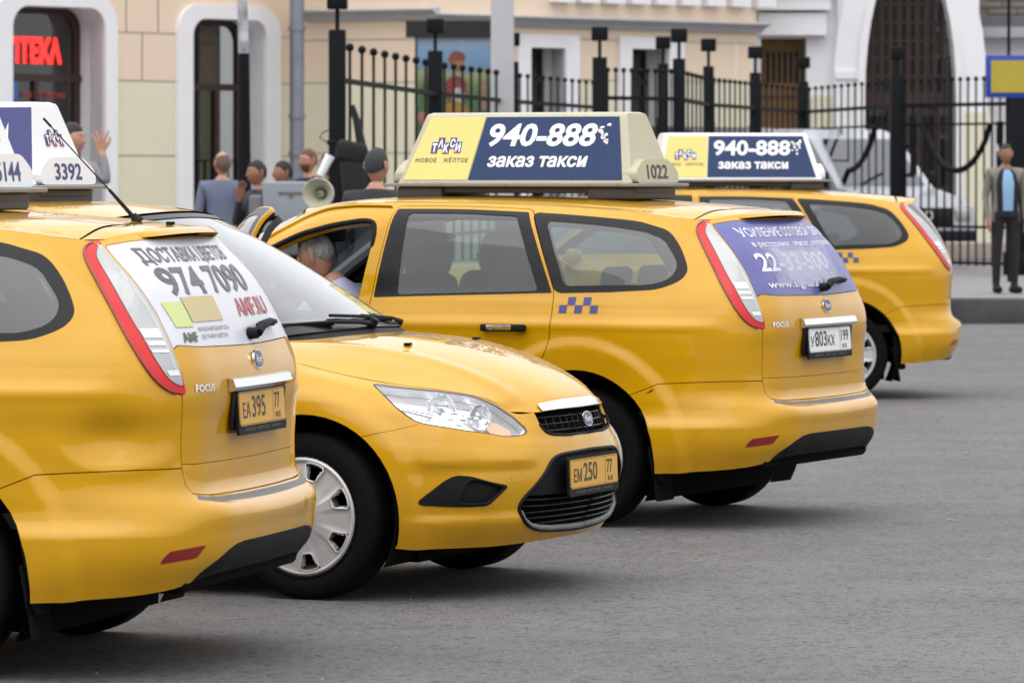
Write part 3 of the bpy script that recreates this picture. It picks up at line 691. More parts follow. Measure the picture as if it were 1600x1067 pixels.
# ---------------------------------------------------------------- wheel
def wheel_meshes():
    t = MB()
    prof = [(.205,-.085),(.222,-.098),(.26,-.106),(.295,-.101),(.309,-.088),(.3155,-.072),(.3165,-.04),(.3165,0),(.3165,.04),(.3155,.072),(.309,.088),(.295,.101),(.26,.106),(.222,.098),(.205,.085),(.205,-.085)]
    t.lathe(prof, RUB, 56)
    t.lathe([(.226, -.1035), (.228, -.1058), (.231, -.1062), (.234, -.1055)], RUB, 56)
    tyre = t.mesh('tyre')
    r = MB(); r.lathe([(.205, .08), (.190, .05), (.185, -.055), (.209, -.093)], METAL, 40)
    r.lathe([(0, -.03), (.188, -.03)], BLK_DK, 40)
    r.lathe([(.0, -.045), (.13, -.045), (.13, -.03)], METAL, 32)
    rim = r.mesh('rim')
    # wheel cover: disc with seven openings, outer side is -y
    c = MB(); N = 7; seg = 2 * math.pi / N
    def P(a, r_, h): return (r_ * math.cos(a), h, r_ * math.sin(a))
    h0 = lambda r_: -.098 - .018 * math.cos(min(1, r_ / .21) * math.pi / 2) - .004 * math.exp(-((r_ - .06) / .02) ** 2)
    rings = [0, .018, .03, .045, .06, .08, .105, .135, .150, .166, .180, .197, .207, .214]
    angs = []
    for k in range(N):
        for f in (-.5, -.36, -.235, -.165, -.145, 0, .145, .165, .235, .36): angs.append(((k + f) * seg, f))
    def inside(f, r_a, r_b):
        m = (r_a + r_b) / 2
        if not (.135 <= r_a and r_b <= .197): return False
        lim = .165 + (m - .135) / .062 * .07
        return abs(f) < lim
    V = {}; vs = []; fs = []
    def vid(i, j, dz=0):
        k = (i % len(angs), j, dz)
        if k not in V:
            a, f = angs[i % len(angs)]; rr = rings[j]; hh = h0(rr)
            if .085 < rr < .20 and abs(f) >= .235: hh += .006     # sunk panel between the openings
            if rr >= .207: hh = h0(.207) + (rr - .207) * .8 + .002
            vs.append(P(a, rr, hh + dz)); V[k] = len(vs) - 1
        return V[k]
    n = len(angs); open_ = set()
    for i in range(n):
        fm = (angs[i][1] + (angs[(i + 1) % n][1] if angs[(i + 1) % n][1] > angs[i][1] else .5)) / 2
        for j in range(len(rings) - 1):
            if rings[j] >= .134 and rings[j + 1] <= .198 and abs(fm) < (.15 if rings[j + 1] < .17 else .19 if rings[j+1] < .19 else .24): open_.add((i, j)); continue
            fs.append((vid(i, j), vid(i + 1, j), vid(i + 1, j + 1), vid(i, j + 1)))
    for (i, j) in open_:
        for (di, dj, e) in ((-1, 0, ((i, j), (i, j + 1))), (1, 0, ((i + 1, j + 1), (i + 1, j))), (0, -1, ((i + 1, j), (i, j))), (0, 1, ((i, j + 1), (i + 1, j + 1)))):
            if ((i + di) % n, j + dj) not in open_:
                (a, b), (a2, b2) = e; fs.append((vid(a, b), vid(a2, b2), vid(a2, b2, .022), vid(a, b, .022)))
    c.add(vs, fs, SILVER, True)
    # raised rim round each opening
    for k in range(N):
        loop = []
        for f, rr in ((-.165, .137), (0, .134), (.165, .137), (.20, .166), (.245, .196), (0, .199), (-.245, .196), (-.20, .166)):
            loop.append(P((k + f) * seg, rr, h0(rr) - .001))
        c.tube([tuple(np.array(q)) for q in chaikin(loop, 1, .25)], .0038, SILVER, 6, closed=True)
    c.lathe([(.200, h0(.2) - .001), (.207, h0(.207) - .004), (.214, h0(.214) - .001), (.2175, -.092)], SILVER, 56)
    c.lathe([(.0, -.1215), (.027, -.1215), (.031, -.119), (.033, -.112)], SILVER, 32)
    c.lathe([(.05, h0(.05) - .002), (.053, h0(.053) - .005), (.057, h0(.057) - .001)], SILVER, 40)
    cover = c.mesh('wheel_cover'); cover.set_sharp_from_angle(angle=R(40))
    return tyre, rim, cover
WM = wheel_meshes()
def add_wheel(car, x, side, steer=0):
    w_ = MB(); w_.lathe([(.0, .03), (.045, .03), (.045, -.03), (0, -.03)], METAL, 16)
    h = w_.build('wheel', car); h.location = (x, side * .765, .3165); h.rotation_euler = (0, random.uniform(0, 1), (0 if side < 0 else math.pi) + steer)
    for nm, me in zip(('tyre', 'rim', 'wheel_cover'), WM):
        o = mobj(nm, me, h)
        if nm == 'wheel_cover': o.scale = (1.045, 1.03, 1.045)
# ---------------------------------------------------------------- roof sign
def roof_sign(car, x_rear, kind, number):
    """box sign along the roof; x_rear = its rear end"""
    L, Hh, zb = 1.30, .335, 1.567
    body_m = SIGNC if kind == 'cream' else SIGNW
    BY = lambda z: .262 - (.262 - .112) * max(0, z) / Hh           # half width at height z
    def frame_x(z, end=0): return .048 + .090 * max(0, z) / Hh      # sloping ends
    root = MB()
    ring = [(BY(0), 0), (BY(.1), .1), (BY(.2), .2), (BY(.29), .29), (BY(.318), .318), (BY(.33) - .010, .331), (BY(Hh) - .034, Hh)]
    ring = ring + [(-y, z) for y, z in reversed(ring)]; k = len(ring)
    A_ = [(frame_x(z), y, z) for y, z in ring]; Z_ = [(L - frame_x(z), y, z) for y, z in ring]; V = []; F = []
    V += [(p[0] - .010, p[1] * .955, min(p[2], Hh - .006)) for p in A_]; V += [(p[0] + .004, p[1], p[2]) for p in A_]
    V += [(L / 2, p[1], p[2]) for p in A_]; V += [(p[0] - .004, p[1], p[2]) for p in Z_]; V += [(p[0] + .010, p[1] * .955, min(p[2], Hh - .006)) for p in Z_]
    for r_ in range(4):
        for i in range(k - 1): F.append((r_ * k + i, r_ * k + i + 1, (r_ + 1) * k + i + 1, (r_ + 1) * k + i))
    half = k // 2
    for i in range(half - 1):
        F.append((i, k - 1 - i, k - 2 - i, i + 1)); o_ = 4 * k; F.append((o_ + i, o_ + i + 1, o_ + k - 2 - i, o_ + k - 1 - i))
    root.add(V, F, body_m, True)
    o = root.build('roof_sign', car); o.location = (x_rear, 0, zb)
    for end in (0, 1):
        sh = MB(); ol = [(-.245, 0), (.245, 0), (.245, .058), (.145, .112), (-.145, .112), (-.245, .058)]
        ol = chaikin(ol, 2, .2, .02)
        ex = lambda a, b, d, e=end: ((.012 - b * .10 + b * .22 + (1 - d) * .10) if e == 0 else (L - .012 - b * .12 - (1 - d) * .10), a * (1 if d else 1), b)
        sh.prism(ol, 1, body_m, ex)
        po = sh.build('number_shield', o)
        tx = MB()
        g = lambda a, b, e=end: ((.0105 + b * .12) if e == 0 else (L - .0105 - b * .12), -a if e == 0 else a, b)
        text_on(tx, number, g, -.120, .022, .066, .24, NAVY if kind != 'cream' else SIGNB, .022)
        tx.build('lettering', po)
    tr = MB(); tr.box((L / 2, 0, -.010), (L + .05, .56, .016), METAL, bev=.004); tr.build('tray', o)
    sk = MB()
    for xx, ww in ((.15, .24), (L - .15, .24)): sk.box((xx, 0, -.048), (ww, .50, .060), STRAP, bev=.012)
    sk.box((L / 2, 0, -.034), (L - .05, .46, .030), STRAP, bev=.006)
    sk.build('rubber_foot', o)
    # printed side panels
    for s in (1, -1):
        z0, z1 = .014, Hh - .022
        def fb(a, b, d=0): return (L - a if s > 0 else a, s * (BY(b) + .003 - d), b)
        pa = MB()
        def quad(poly, m, off=0): pa.prism(poly, .004, m, lambda a, b, d: fb(a, b, d - off))
        e0 = lambda z: .066 + .092 * z / Hh
        split = lambda z: .405 + .040 * z / Hh
        e1 = lambda z: L - .082 - .082 * z / Hh
        if kind in ('cream', 'pale'):
            quad([(e0(z0), z0), (split(z0), z0), (split(z1), z1), (e0(z1), z1)], SIGNY, .0)
            quad([(split(z0) + .006, z0), (e1(z0), z0), (e1(z1), z1), (split(z1) + .006, z1)], NAVYS, .0)
        else:
            quad([(e0(z0), z0), (e1(z0) + .035, z0), (e1(z1) + .035, z1), (e0(z1), z1)], NAVY, .0)
        face = pa.build('side_panel', o)
        tx = MB(); f2 = lambda a, b: fb(a, b, -.0015)
        if kind in ('cream', 'pale'):
            text_on(tx, '940-888', lambda a, b: f2(a + b * .12, b), .450, .178, .105, .565, WHT, .028)
            text_on(tx, 'заказ такси', lambda a, b: f2(a + b * .10, b), .490, .078, .062, .515, WHT, .030)
            # what is left of the last peeled-off digit
            rr = random.Random(3 if kind == 'cream' else 5)
            for q in range(13):
                cx, cz = 1.070 + rr.uniform(-.02, .05), .182 + rr.uniform(0, .10); a0 = rr.uniform(0, 6.28)
                pl = [f2(cx + rr.uniform(.3, 1) * .016 * math.cos(a0 + j * 1.05), cz + rr.uniform(.2, 1) * .013 * math.sin(a0 + j * 1.05)) for j in range(6)]
                tx.add(pl, [(0, 1, 2), (0, 2, 3), (0, 3, 4), (0, 4, 5)], WHT)
            # jumping letters of the word, each on its own dark tile
            for q, (ch, dz) in enumerate(zip('ТАКСИ', (-.002, .020, -.004, .020, .0))):
                a0 = .190 + q * .031; zz = .150 + dz
                g2 = lambda a, b, d: fb(a, b, -.0011)
                tx.add([g2(a0 - .004, zz - .006, 0), g2(a0 + .031, zz - .006, 0), g2(a0 + .031, zz + .046, 0), g2(a0 - .004, zz + .046, 0)], [(0, 1, 2, 3)], NAVY)
                tx.add([fb(a0 - .004, zz - .010, -.0008), fb(a0 + .031, zz - .010, -.0008), fb(a0 + .031, zz + .002, -.0008), fb(a0 - .004, zz + .002, -.0008)], [(0, 1, 2, 3)], FRED)
                text_on(tx, ch, lambda a, b: fb(a, b, -.0020), a0, zz, .038, .026, WHT, .04)
            text_on(tx, 'НОВОЕ', f2, .115, .098, .020, .112, SIGNB, .012, 1.15)
            text_on(tx, 'ЖЁЛТОЕ', f2, .262, .098, .020, .130, SIGNB, .012, 1.15)
        else:
            # white swan-like flourish: two tapering drops
            for (cx, cz, w_, h_) in ((L - .21, .13, .05, .12), (L - .29, .04, .07, .20), (L - .42, .08, .06, .16)):
                dr = [(cx + w_ * .5 * math.sin(t) * (1 - .9 * ((1 - math.cos(t)) / 2) ** .8), cz + h_ * (1 - math.cos(t)) / 2) for t in np.linspace(0, 2 * math.pi, 22)[:-1]]
                tri = geometry.tessellate_polygon([[Vector((p[0], p[1], 0)) for p in dr]])
                tx.add([f2(*p) for p in dr], [tuple(t) for t in tri], WHT)
        tx.build('lettering', face)
    if kind == 'white':
        for end in (0, 1):        # the word on the sloping end
            tx = MB()
            for q, (ch, dz) in enumerate(zip('ТАКСИ', (0, .018, 0, .018, 0))):
                a0 = -.070 + q * .031; zz = .165 + dz
                def g3(a, b, e=end, off=.004):
                    xx = frame_x(b, 0) - .010 - off; xx = xx if e == 0 else L - xx
                    return (xx, -a if e == 0 else a, b)
                tx.add([g3(a0 - .003, zz - .004), g3(a0 + .030, zz - .004), g3(a0 + .030, zz + .040), g3(a0 - .003, zz + .040)], [(0, 1, 2, 3)], NAVY)
                tx.add([g3(a0 - .003, zz - .010, off=.0036), g3(a0 + .030, zz - .010, off=.0036), g3(a0 + .030, zz - .003, off=.0036), g3(a0 - .003, zz - .003, off=.0036)], [(0, 1, 2, 3)], FRED)
                text_on(tx, ch, lambda a, b: g3(a, b, off=.006), a0, zz, .034, .026, WHT, .04)
            tx.build('lettering', o)
    return o
# ---------------------------------------------------------------- plates
def number_plate(car, c, tilt, facing, main, region, yellow, off_y=0):
    """c centre; facing -1 rear, +1 front. text runs left to right for someone looking at it"""
    root = MB(); W_, H_ = .53, .122
    rt = Matrix.Rotation(tilt, 3, 'Y')
    def fn(a, b, d):
        v = rt @ Vector((facing * d, 0, b)); return (c[0] + v.x, c[1] + off_y + a * (1 if facing > 0 else -1), c[2] + v.z)
    rr = lambda w, h: chaikin([(-w/2, -h/2), (w/2, -h/2), (w/2, h/2), (-w/2, h/2)], 2, .25, .008)
    root.prism(rr(W_ + .012, H_ + .030), .010, BLK, lambda a, b, d: fn(a, b - .009, d))
    o = root.build('number_plate', car)
    pl = MB(); pl.prism(rr(.52, .112), .003, PLY if yellow else PLW, lambda a, b, d: fn(a, b, .010 + d)); 
    k = .0136
    for x0, x1, z0, z1 in ((-.256, .256, .0515, .0535), (-.256, .256, -.0535, -.0515), (-.258, -.256, -.052, .052), (.256, .258, -.052, .052), (.118, .1205, -.052, .052)):
        pl.add([fn(x0, z0, k), fn(x1, z0, k), fn(x1, z1, k), fn(x0, z1, k)], [(0, 1, 2, 3)], SIGNB)
    p = pl.build('plate', o)
    tx = MB()
    for s_, x0, z0, h, w in main: text_on(tx, s_, lambda a, b: fn(a, b, .0140), x0, z0, h, w, SIGNB, .012)
    text_on(tx, region, lambda a, b: fn(a, b, .0140), .135, -.010, .052, .028 * len(region) * 1.1, SIGNB, .012)
    text_on(tx, 'RUS', lambda a, b: fn(a, b, .0140), .145, -.043, .020, .055, SIGNB, .01)
    text_on(tx, 'www.taxi.ru  НОВОЕ ЖЁЛТОЕ ТАКСИ' if False else 'НОВОЕ  ЖЁЛТОЕ  ТАКСИ', lambda a, b: fn(a, b, .0105), -.20, -.0735, .009, .40, GREYP, .0)
    tx.build('lettering', o)
    return o
def emblem(car, c, rx, rz, nrm, fac, tilt=0):
    m = MB(); ry = Matrix.Rotation(tilt, 3, 'Y')
    def fn(a, b, d):
        v = ry @ Vector((fac * d, 0, b)); return (c[0] + v.x, c[1] + a * (1 if fac > 0 else -1), c[2] + v.z)
    ell = lambda k: [(rx * k * math.cos(t), rz * k * math.sin(t)) for t in np.linspace(0, 2 * math.pi, 33)[:-1]]
    m.prism(ell(1), .008, CHROME, fn); m.prism(ell(.90), .0015, GREYB, lambda a, b, d: fn(a, b, .0082 + d))
    o = m.build('emblem', car)
    t = MB(); text_on(t, 'Ford', lambda a, b: fn(a + b * .25, b, .0103), -rx * .62, -rz * .34, rz * .78, rx * 1.2, CHROME, .01, .9)
    t.build('lettering', o); return o
# ---------------------------------------------------------------- the car
def rear_map(dent=False, off=.004, k=1.0):
    """(y,z) on the rear glass -> 3D, y to the viewer's right is -y"""
    lut = {}
    def fn(a, b):
        y = -a; s = 1 if y >= 0 else -1
        uv = inv((abs(y), b), 'yz', 0, float(UK[4])); p = base_eval([uv[0]], [uv[1]])[0]
        return (p[0] - off, p[1] * s, p[2])
    return fn
class GridMap:
    """fast (y,z)->x lookup on the tailgate"""
    def __init__(s):
        s.y = np.linspace(0, .64, 65); s.z = np.linspace(.60, 1.40, 81)
        Y, Z = [q.ravel() for q in np.meshgrid(s.y, s.z, indexing='ij')]
        u = np.interp(Y, [COLS[i][8][1] for i in range(5)], UK[:5]); v = np.interp(Z, [COLS[1][j][2] for j in range(4, 14)], VK[4:14])
        for _ in range(10):
            e = 1e-4; p = base_eval(u, v); pu = (base_eval(u + e, v) - p) / e; pv = (base_eval(u, v + e) - p) / e
            ry, rz = Y - p[:, 1], Z - p[:, 2]; D = pu[:, 1] * pv[:, 2] - pv[:, 1] * pu[:, 2]
            u = np.clip(u + np.clip((ry * pv[:, 2] - rz * pv[:, 1]) / D, -.1, .1), 0, float(UK[5])); v = np.clip(v + np.clip((pu[:, 1] * rz - pu[:, 2] * ry) / D, -.1, .1), 0, VT - 1e-4)
        s.x = base_eval(u, v)[:, 0].reshape(65, 81)
    def __call__(s, a, b, off=.003):
        y = min(abs(a), .639); z = min(max(b, .6), 1.399); fi = y / .64 * 64; fj = (z - .6) / .8 * 80; i = int(min(fi, 63)); j = int(min(fj, 79)); fi -= i; fj -= j
        x = (s.x[i, j] * (1 - fi) + s.x[i+1, j] * fi) * (1 - fj) + (s.x[i, j+1] * (1 - fi) + s.x[i+1, j+1] * fi) * fj
        return (x - off, -a, b)
GM = GridMap()
_M = {}
def cached(key, fn):
    if key not in _M: _M[key] = fn()
    return _M[key]
def make_taxi(name, label, loc, yaw, kind, dent=False, door_open=0.0, steer=0, group='yellow taxis parked side by side'):
    car = empty(name, (loc[0], loc[1], 0), yaw, label, 'taxi', group)
    tk = 'd' if dent else 'n'
    def sh(nm, keys, material, side=1, parent=None, key=None, **k):
        me = cached((nm, key, side, tk if k.pop('usedent', True) else ''), lambda: panel(nm, keys, material, side, dent=dent, **k))
        return mobj(nm, me, parent or car)
    body = sh('body_shell', ['body'], PAINT, 0)
    mobj('roof_panel', cached('roof', lambda: ROOF.mesh('roof_panel', PAINT, 60, 26, b=(0, .997), a=(.004, 1), flange=.02, disp=roof_disp)), body)
    rb = sh('rear_bumper', ['bumper_r'], PAINT, 0)
    sh('diffuser', ['diffuser'], BLK, 0, rb); sh('bumper_step_strip', ['strip'], GREYP, 0, rb)
    for s in (1, -1): sh('reflector', ['reflector'], REDD, s, rb, sink=-.001)
    fbp = sh('front_bumper', ['bumper_f'], PAINT, 0, usedent=False)
    tg = sh('tailgate', ['tailgate'], PAINT, 0)
    mobj('roof_spoiler', cached('spoil', lambda: SPOIL.mesh('roof_spoiler', PAINT, 14, 22, a=(0, .985), flange=.014)), tg)
    film = {'A': FILMW, 'C': FILMB}.get(kind, GL_REAR)
    rg = mobj('rear_window', cached(('rg', kind in 'AC' and kind), lambda: panel('rear_window', ['rear_glass'], film, 0, sink=.0015, flange=.004)), tg)
    for s in (1, -1):
        mobj('tail_lamp', cached(('tl', s), lambda: panel('tail_lamp', ['lamp_red', 'lamp_clear'], RED, s, sink=-.004, flange=.014, mats=((RED, CLEARL), (['lamp_red'], ['lamp_clear'])))), car)
    for s in (1, -1):
        def ribs(s=s):
            mb = MB()
            for (za, zb, k0, k1) in ((1.085, 1.115, .25, .95), (1.062, 1.075, .25, .95), (1.040, 1.050, .25, .95), (.968, .984, .15, .8)):
                def edge(z):
                    a = [(x, y, zz) for x, y, zz in red_in]; b = [(x, y, zz) for x, y, zz in lamp_in]
                    f = lambda L: tuple(np.array([np.interp(z, [q[2] for q in sorted(L, key=lambda q: q[2])], [q[i] for q in sorted(L, key=lambda q: q[2])]) for i in range(3)]))
                    return f(a), f(b)
                V = []
                for z in (za, zb):
                    a, b = edge(z); ua = inv(a, 'xyz', 0, H8); ub = inv(b, 'xyz', 0, H8)
                    for k in (k0, (k0 + k1) / 2, k1): V.append((ub[0] + (ua[0] - ub[0]) * k, ua[1] + (ub[1] - ua[1]) * (1 - k)))
                mb.add(on_shell(V, .0062, s), [(0, 1, 4, 3), (1, 2, 5, 4)], SIGNW, True)
            return mb.mesh('lamp_rib')
        def rim(s=s):
            mb = MB(); o_ = lo_[1:-1]
            mb.tube(on_shell(chaikin(o_, 2, .25, closed=False), .0045, s), .0048, REDD, 6)
            mb.tube(on_shell(chaikin(ri, 2, .25, closed=False), .0040, s), .0022, REDD, 6)
            mb.tube(on_shell([(u + .018, v) for u, v in chaikin(li, 1, .25, closed=False)], .0035, s), .0018, SIGNW, 5)
            return mb.mesh('lamp_rim')
        tl = [c for c in car.children if c.name.startswith('tail_lamp')][0 if s == 1 else 1]
        mobj('lamp_rib', cached(('rib', s), ribs), tl); mobj('lamp_rim', cached(('rim', s), rim), tl)
    # side doors
    def side_door(pref, s, xf=None, parent=None):
        nm = 'rear_door' if pref == 'rd' else 'front_door'
        D = mobj(nm, cached((nm, s), lambda: panel(nm, [nm], PAINT, s, flange=.02)), parent or car)
        mobj('window_frame', cached((pref, 'fr', s), lambda: panel('window_frame', [pref + '_frame'], BLK_GLOSS, s, sink=.001, flange=.01)), D)
        mobj('window_glass', cached((pref, 'gl', s), lambda: panel('window_glass', [pref + '_glass'], GL_SIDE, s, sink=.004, flange=0)), D)
        hx = 1.30 if pref == 'rd' else 2.22
        h = MB(); uvh = inv((hx, .905), 'xz', float(UK[6]), float(UK[12])); p, n_ = shell([uvh[0]], [uvh[1]]); y = p[0][1]
        h.box((hx, s * (y + .030), .905), (.225, .020, .034), BLK, bev=.009); h.box((hx + .095, s * (y + .014), .905), (.03, .03, .028), BLK, bev=.006); h.box((hx - .085, s * (y + .014), .905), (.045, .03, .03), BLK, bev=.006)
        h.box((hx - .020 + .035, s * (y + .0405), .906), (.125, .003, .022), CHROME, bev=.001)
        h.build('door_handle', D)
        if pref == 'fd':
            mm = MB(); mm.box((2.93, s * .945, 1.025), (.10, .15, .115), PAINT, rot=(0, 0, -s * .12), bev=.035); mm.box((2.877, s * .945, 1.025), (.012, .125, .09), CHROME, rot=(0, 0, -s * .12), bev=.004)
            mm.box((2.94, s * .865, 1.005), (.07, .09, .035), BLK, bev=.012); mm.build('door_mirror', D)
        return D
    for s in (1, -1):
        side_door('rd', s)
        if not (door_open and s == 1): side_door('fd', s)
        q = mobj('quarter_window', cached(('qf', s), lambda: panel('quarter_window', ['q_frame'], BLK_GLOSS, s, sink=.001, flange=.006)), body)
        mobj('window_glass', cached(('qg', s), lambda: panel('window_glass', ['q_glass'], GL_SIDE, s, sink=.002, flange=0)), q)
    if door_open:
        m_ring = DOOR_F & ~INS['opening']
        mobj('door_aperture', panel('door_aperture', [], PAINT, 1, sink=.011, flange=.05, mask=m_ring), body)
        sl_ = MB(); po = POLY['opening']; sl_.tube(on_shell([(p[0], p[1]) for p in po], -.016), .013, BLK, 8, closed=True); sl_.build('door_seal', body)
        hinge = np.array([3.08, .86]); ca, sa = math.cos(door_open), math.sin(door_open)
        def swing(P):
            P = np.array(P, float).copy(); d = P[:, :2] - hinge; P[:, 0] = hinge[0] + ca * d[:, 0] - sa * d[:, 1]; P[:, 1] = hinge[1] + sa * d[:, 0] + ca * d[:, 1]; return P
        D = side_door('fd', 1)
        kids = [D] + list(D.children)
        for o in kids:
            me = o.data.copy(); o.data = me
            co = np.zeros(len(me.vertices) * 3); me.vertices.foreach_get('co', co); Q = swing(co.reshape(-1, 3)); 
            me.transform(Matrix.Translation((hinge[0], hinge[1], 0)) @ Matrix.Rotation(door_open, 4, 'Z') @ Matrix.Translation((-hinge[0], -hinge[1], 0)))
        ic = panel('door_card', [], TRIM, 1, sink=.05, flange=.03, mask=(DOOR_F & ~INS['fd_frame']))
        ic.transform(Matrix.Translation((hinge[0], hinge[1], 0)) @ Matrix.Rotation(door_open, 4, 'Z') @ Matrix.Translation((-hinge[0], -hinge[1], 0))); mobj('door_card', ic, D)
        ic = panel('inner_window_frame', [], BLK, 1, sink=.025, flange=.012, mask=(KEY == 'fd_frame'))
        ic.transform(Matrix.Translation((hinge[0], hinge[1], 0)) @ Matrix.Rotation(door_open, 4, 'Z') @ Matrix.Translation((-hinge[0], -hinge[1], 0))); mobj('inner_window_frame', ic, D)
    # glass ahead, bonnet
    ws = mobj('windscreen', cached('ws', lambda: WIND.mesh('windscreen', GL_CLR, 24, 16, b=(0, .965), a=(.0, .985), off=-.002, flange=0)), body)
    def border():
        m = MB()
        for s in (1, -1):
            A = [tuple(WIND.pn([a], [WIND.kt[-1] * .999], .002)[0][0] * [1, s, 1]) for a in np.linspace(WIND.ks[0], WIND.ks[-1], 20)]
            Bq = [tuple(WIND.pn([a], [WIND.kt[-1] * .955], .001)[0][0] * [1, s, 1]) for a in np.linspace(WIND.ks[0], WIND.ks[-1], 20)]
            m.add(A + Bq, [(i, i + 1, 21 + i, 20 + i) for i in range(19)], BLK_GLOSS, True)
        T0 = [WIND.pn([WIND.ks[0]], [abs(t)], .002)[0][0] * [1, np.sign(t) or 1, 1] for t in np.linspace(-WIND.kt[-1], WIND.kt[-1], 31)]
        T1 = [WIND.pn([WIND.ks[0] + .035], [abs(t)], .001)[0][0] * [1, np.sign(t) or 1, 1] for t in np.linspace(-WIND.kt[-1], WIND.kt[-1], 31)]
        m.add([tuple(p) for p in T0 + T1], [(i, i + 1, 32 + i, 31 + i) for i in range(30)], BLK_GLOSS, True)
        T0 = [WIND.pn([WIND.ks[-1] - .001], [abs(t)], .001)[0][0] * [1, np.sign(t) or 1, 1] for t in np.linspace(-WIND.kt[-1], WIND.kt[-1], 31)]
        T1 = [WIND.pn([WIND.ks[-1] - .06], [abs(t)], .001)[0][0] * [1, np.sign(t) or 1, 1] for t in np.linspace(-WIND.kt[-1], WIND.kt[-1], 31)]
        m.add([tuple(p) for p in T0 + T1], [(i, i + 1, 32 + i, 31 + i) for i in range(30)], BLK_GLOSS, True)
        return m.mesh('windscreen_border')
    mobj('windscreen_border', cached('wsb', border), ws)
    cw = MB()                                       # scuttle panel under the wipers
    e0 = [tuple(WIND.pn([WIND.ks[-1] - .02], [abs(t)], -.008)[0][0] * [1, np.sign(t) or 1, 1]) for t in np.linspace(-WIND.kt[-1] * .98, WIND.kt[-1] * .98, 25)]
    e1 = [tuple(HOOD.pn([HOOD.ks[0] + .04], [abs(t)], -.014)[0][0] * [1, np.sign(t) or 1, 1]) for t in np.linspace(-HOOD.kt[-1] * .98, HOOD.kt[-1] * .98, 25)]
    cw.add(e0 + e1, [(i, i + 1, 26 + i, 25 + i) for i in range(24)], BLK, True)
    mobj('scuttle_panel', cached('cowl', lambda: cw.mesh('scuttle_panel')), body)
    hood = mobj('bonnet', cached('hood', lambda: HOOD.mesh('bonnet', PAINT, 60, 40, a=(.012, 1), b=(0, .995), flange=.02, disp=hood_disp)), car)
    hn = MB()
    for s in (1, -1): hn.box(tuple(HOOD.pn([.36], [.30], .006)[0][0] * [1, s, 1]), (.025, .035, .010), BLK, bev=.003)
    hn.build('washer_jet', hood)
    ch = MB()
    n_ = 25; A_ = []; ks0, ks1 = HOOD.ks[-1] - .034, HOOD.ks[-1] - .001
    for q, aa in enumerate((ks1, ks0 + .012, ks0)):
        for t in np.linspace(-1, 1, n_):
            tt = abs(t) * (.385 if q == 0 else .41 if q == 1 else .40); y_ = tt / HOOD.kt[-1] * HOOD.kt[-1]
            A_.append(tuple(HOOD.pn([aa], [tt], .007 if q < 2 else .001)[0][0] * [1, np.sign(t) or 1, 1]))
    ch.add(A_, [(r_ * n_ + i, r_ * n_ + i + 1, (r_ + 1) * n_ + i + 1, (r_ + 1) * n_ + i) for r_ in range(2) for i in range(n_ - 1)], CHROME, True)
    ch.build('chrome_strip', hood)
    # wipers on the windscreen
    wp = MB()
    def wpt(a, y, off): return tuple(WIND.pn([WIND.ks[-1] + a], [abs(y)], off)[0][0] * [1, 1 if y >= 0 else -1, 1])
    for (y0, a0, y1, a1) in ((.60, .0, .02, -.06), (.02, .0, -.55, -.06)):
        wp.tube([wpt(a0 - .005, y0, .012), wpt(a0 - .012, y0 * .8 + y1 * .2, .020), wpt((a0 + a1) / 2, (y0 + y1) / 2, .020), wpt(a1, y1, .014)], [.010, .008, .007, .005], BLK, 8)
        wp.tube([wpt(a1 + .03, y1 + .30, .010), wpt(a1 + .005, y1, .012), wpt(a1 - .02, y1 - .22, .010)], .007, BLK, 6)
        wp.tube([wpt(a0 - .005, y0, .0), wpt(a0 - .005, y0, .035)], .018, BLK, 10)
    wp.build('wiper', ws)
    # front lamps
    for s in (1, -1):
        L_ = mobj('headlamp', cached(('hl', s), lambda: panel('headlamp', ['headlamp'], GL_LENS, s, sink=-.002, flange=.0)), car)
        mobj('lamp_housing', cached(('hh', s), lambda: panel('lamp_housing', ['headlamp'], LAMPW, s, sink=.045, flange=0)), L_)
        rim_ = MB(); hp = POLY['headlamp']; rim_.tube(on_shell([(p[0], p[1]) for p in hp], -.004, s), .0045, BLK, 6, closed=True)
        V = on_shell([(p[0], p[1]) for p in hp], -.004, s) + on_shell([(p[0], p[1]) for p in hp], -.046, s); k = len(hp)
        rim_.add(V, [(i, (i + 1) % k, k + (i + 1) % k, k + i) for i in range(k)], LAMPW, True)
        rim_.build('lamp_seal', L_)
        bl = MB()
        for (x, y, z, r_) in ((4.035, .665, .715, .060), (4.160, .580, .688, .046)):
            d = Vector((.80, .60 * 1, .05)).normalized(); q = d.to_track_quat('X', 'Z').to_matrix(); V = []; n2 = 24; prof = [(0, -.035), (r_ * .3, -.034), (r_ * .6, -.026), (r_ * .85, -.012), (r_, .004), (r_ * 1.06, .004)]
            F = []
            for i in range(n2):
                for pr, ph in prof:
                    v = q @ Vector((ph, pr * math.cos(2 * math.pi * i / n2), pr * math.sin(2 * math.pi * i / n2))); V.append((x + v.x, s * (y + v.y), z + v.z))
            kk = len(prof)
            for i in range(n2):
                for j in range(kk - 1): F.append((i * kk + j, ((i + 1) % n2) * kk + j, ((i + 1) % n2) * kk + j + 1, i * kk + j + 1))
            bl.add(V, F, REFLECT, True)
            bl.tube([(x + d.x * -.03, s * (y + d.y * -.03), z), (x + d.x * .004, s * (y + d.y * .004), z)], .010, CHROME, 10)
        o = bl.build('reflector_bowl', L_)
        am = MB(); uva = inv_all([(4.215,.53,.690),(4.262,.475,.652),(4.275,.50,.632),(4.225,.575,.640),(4.20,.58,.660)], FL, UE)
        V = on_shell(chaikin(uva, 2, .25, .02), -.030, s); tri = geometry.tessellate_polygon([[Vector((p[1], p[2], 0)) for p in V]]); am.add(V, [tuple(t) for t in tri], AMBER); am.build('indicator', L_)
        rb_ = MB()
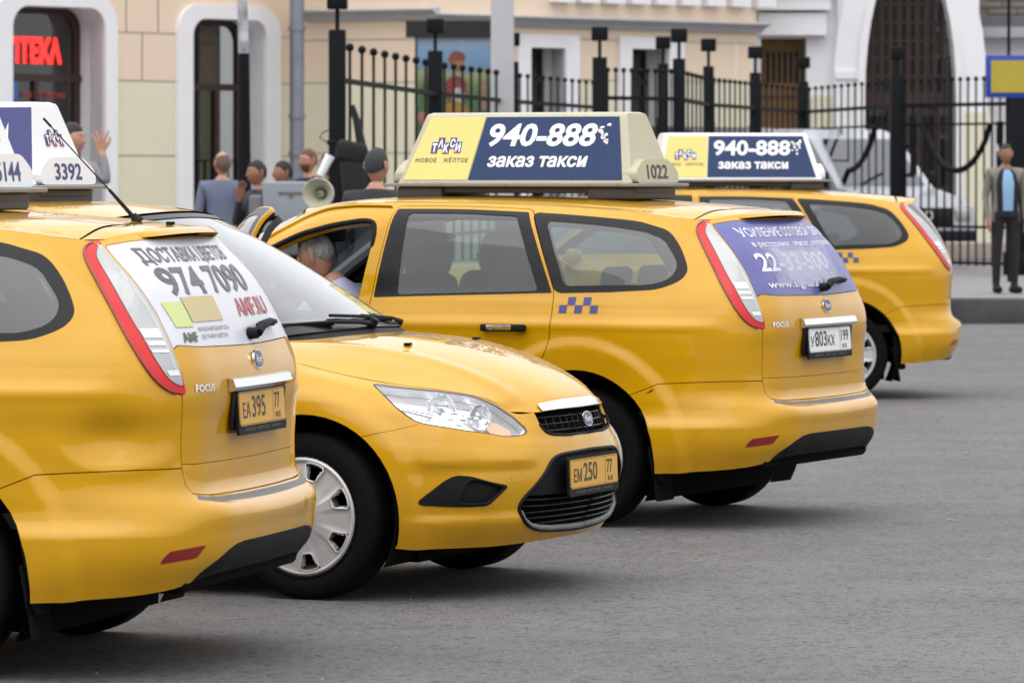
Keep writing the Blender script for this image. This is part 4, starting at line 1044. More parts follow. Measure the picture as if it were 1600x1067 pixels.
        for q in range(4):
            a = inv_all([(3.86 + q * .035, .80 - q * .018, .775 - q * .012), (3.93 + q * .035, .775 - q * .02, .765 - q * .012)], FL, UE); rb_.tube(on_shell(a, -.035, s), .004, LAMPW, 6)
        dv = inv_all([(4.175,.59,.735),(4.19,.59,.70),(4.20,.60,.655)], FL, UE); rb_.tube(on_shell(dv, -.028, s), .010, LAMPW, 8)
        rb_.build('lamp_rib', L_)
        sl2 = MB()
        for q in range(3):
            x_, y_, z_ = 3.905 + q * .038, .775 - q * .020, .742 - q * .017
            a = inv_all([(x_, y_, z_), (x_ + .050, y_ - .012, z_ - .004), (x_ + .052, y_ - .014, z_ - .012), (x_ + .004, y_ - .002, z_ - .008)], FL, UE); sl2.add(on_shell(a, -.030, s), [(0, 1, 2, 3)], BLK_GLOSS)
        for (x_, y_, z_) in ((4.035, .66, .745), (4.06, .65, .70), (4.11, .62, .735), (4.12, .62, .69), (4.09, .64, .675)):
            a = inv_all([(x_, y_, z_), (x_ + .024, y_ - .02, z_ - .002), (x_ + .020, y_ - .018, z_ - .014), (x_ + .006, y_ - .004, z_ - .010)], FL, UE); sl2.add(on_shell(a, -.026, s), [(0, 1, 2, 3)], GREYP)
        sl2.build('lamp_slot', L_)
    # grilles
    def grille_mesh():
        m = MB()
        return panel('grille', ['grille'], BLK_DK, 0, sink=.05, flange=0)
    g = mobj('grille', cached('gr', grille_mesh), car)
    def inner_wall(k, m, depth):
        mb = MB()
        for s in (1, -1):
            hp = [p for p in POLY[k]]; hp = [(min(p[0], UE - 1e-4), min(p[1], V9 - 1e-4) if k == 'grille' else p[1]) for p in hp]
            V = on_shell(hp, -.002, s) + on_shell(hp, -depth, s); n = len(hp)
            mb.add(V, [(i, (i + 1) % n, n + (i + 1) % n, n + i) for i in range(n) if not (hp[i][0] > UE - .001 and hp[(i + 1) % n][0] > UE - .001)], m, True)
        return mb
    def bars():
        mb = inner_wall('grille', BLK, .052)
        for z in (.632, .658, .684):
            uv = [fz(abs(y), z) for y in np.linspace(0, .35, 12)]
            for s in (1, -1): mb.tube(on_shell(uv, -.020, s), .0038, BLK_GLOSS, 5)
        for i, y in enumerate(np.arange(.0, .36, .058)):
            uv = [fz(y, z) for z in (.612, .65, .70)]
            for s in (1, -1): mb.tube(on_shell(uv, -.022, s), .0034, BLK_GLOSS, 5)
        for s in (1, -1):
            hp = [p for p in POLY['grille'] if p[0] < UE and p[1] < V9]; hp = [(UE - 1e-3, hp[0][1])] + hp; mb.tube(on_shell(hp, .001, s), .0055, BLK, 6)
        return mb.mesh('grille_bars')
    mobj('grille_bars', cached('grb', bars), g)
    emblem(g, (4.372, 0, .660), .052, .030, None, 1, R(-14))
    lg = mobj('lower_grille', cached('lg', lambda: panel('lower_grille', ['lower_grille'], BLK_DK, 0, sink=.055, flange=0)), fbp)
    def lbars():
        mb = inner_wall('lower_grille', BLK, .058)
        for i, z in enumerate((.272, .296, .320, .344, .368)):
            ym = .44 if i else .40
            uv = [fz(abs(y), z) for y in np.linspace(0, ym + .02 * i, 12)]
            for s in (1, -1):
                a = on_shell(uv, -.014, s); b = on_shell(uv, -.040, s); n = len(a)
                mb.add([(p[0], p[1], p[2] + .004) for p in a] + [(p[0], p[1], p[2] - .006) for p in b], [(j, j + 1, n + j + 1, n + j) for j in range(n - 1)], BLK, True); mb.tube(a, .0035, BLK_GLOSS, 5)
        for y in np.arange(.0, .42, .07):
            for s in (1, -1): mb.tube(on_shell([fz(y, .262), fz(y, .372)], -.030, s), .003, BLK, 4)
        # flat panel behind the number plate
        for s in (1, -1):
            rows_ = [[(0, z), (.2, z), (e_ * .8, z), (e_, z)] for z, e_ in ((.385, .505), (.42, .465), (.47, .415), (.51, .37), (.535, .30))]
            V = []
            for rw in rows_: V += on_shell([fz(*q) for q in rw], -.016, s)
            mb.add(V, [(r_ * 4 + i, r_ * 4 + i + 1, (r_ + 1) * 4 + i + 1, (r_ + 1) * 4 + i) for r_ in range(4) for i in range(3)], BLK, True)
            hp = [p for p in POLY['lower_grille'] if p[0] < UE]; hp = [(UE - 1e-3, hp[0][1])] + hp + [(UE - 1e-3, hp[-1][1])]; mb.tube(on_shell(hp, .0, s), .008, BLK, 6)
            lip = [fz(y, z) for y, z in ((0, .246), (.15, .248), (.30, .253), (.38, .260), (.44, .272), (.49, .300), (.505, .33))]
            mb.tube(on_shell(lip, -.004, s), [.012, .012, .012, .012, .011, .009, .005], GREYP, 8)
        return mb.mesh('grille_slats')
    mobj('grille_slats', cached('lgb', lbars), lg)
    for s in (1, -1):
        f_ = mobj('fog_lamp_cover', cached(('fg', s), lambda: panel('fog_lamp_cover', ['fog'], BLK, s, sink=-.004, flange=.02)), fbp)
        mobj('fog_lamp_inset', cached(('fi', s), lambda: panel('fog_lamp_inset', ['fog_in'], BLK, s, sink=.012, flange=0)), f_)
        rr_ = MB(); rr_.tube(on_shell(POLY['fog_in'], .003, s), .005, BLK, 6, closed=True); rr_.build('fog_lamp_rim', f_)
    te = MB(); ct = inv((4.32, .555, .467), 'xyz', FL, UE); te.tube(on_shell([(ct[0] + .026 * math.cos(t), ct[1] + .026 * math.sin(t)) for t in np.linspace(0, 2 * math.pi, 25)[:-1]], -.0005, -1), .0014, PAINT, 5, closed=True); te.build('tow_eye_cap', fbp)
    # tailgate furniture
    cr = MB(); V = []
    ys = np.linspace(-.325, .325, 15)
    for z, of in ((.948, .004), (.944, .020), (.918, .028), (.906, .022), (.903, .002)):
        for y in ys: V.append(GM(-y, z, of))
    cr.add(V, [(r_ * 15 + i, r_ * 15 + i + 1, (r_ + 1) * 15 + i + 1, (r_ + 1) * 15 + i) for r_ in range(4) for i in range(14)], CHROME, True)
    for e in (0, 14): cr.add([V[r_ * 15 + e] for r_ in range(5)], [(0, 1, 2, 3, 4)], CHROME)
    cr.build('chrome_handle_bar', tg)
    rc = MB(); rc.box((GM(0, .85, 0)[0] - .001, 0, .838), (.006, .60, .125), BLK, rot=(0, R(-4), 0), bev=.002); rc.build('plate_recess', tg)
    emblem(tg, (GM(0, .995, .001)[0], 0, .998), .047, .032, None, -1, R(10))
    ft = MB(); text_on(ft, 'FOCUS', lambda a, b: GM(a, b, .004), -.585, .914, .024, .125, CHROME, .03, 1.1); ft.build('lettering', tg)
    wr = MB()
    hub = GM(.02, 1.082, .0)
    wr.tube([hub, (hub[0] - .035, hub[1], hub[2] + .002)], [.022, .018], BLK, 12)
    pA = [GM(.02, 1.085, .035), GM(.06, 1.108, .045), GM(.20, 1.118, .035), GM(.34, 1.112, .02)]
    wr.tube(pA, [.016, .017, .012, .009], BLK, 8); wr.tube([GM(.12, 1.108, .012), GM(.34, 1.104, .010)], .007, BLK, 6); wr.build('rear_wiper', tg)
    # exhaust, mud flaps, arches, floor
    ex = MB(); ex.tube([(.60, .40, .33), (.30, .42, .335), (.19, .43, .325), (.16, .43, .312)], .026, BLK, 14); ex.box((.48, .30, .34), (.30, .30, .10), BLK_DK, bev=.04); ex.build('exhaust', car)
    for s in (1, -1):
        mf = MB()
        if s == 1: mf.box((.575, s * .775, .25), (.018, .18, .25), RUB, rot=(0, R(10), 0), bev=.008); mf.box((.555, s * .845, .33), (.05, .035, .24), RUB, rot=(0, R(12), 0), bev=.012); mf.build('mud_flap', car)
        for xc, r_ in ((HUB_R, .392), (HUB_F, .376)):
            al = MB(); al.lathe([(r_, -.13), (r_ - .004, .13)], BLK_DK, 28, 'y', (xc, s * .745, HUB_Z + .005), arc=R(240), a0=R(-30))
            al.lathe([(.0, 0), (r_, 0)], BLK_DK, 28, 'y', (xc, s * .60, HUB_Z + .005), arc=R(200), a0=R(-10)); al.build('arch_liner', car)
    fl = MB(); fl.box((2.25, 0, .20), (3.3, 1.12, .14), BLK_DK); fl.box((2.25, 0, .21), (1.75, 1.58, .12), BLK_DK); fl.box((.33, 0, .35), (.42, 1.3, .16), BLK_DK, bev=.03); fl.box((4.02, 0, .26), (.38, 1.1, .08), BLK_DK)
    fl.box((.95, 0, .27), (.09, 1.3, .08), BLK_DK); fl.box((3.56, 0, .25), (.14, 1.3, .08), BLK_DK); fl.build('underbody', car)
    # cabin
    mk = np.isin(KEY, ['body', 'tailgate', 'gap', 'rear_door', 'front_door', 'q_frame', 'rd_frame', 'fd_frame', 'lamp_red', 'lamp_clear']) & (CEN[:, 1] > float(VK[3])) & (CEN[:, 0] < float(UK[11]) - .1)
    if door_open:
        trm = cached('trim_open', lambda: panel('interior_trim', [], TRIM, 1, sink=.045, flange=.0, mask=mk & ~DOOR_F)); mobj('interior_trim', trm, body)
    else:
        mobj('interior_trim', cached('trim1', lambda: panel('interior_trim', [], TRIM, 1, sink=.045, flange=.0, mask=mk)), body)
    mobj('interior_trim', cached('trim-1', lambda: panel('interior_trim', [], TRIM, -1, sink=.045, flange=.0, mask=mk)), body)
    mobj('headlining', cached('headl', lambda: ROOF.mesh('headlining', TRIML, 20, 14, b=(0, .98), off=-.04, flange=0)), body)
    for s in (1, -1):
        ap = MB(); A_ = [tuple(WIND.pn([a], [WIND.kt[-1] * .985], -.03)[0][0] * [1, s, 1]) for a in np.linspace(WIND.ks[0], WIND.ks[-1], 12)]
        ap.tube(A_, .038, TRIML, 8); ap.build('pillar_trim', body)
    it = MB(); it.box((1.75, 0, .50), (2.9, 1.45, .05), TRIM); it.box((3.10, 0, .86), (.42, 1.42, .22), TRIM, bev=.06); it.box((2.98, .36, .98), (.22, .36, .07), TRIM, bev=.03)
    it.tube([(2.75, .36, .90), (2.92, .36, .86)], .025, TRIM, 8)
    it.tube([(2.74 + .17 * math.sin(t) * .35, .36 + .185 * math.cos(t), .93 + .175 * math.sin(t)) for t in np.linspace(0, 2 * math.pi, 25)[:-1]], .014, BLK, 8, closed=True)
    it.box((2.72, .36, .925), (.04, .12, .09), TRIM, bev=.02)
    it.box((2.66, 0, 1.315), (.035, .24, .075), BLK, bev=.02); it.tube([(2.66, 0, 1.34), (2.64, 0, 1.42)], .01, BLK, 6)
    it.build('dashboard', car)
    for x, y, wd in ((2.20, .36, .50), (2.20, -.36, .50)):
        st = MB(); st.box((x + .10, y, .60), (.50, wd, .16), SEAT, rot=(0, R(-8), 0), bev=.06)
        st.box((x - .17, y, .86), (.15, wd, .58), SEAT, rot=(0, R(-14), 0), bev=.065)
        so = st.build('seat', car)
        hr = MB(); hr.box((x - .265, y, 1.225), (.11, .27, .20), SEAT, rot=(0, R(-8), 0), bev=.052)
        for q in (-.06, .06): hr.tube([(x - .23, y + q, 1.05), (x - .25, y + q, 1.18)], .007, CHROME, 6)
        hr.build('headrest', so)
    st = MB(); st.box((1.28, 0, .62), (.46, 1.30, .15), SEAT, bev=.05); st.box((1.02, 0, .85), (.14, 1.30, .50), SEAT, rot=(0, R(-16), 0), bev=.05); so = st.build('seat', car)
    for y in (-.42, 0, .42):
        hr = MB(); hr.box((.955, y, 1.13), (.07, .25, .10), SEAT, rot=(0, R(-12), 0), bev=.033); hr.build('headrest', so)
    # checker marks
    if kind != 'B':
        ck = MB()
        for s in (1, -1):
            for i in range(5):
                r_ = (i + 1) % 2
                x0 = 1.045 - i * .0385; z0 = .975 + (0 if r_ else .036)
                q = inv_all([(x0, z0), (x0 - .0385, z0), (x0 - .0385, z0 + .036), (x0, z0 + .036)]); ck.add(on_shell(q, .0015, s), [(0, 1, 2, 3)], NAVY)
        ck.build('checker_decal', body)
    else:
        ck = MB()
        for s in (1, -1):
            for i in range(5):
                r_ = (i + 1) % 2; x0 = 2.6 - i * .0385; z0 = .80 + (0 if r_ else .036)
                q = inv_all([(x0, z0), (x0 - .0385, z0), (x0 - .0385, z0 + .036), (x0, z0 + .036)]); ck.add(on_shell(q, .0015, s), [(0, 1, 2, 3)], NAVY)
        ck.build('checker_decal', body)
    for x in (HUB_R, HUB_F):
        for s in (1, -1): add_wheel(car, x, s, steer if x == HUB_F else 0)
    an = MB()
    if kind == 'A':
        p0 = ROOF.pn([ROOF.ks[0] + .03], [0], .0)[0][0]; b0 = Vector(p0)
        tip = b0 + Vector((.36, 0, .345)) if False else b0 + Vector((.335, 0, .345)); kx = b0 + (tip - b0) * .30
        an.tube([b0 + Vector((0, 0, -.002)), b0 + Vector((.02, 0, .022))], [.022, .012], BLK, 10)
        an.tube([b0 + Vector((.015, 0, .012)), kx, kx + (tip - kx) * .03, tip], [.008, .006, .0026, .0024], BLK, 6); an.tube([tip - (tip - b0) * .08, tip], .0045, BLK, 6); an.build('aerial', body)
        nz = MB(); pz = SPOIL.pn([SPOIL.ks[-1] * .62], [.0], .006)[0][0]; nz.box(tuple(pz), (.03, .014, .012), BLK, bev=.004); nz.build('washer_jet', tg)
    return car, tg, rg, body, fbp
# ---------------------------------------------------------------- asphalt
def asphalt_mat():
    m = bpy.data.materials.new('asphalt'); m.use_nodes = True; n = m.node_tree; b = n.nodes['Principled BSDF']; L = n.links.new
    tc = n.nodes.new('ShaderNodeTexCoord')
    def noise(sc_, det, ro=.6, dist=0):
        t = n.nodes.new('ShaderNodeTexNoise'); t.inputs['Scale'].default_value = sc_; t.inputs['Detail'].default_value = det; t.inputs['Roughness'].default_value = ro; t.inputs['Distortion'].default_value = dist; L(tc.outputs['Object'], t.inputs[0]); return t.outputs[0]
    def ramp(src, p0, c0, p1, c1):
        r = n.nodes.new('ShaderNodeValToRGB'); r.color_ramp.elements[0].position = p0; r.color_ramp.elements[1].position = p1; r.color_ramp.elements[0].color = (*c0, 1); r.color_ramp.elements[1].color = (*c1, 1); L(src, r.inputs[0]); return r.outputs[0]
    def mul(a, c, f=1.0):
        x = n.nodes.new('ShaderNodeMix'); x.data_type = 'RGBA'; x.blend_type = 'MULTIPLY'; x.inputs['Factor'].default_value = f; L(a, x.inputs['A']); L(c, x.inputs['B']); return x.outputs['Result']
    base = ramp(noise(.35, 5), .35, (.098, .094, .090), .65, (.128, .124, .120))
    grain = ramp(noise(85, 4, .75), .38, (.40, .40, .40), .64, (1.38, 1.38, 1.38)); c = mul(base, grain)
    v = n.nodes.new('ShaderNodeTexVoronoi'); v.inputs['Scale'].default_value = 42; L(tc.outputs['Object'], v.inputs['Vector'])
    c = mul(c, ramp(v.outputs['Color'], .08, (.42, .42, .42), .40, (1.10, 1.10, 1.10)))
    c = mul(c, ramp(noise(2.2, 7, .7), .36, (.86, .857, .855), .60, (1.05, 1.05, 1.05)))
    st = ramp(noise(.9, 4, .6, .4), .66, (1, 1, 1), .74, (.72, .71, .70)); c = mul(c, st)
    # thin wandering cracks
    v2 = n.nodes.new('ShaderNodeTexVoronoi'); v2.feature = 'DISTANCE_TO_EDGE'; v2.inputs['Scale'].default_value = .33
    nd = n.nodes.new('ShaderNodeTexNoise'); nd.inputs['Scale'].default_value = 3; nd.inputs['Detail'].default_value = 6; L(tc.outputs['Object'], nd.inputs[0])
    mxv = n.nodes.new('ShaderNodeMix'); mxv.data_type = 'VECTOR'; mxv.inputs['Factor'].default_value = .16; L(tc.outputs['Object'], mxv.inputs['A']); L(nd.outputs['Color'], mxv.inputs['B']); L(mxv.outputs['Result'], v2.inputs['Vector'])
    c = mul(c, ramp(v2.outputs['Distance'], .0012, (.6, .6, .6), .003, (1, 1, 1)), .35)
    L(c, b.inputs['Base Color'])
    rr = n.nodes.new('ShaderNodeMapRange'); rr.inputs['To Min'].default_value = .62; rr.inputs['To Max'].default_value = .9; L(noise(1.3, 5), rr.inputs[0]); L(rr.outputs[0], b.inputs['Roughness'])
    bp = n.nodes.new('ShaderNodeBump'); bp.inputs['Strength'].default_value = .7; bp.inputs['Distance'].default_value = .004; L(noise(110, 3, .7), bp.inputs['Height']); L(bp.outputs[0], b.inputs['Normal'])
    return m
g = MB(); g.add([(-400, -80, 0), (400, -80, 0), (400, 900, 0), (-400, 900, 0)], [(0, 1, 2, 3)], asphalt_mat()); g.build('ground', None, kind='structure')
# grit, cigarette ends and a yellow leaf on the asphalt
rg_ = random.Random(11); GRIT = mat('grit', (.25, .24, .22), .9)
gm = MB()
for i in range(420):
    x = rg_.uniform(-2.0, 3.2); y = rg_.uniform(13.5, 40); r_ = rg_.uniform(.002, .007)
    if x > y * .105 + .1 or x < -y * .105 - .1: continue
    a_ = [(x + r_ * math.cos(t) * rg_.uniform(.7, 1.2), y + r_ * math.sin(t) * rg_.uniform(.7, 1.2), .0005) for t in (0, 1.26, 2.5, 3.8, 5)]; gm.add(a_ + [(x, y, r_ * .9)], [(j, (j + 1) % 5, 5) for j in range(5)], GRIT)
gm.build('grit', None, kind='stuff')
lf = MB(); lf.add([(-.018, 0, .004), (-.008, -.008, .008), (.010, -.008, .006), (.020, 0, .003), (.010, .008, .007), (-.008, .008, .009)], [(0, 1, 2, 3, 4, 5)], mat('leaf_yellow', (.55, .36, .03), .7))
o = lf.build('fallen_leaf', None, label='small yellow leaf lying on the open asphalt at right', cat='leaf'); o.location = ((1485 - 800) / FPX * (FPX * CAM_H / (813 - YH)), FPX * CAM_H / (813 - YH), 0)
# ---------------------------------------------------------------- the four taxis, where they stand
POSE = dict(A=((-.7726, 16.1164), 2.90032), B=((-3.77953, 20.50729), -.37525), C=((1.5296, 22.5659), 2.69836), D=((3.19, 35.6), 3.285))
carA, tgA, rgA, bodyA, _ = make_taxi('taxi', 'yellow estate taxi with white flower delivery advert on its rear window and dented rear quarter', *POSE['A'], 'A', dent=True)
carB, tgB, rgB, bodyB, fbB = make_taxi('taxi', 'yellow estate taxi seen from the front, headlight and radiator grille facing the camera', *POSE['B'], 'B', steer=R(-5))
carC, tgC, rgC, bodyC, _ = make_taxi('taxi', 'yellow estate taxi with open front door, blue rear window advert and cream roof sign', *POSE['C'], 'C', door_open=R(-47))
carD, tgD, rgD, bodyD, _ = make_taxi('taxi', 'farthest yellow estate taxi, parked by the kerb at right with white framed blue roof sign', *POSE['D'], 'D')
roof_sign(carA, .93, 'white', '5144'); roof_sign(carB, .845, 'white', '3392'); roof_sign(carC, .915, 'cream', '1022'); roof_sign(carD, .95, 'pale', '1047')
# number plates
PZ = .842
number_plate(tgA, (GM(0, PZ, .006)[0], 0, PZ), R(4), -1, [('ЕА', -.225, -.030, .050, .085), ('395', -.12, -.030, .072, .15)], '77', True)
number_plate(tgC, (GM(0, PZ, .006)[0], 0, PZ), R(4), -1, [('У', -.245, -.028, .048, .045), ('803', -.19, -.028, .072, .145), ('КХ', -.035, -.028, .048, .09)], '199', False)
number_plate(tgD, (GM(0, PZ, .006)[0], 0, PZ), R(4), -1, [('ЕМ', -.225, -.030, .050, .085), ('248', -.12, -.030, .072, .15)], '77', True)
number_plate(fbB, (4.402, -.022, .458), R(-2), 1, [('ЕМ', -.225, -.030, .050, .085), ('250', -.12, -.030, .072, .15)], '77', True)
# rear window advert, white film: flower delivery
t = MB(); o1, o2 = .0016, .005
text_on(t, 'ДОСТАВКА ЦВЕТОВ', lambda a, b: GM(a, b, o1), -.505, 1.327, .045, .75, FGREY, .016, 1.05)
text_on(t, '974 7090', lambda a, b: GM(a, b, o1), -.510, 1.224, .088, .78, FGREY, .022, 1.0)
def sheet(t, x0, x1, z0, z1, m, n=6):
    V = [GM(x0 + (x1 - x0) * i / n, z, o1) for z in (z0, (z0 + z1) / 2, z1) for i in range(n + 1)]
    t.add(V, [(r_ * (n + 1) + i, r_ * (n + 1) + i + 1, (r_ + 1) * (n + 1) + i + 1, (r_ + 1) * (n + 1) + i) for r_ in range(2) for i in range(n)], m)
sheet(t, -.570, -.472, 1.120, 1.200, FGRN); sheet(t, -.464, -.190, 1.134, 1.214, FTAN)
text_on(t, 'AMF.RU', lambda a, b: GM(a, b, o1), .0, 1.142, .060, .38, FRED, .018, 1.0)
text_on(t, 'AMF', lambda a, b: GM(a, b, o1), -.567, 1.073, .031, .095, FGREY, .03, 1.0)
text_on(t, 'МЕЖДУНАРОДНАЯ СЕТЬ', lambda a, b: GM(a, b, o1), -.445, 1.104, .013, .28, FGREY, .0, .95)
text_on(t, 'ДОСТАВКИ ЦВЕТОВ', lambda a, b: GM(a, b, o1), -.44, 1.080, .013, .24, FGREY, .0, .95)
t.build('lettering', rgA)
t = MB()
text_on(t, 'УСИЛЕНИЕ СОТОВОЙ СВЯЗИ', lambda a, b: GM(a, b, o1), -.495, 1.322, .040, .97, FWHT, .014, 1.05)
text_on(t, 'в ресторанах, офисах, коттеджах', lambda a, b: GM(a, b, o1), -.475, 1.277, .024, .93, FWHT, .010, 1.05)
text_on(t, '22-33-500', lambda a, b: GM(a, b, o1), -.525, 1.168, .082, .76, FWHT, .024, 1.0)
text_on(t, 'www.signal22.net', lambda a, b: GM(a, b, o1), -.530, 1.090, .034, .76, FWHT, .014, 1.05)
rr = random.Random(4)      # worn, faded patch in the middle of the film
worn = bpy.data.materials.new('film_worn'); worn.use_nodes = True; n = worn.node_tree; b_ = n.nodes['Principled BSDF']; b_.inputs['Base Color'].default_value = (.50, .51, .62, 1); b_.inputs['Roughness'].default_value = .45
tc = n.nodes.new('ShaderNodeTexCoord'); nz = n.nodes.new('ShaderNodeTexNoise'); nz.inputs['Scale'].default_value = 7; nz.inputs['Detail'].default_value = 9; nz.inputs['Roughness'].default_value = .7; n.links.new(tc.outputs['Object'], nz.inputs[0])
# how faded: strongest inside a band of the film, ragged at its border (distance from the middle of the faded area)
sp_ = n.nodes.new('ShaderNodeSeparateXYZ'); n.links.new(tc.outputs['Object'], sp_.inputs[0])
def mth(op, a, b=None, c=None):
    q = n.nodes.new('ShaderNodeMath'); q.operation = op
    for i, v in enumerate((a, b, c)):
        if v is None: continue
        if hasattr(v, 'links') or hasattr(v, 'is_linked'): n.links.new(v, q.inputs[i])
        else: q.inputs[i].default_value = v
    return q.outputs[0]
dy = mth('ABSOLUTE', mth('DIVIDE', mth('SUBTRACT', sp_.outputs['Y'], .06), .30)); dz_ = mth('ABSOLUTE', mth('DIVIDE', mth('SUBTRACT', sp_.outputs['Z'], 1.19), .080))
dd = mth('MAXIMUM', dy, dz_); al = mth('MULTIPLY_ADD', nz.outputs[0], 1.7, mth('SUBTRACT', .55, mth('MULTIPLY', dd, .95))); al2 = mth('MULTIPLY', al, 1.5); al2.node.use_clamp = True
al3 = mth('MULTIPLY', al2, .62)
n.links.new(al3, b_.inputs['Alpha'])
wm = MB(); NX, NZ_ = 16, 8; V = [GM(-.44 + .76 * i / NX, 1.095 + .19 * j / NZ_, .0030) for j in range(NZ_ + 1) for i in range(NX + 1)]
wm.add(V, [(j * (NX + 1) + i, j * (NX + 1) + i + 1, (j + 1) * (NX + 1) + i + 1, (j + 1) * (NX + 1) + i) for j in range(NZ_) for i in range(NX)], worn, True)
wm.build('worn_patch', rgC); t.build('lettering', rgC)
# small dents and scratches of use: bumper scuff of the middle taxi
sc_m = MB(); q = inv_all([(.600, .615), (.575, .632), (.560, .640), (.575, .624)], float(UK[4]), float(UK[8])); sc_m.add(on_shell(q, .0015, 1), [(0, 1, 2, 3)], BLK); sc_m.build('scuff', bodyC)
# ---------------------------------------------------------------- people
SKIN = mat('skin', (.46, .25, .165), .55, noise=(30, (.44, .21, .14), .3)); SKIN2 = mat('skin_dark', (.30, .14, .08), .55, noise=(30, (.26, .12, .07), .3))
HAIRD = mat('hair_dark', (.014, .011, .010), .6, bump=(160, .9)); HAIRR = mat('hair_auburn', (.15, .055, .020), .6, bump=(160, .9)); HAIRG = mat('hair_grey', (.45, .45, .43), .7, bump=(140, 1.0), noise=(14, (.08, .08, .08), .15))
HAIRDG = mat('hair_salt', (.045, .045, .048), .7, bump=(140, 1.0), noise=(70, (.015, .015, .015), .2))
EYEW = mat('eye_white', (.7, .7, .68), .3); EYED = mat('eye_dark', (.01, .01, .01), .3); LIP = mat('lip', (.32, .12, .10), .5)
def cloth(n, c): return mat('cloth_' + n, c, .85, bump=(60, .35), noise=(9, tuple(k * .82 for k in c), .3))
def skin_mesh(joints, edges, mats, name, levels=1):
    """joints {name:(pos,radius,matkey)}; one continuous skinned surface"""
    names = list(joints); idx = {n: i for i, n in enumerate(names)}
    me = bpy.data.meshes.new('sk'); me.from_pydata([joints[n][0] for n in names], [(idx[a], idx[b]) for a, b in edges], [])
    o = bpy.data.objects.new('sk', me); COL.objects.link(o)
    md = o.modifiers.new('s', 'SKIN'); sv = me.skin_vertices[0].data
    for i, n in enumerate(names):
        r = joints[n][1]; sv[i].radius = r if isinstance(r, tuple) else (r, r); sv[i].use_root = (i == 0)
    md.use_smooth_shade = True
    if levels: ss = o.modifiers.new('u', 'SUBSURF'); ss.levels = levels; ss.render_levels = levels
    dg = bpy.context.evaluated_depsgraph_get(); m2 = bpy.data.meshes.new_from_object(o.evaluated_get(dg)); bpy.data.objects.remove(o)
    m2.materials.clear(); mk = []
    for m in mats.values(): m2.materials.append(m)
    mk = list(mats)
    segs = [(np.array(joints[a][0]), np.array(joints[b][0]), mk.index(joints[b][2])) for a, b in edges]
    C = np.array([p.center[:] for p in m2.polygons]); best = np.full(len(C), 9e9); mi = np.zeros(len(C), int)
    for a, b, k in segs:
        ab = b - a; t = np.clip(((C - a) @ ab) / (ab @ ab + 1e-9), 0, 1); d = np.linalg.norm(C - (a + t[:, None] * ab), axis=1); u = d < best; best[u] = d[u]; mi[u] = k
    m2.polygons.foreach_set('material_index', mi.astype(np.int32)); m2.polygons.foreach_set('use_smooth', [True] * len(C)); m2.name = name; return m2
def head_mesh(skin, beard=None):
    m = MB(); nu, nv = 28, 20; V = []; F = []
    for j in range(nv + 1):
        th = math.pi * j / nv
        for i in range(nu):
            ph = 2 * math.pi * i / nu; x = math.sin(th) * math.sin(ph); y = -math.sin(th) * math.cos(ph); z = math.cos(th)
            fr = max(0, -y)
            X, Y, Z = x * .074, y * .094, z * .118
            if z < -.1: k = 1 + (z + .1) * .34; X *= k; Y *= (1 + (z + .1) * (.10 if y < 0 else .5))
            Y -= fr * .006 * math.exp(-((z + .72) / .2) ** 2)                          # chin
            ex = math.exp(-((abs(x) - .40) / .17) ** 2 - ((z - .10) / .11) ** 2); Y += fr * .008 * ex    # eye sockets
            Y -= fr * .006 * math.exp(-((z - .27) / .08) ** 2) * math.exp(-(x / .6) ** 2)
            Y -= fr * .026 * math.exp(-(x / .13) ** 2) * math.exp(-((z + .17) / .13) ** 2) + fr * .010 * math.exp(-(x / .10) ** 2) * math.exp(-((z - .02) / .14) ** 2)
            Y -= fr * .006 * math.exp(-(x / .26) ** 2 - ((z + .47) / .06) ** 2)
            V.append((X, Y, Z))
    for j in range(nv):
        for i in range(nu): F.append((j * nu + i, (j + 1) * nu + i, (j + 1) * nu + (i + 1) % nu, j * nu + (i + 1) % nu))
    m.add(V, F, skin, True)
    for s in (-1, 1):
        m.tube([(s * .070, .012, .030), (s * .082, .020, .026), (s * .085, .020, -.004), (s * .076, .010, -.030), (s * .070, .004, -.026)], [.008, .011, .011, .008, .005], skin, 6)
        m.lathe([(0, .0), (.006, -.001), (.0105, -.0045), (.0115, -.009)], EYEW, 10, 'y', (s * .030, -.074, .012)); 
        m.lathe([(0, -.0010), (.0052, -.0004)], EYED, 8, 'y', (s * .030, -.0745, .012))
        m.tube([(s * .014, -.092, .032), (s * .030, -.0925, .037), (s * .046, -.083, .031)], .0017, HAIRD, 5)
    m.tube([(-.022, -.0875, -.055), (0, -.0945, -.053), (.022, -.0875, -.055)], [.002, .0048, .002], LIP, 6)
    return m
def hair_mesh(hair, style='short'):
    m = MB(); nu, nv = 28, 14; V = []; F = []; rr = random.Random(3)
    for j in range(nv + 1):
        for i in range(nu):
            ph = 2 * math.pi * i / nu; back = (1 - math.cos(ph)) / 2       # 0 front, 1 back
            lim = .345 + .16 * min(1, max(0, back - .20) * 2.8) + .13 * max(0, back - .45) / .55 + rr.uniform(-.012, .012)
            if style == 'bald': lo, hi = .40 - .16 * back, .345 + .16 * min(1, max(0, back - .20) * 2.8) + .13 * max(0, back - .45) / .55 + .06; th = math.pi * (lo + (hi - lo) * j / nv)
            else: th = math.pi * lim * j / nv
            f_ = min(1, (nv - j) / 4); k = 1.0 + f_ * (.045 + rr.uniform(-.020, .020) + (.025 if style == 'thick' else 0))
            if j == nv: k = .985
            x = math.sin(th) * math.sin(ph); y = -math.sin(th) * math.cos(ph); z = math.cos(th)
            V.append((x * .074 * k, y * .094 * k, z * .118 * k))
    for j in range(nv):
        for i in range(nu): F.append((j * nu + i, (j + 1) * nu + i, (j + 1) * nu + (i + 1) % nu, j * nu + (i + 1) % nu))
    m.add(V, F, hair, True); return m
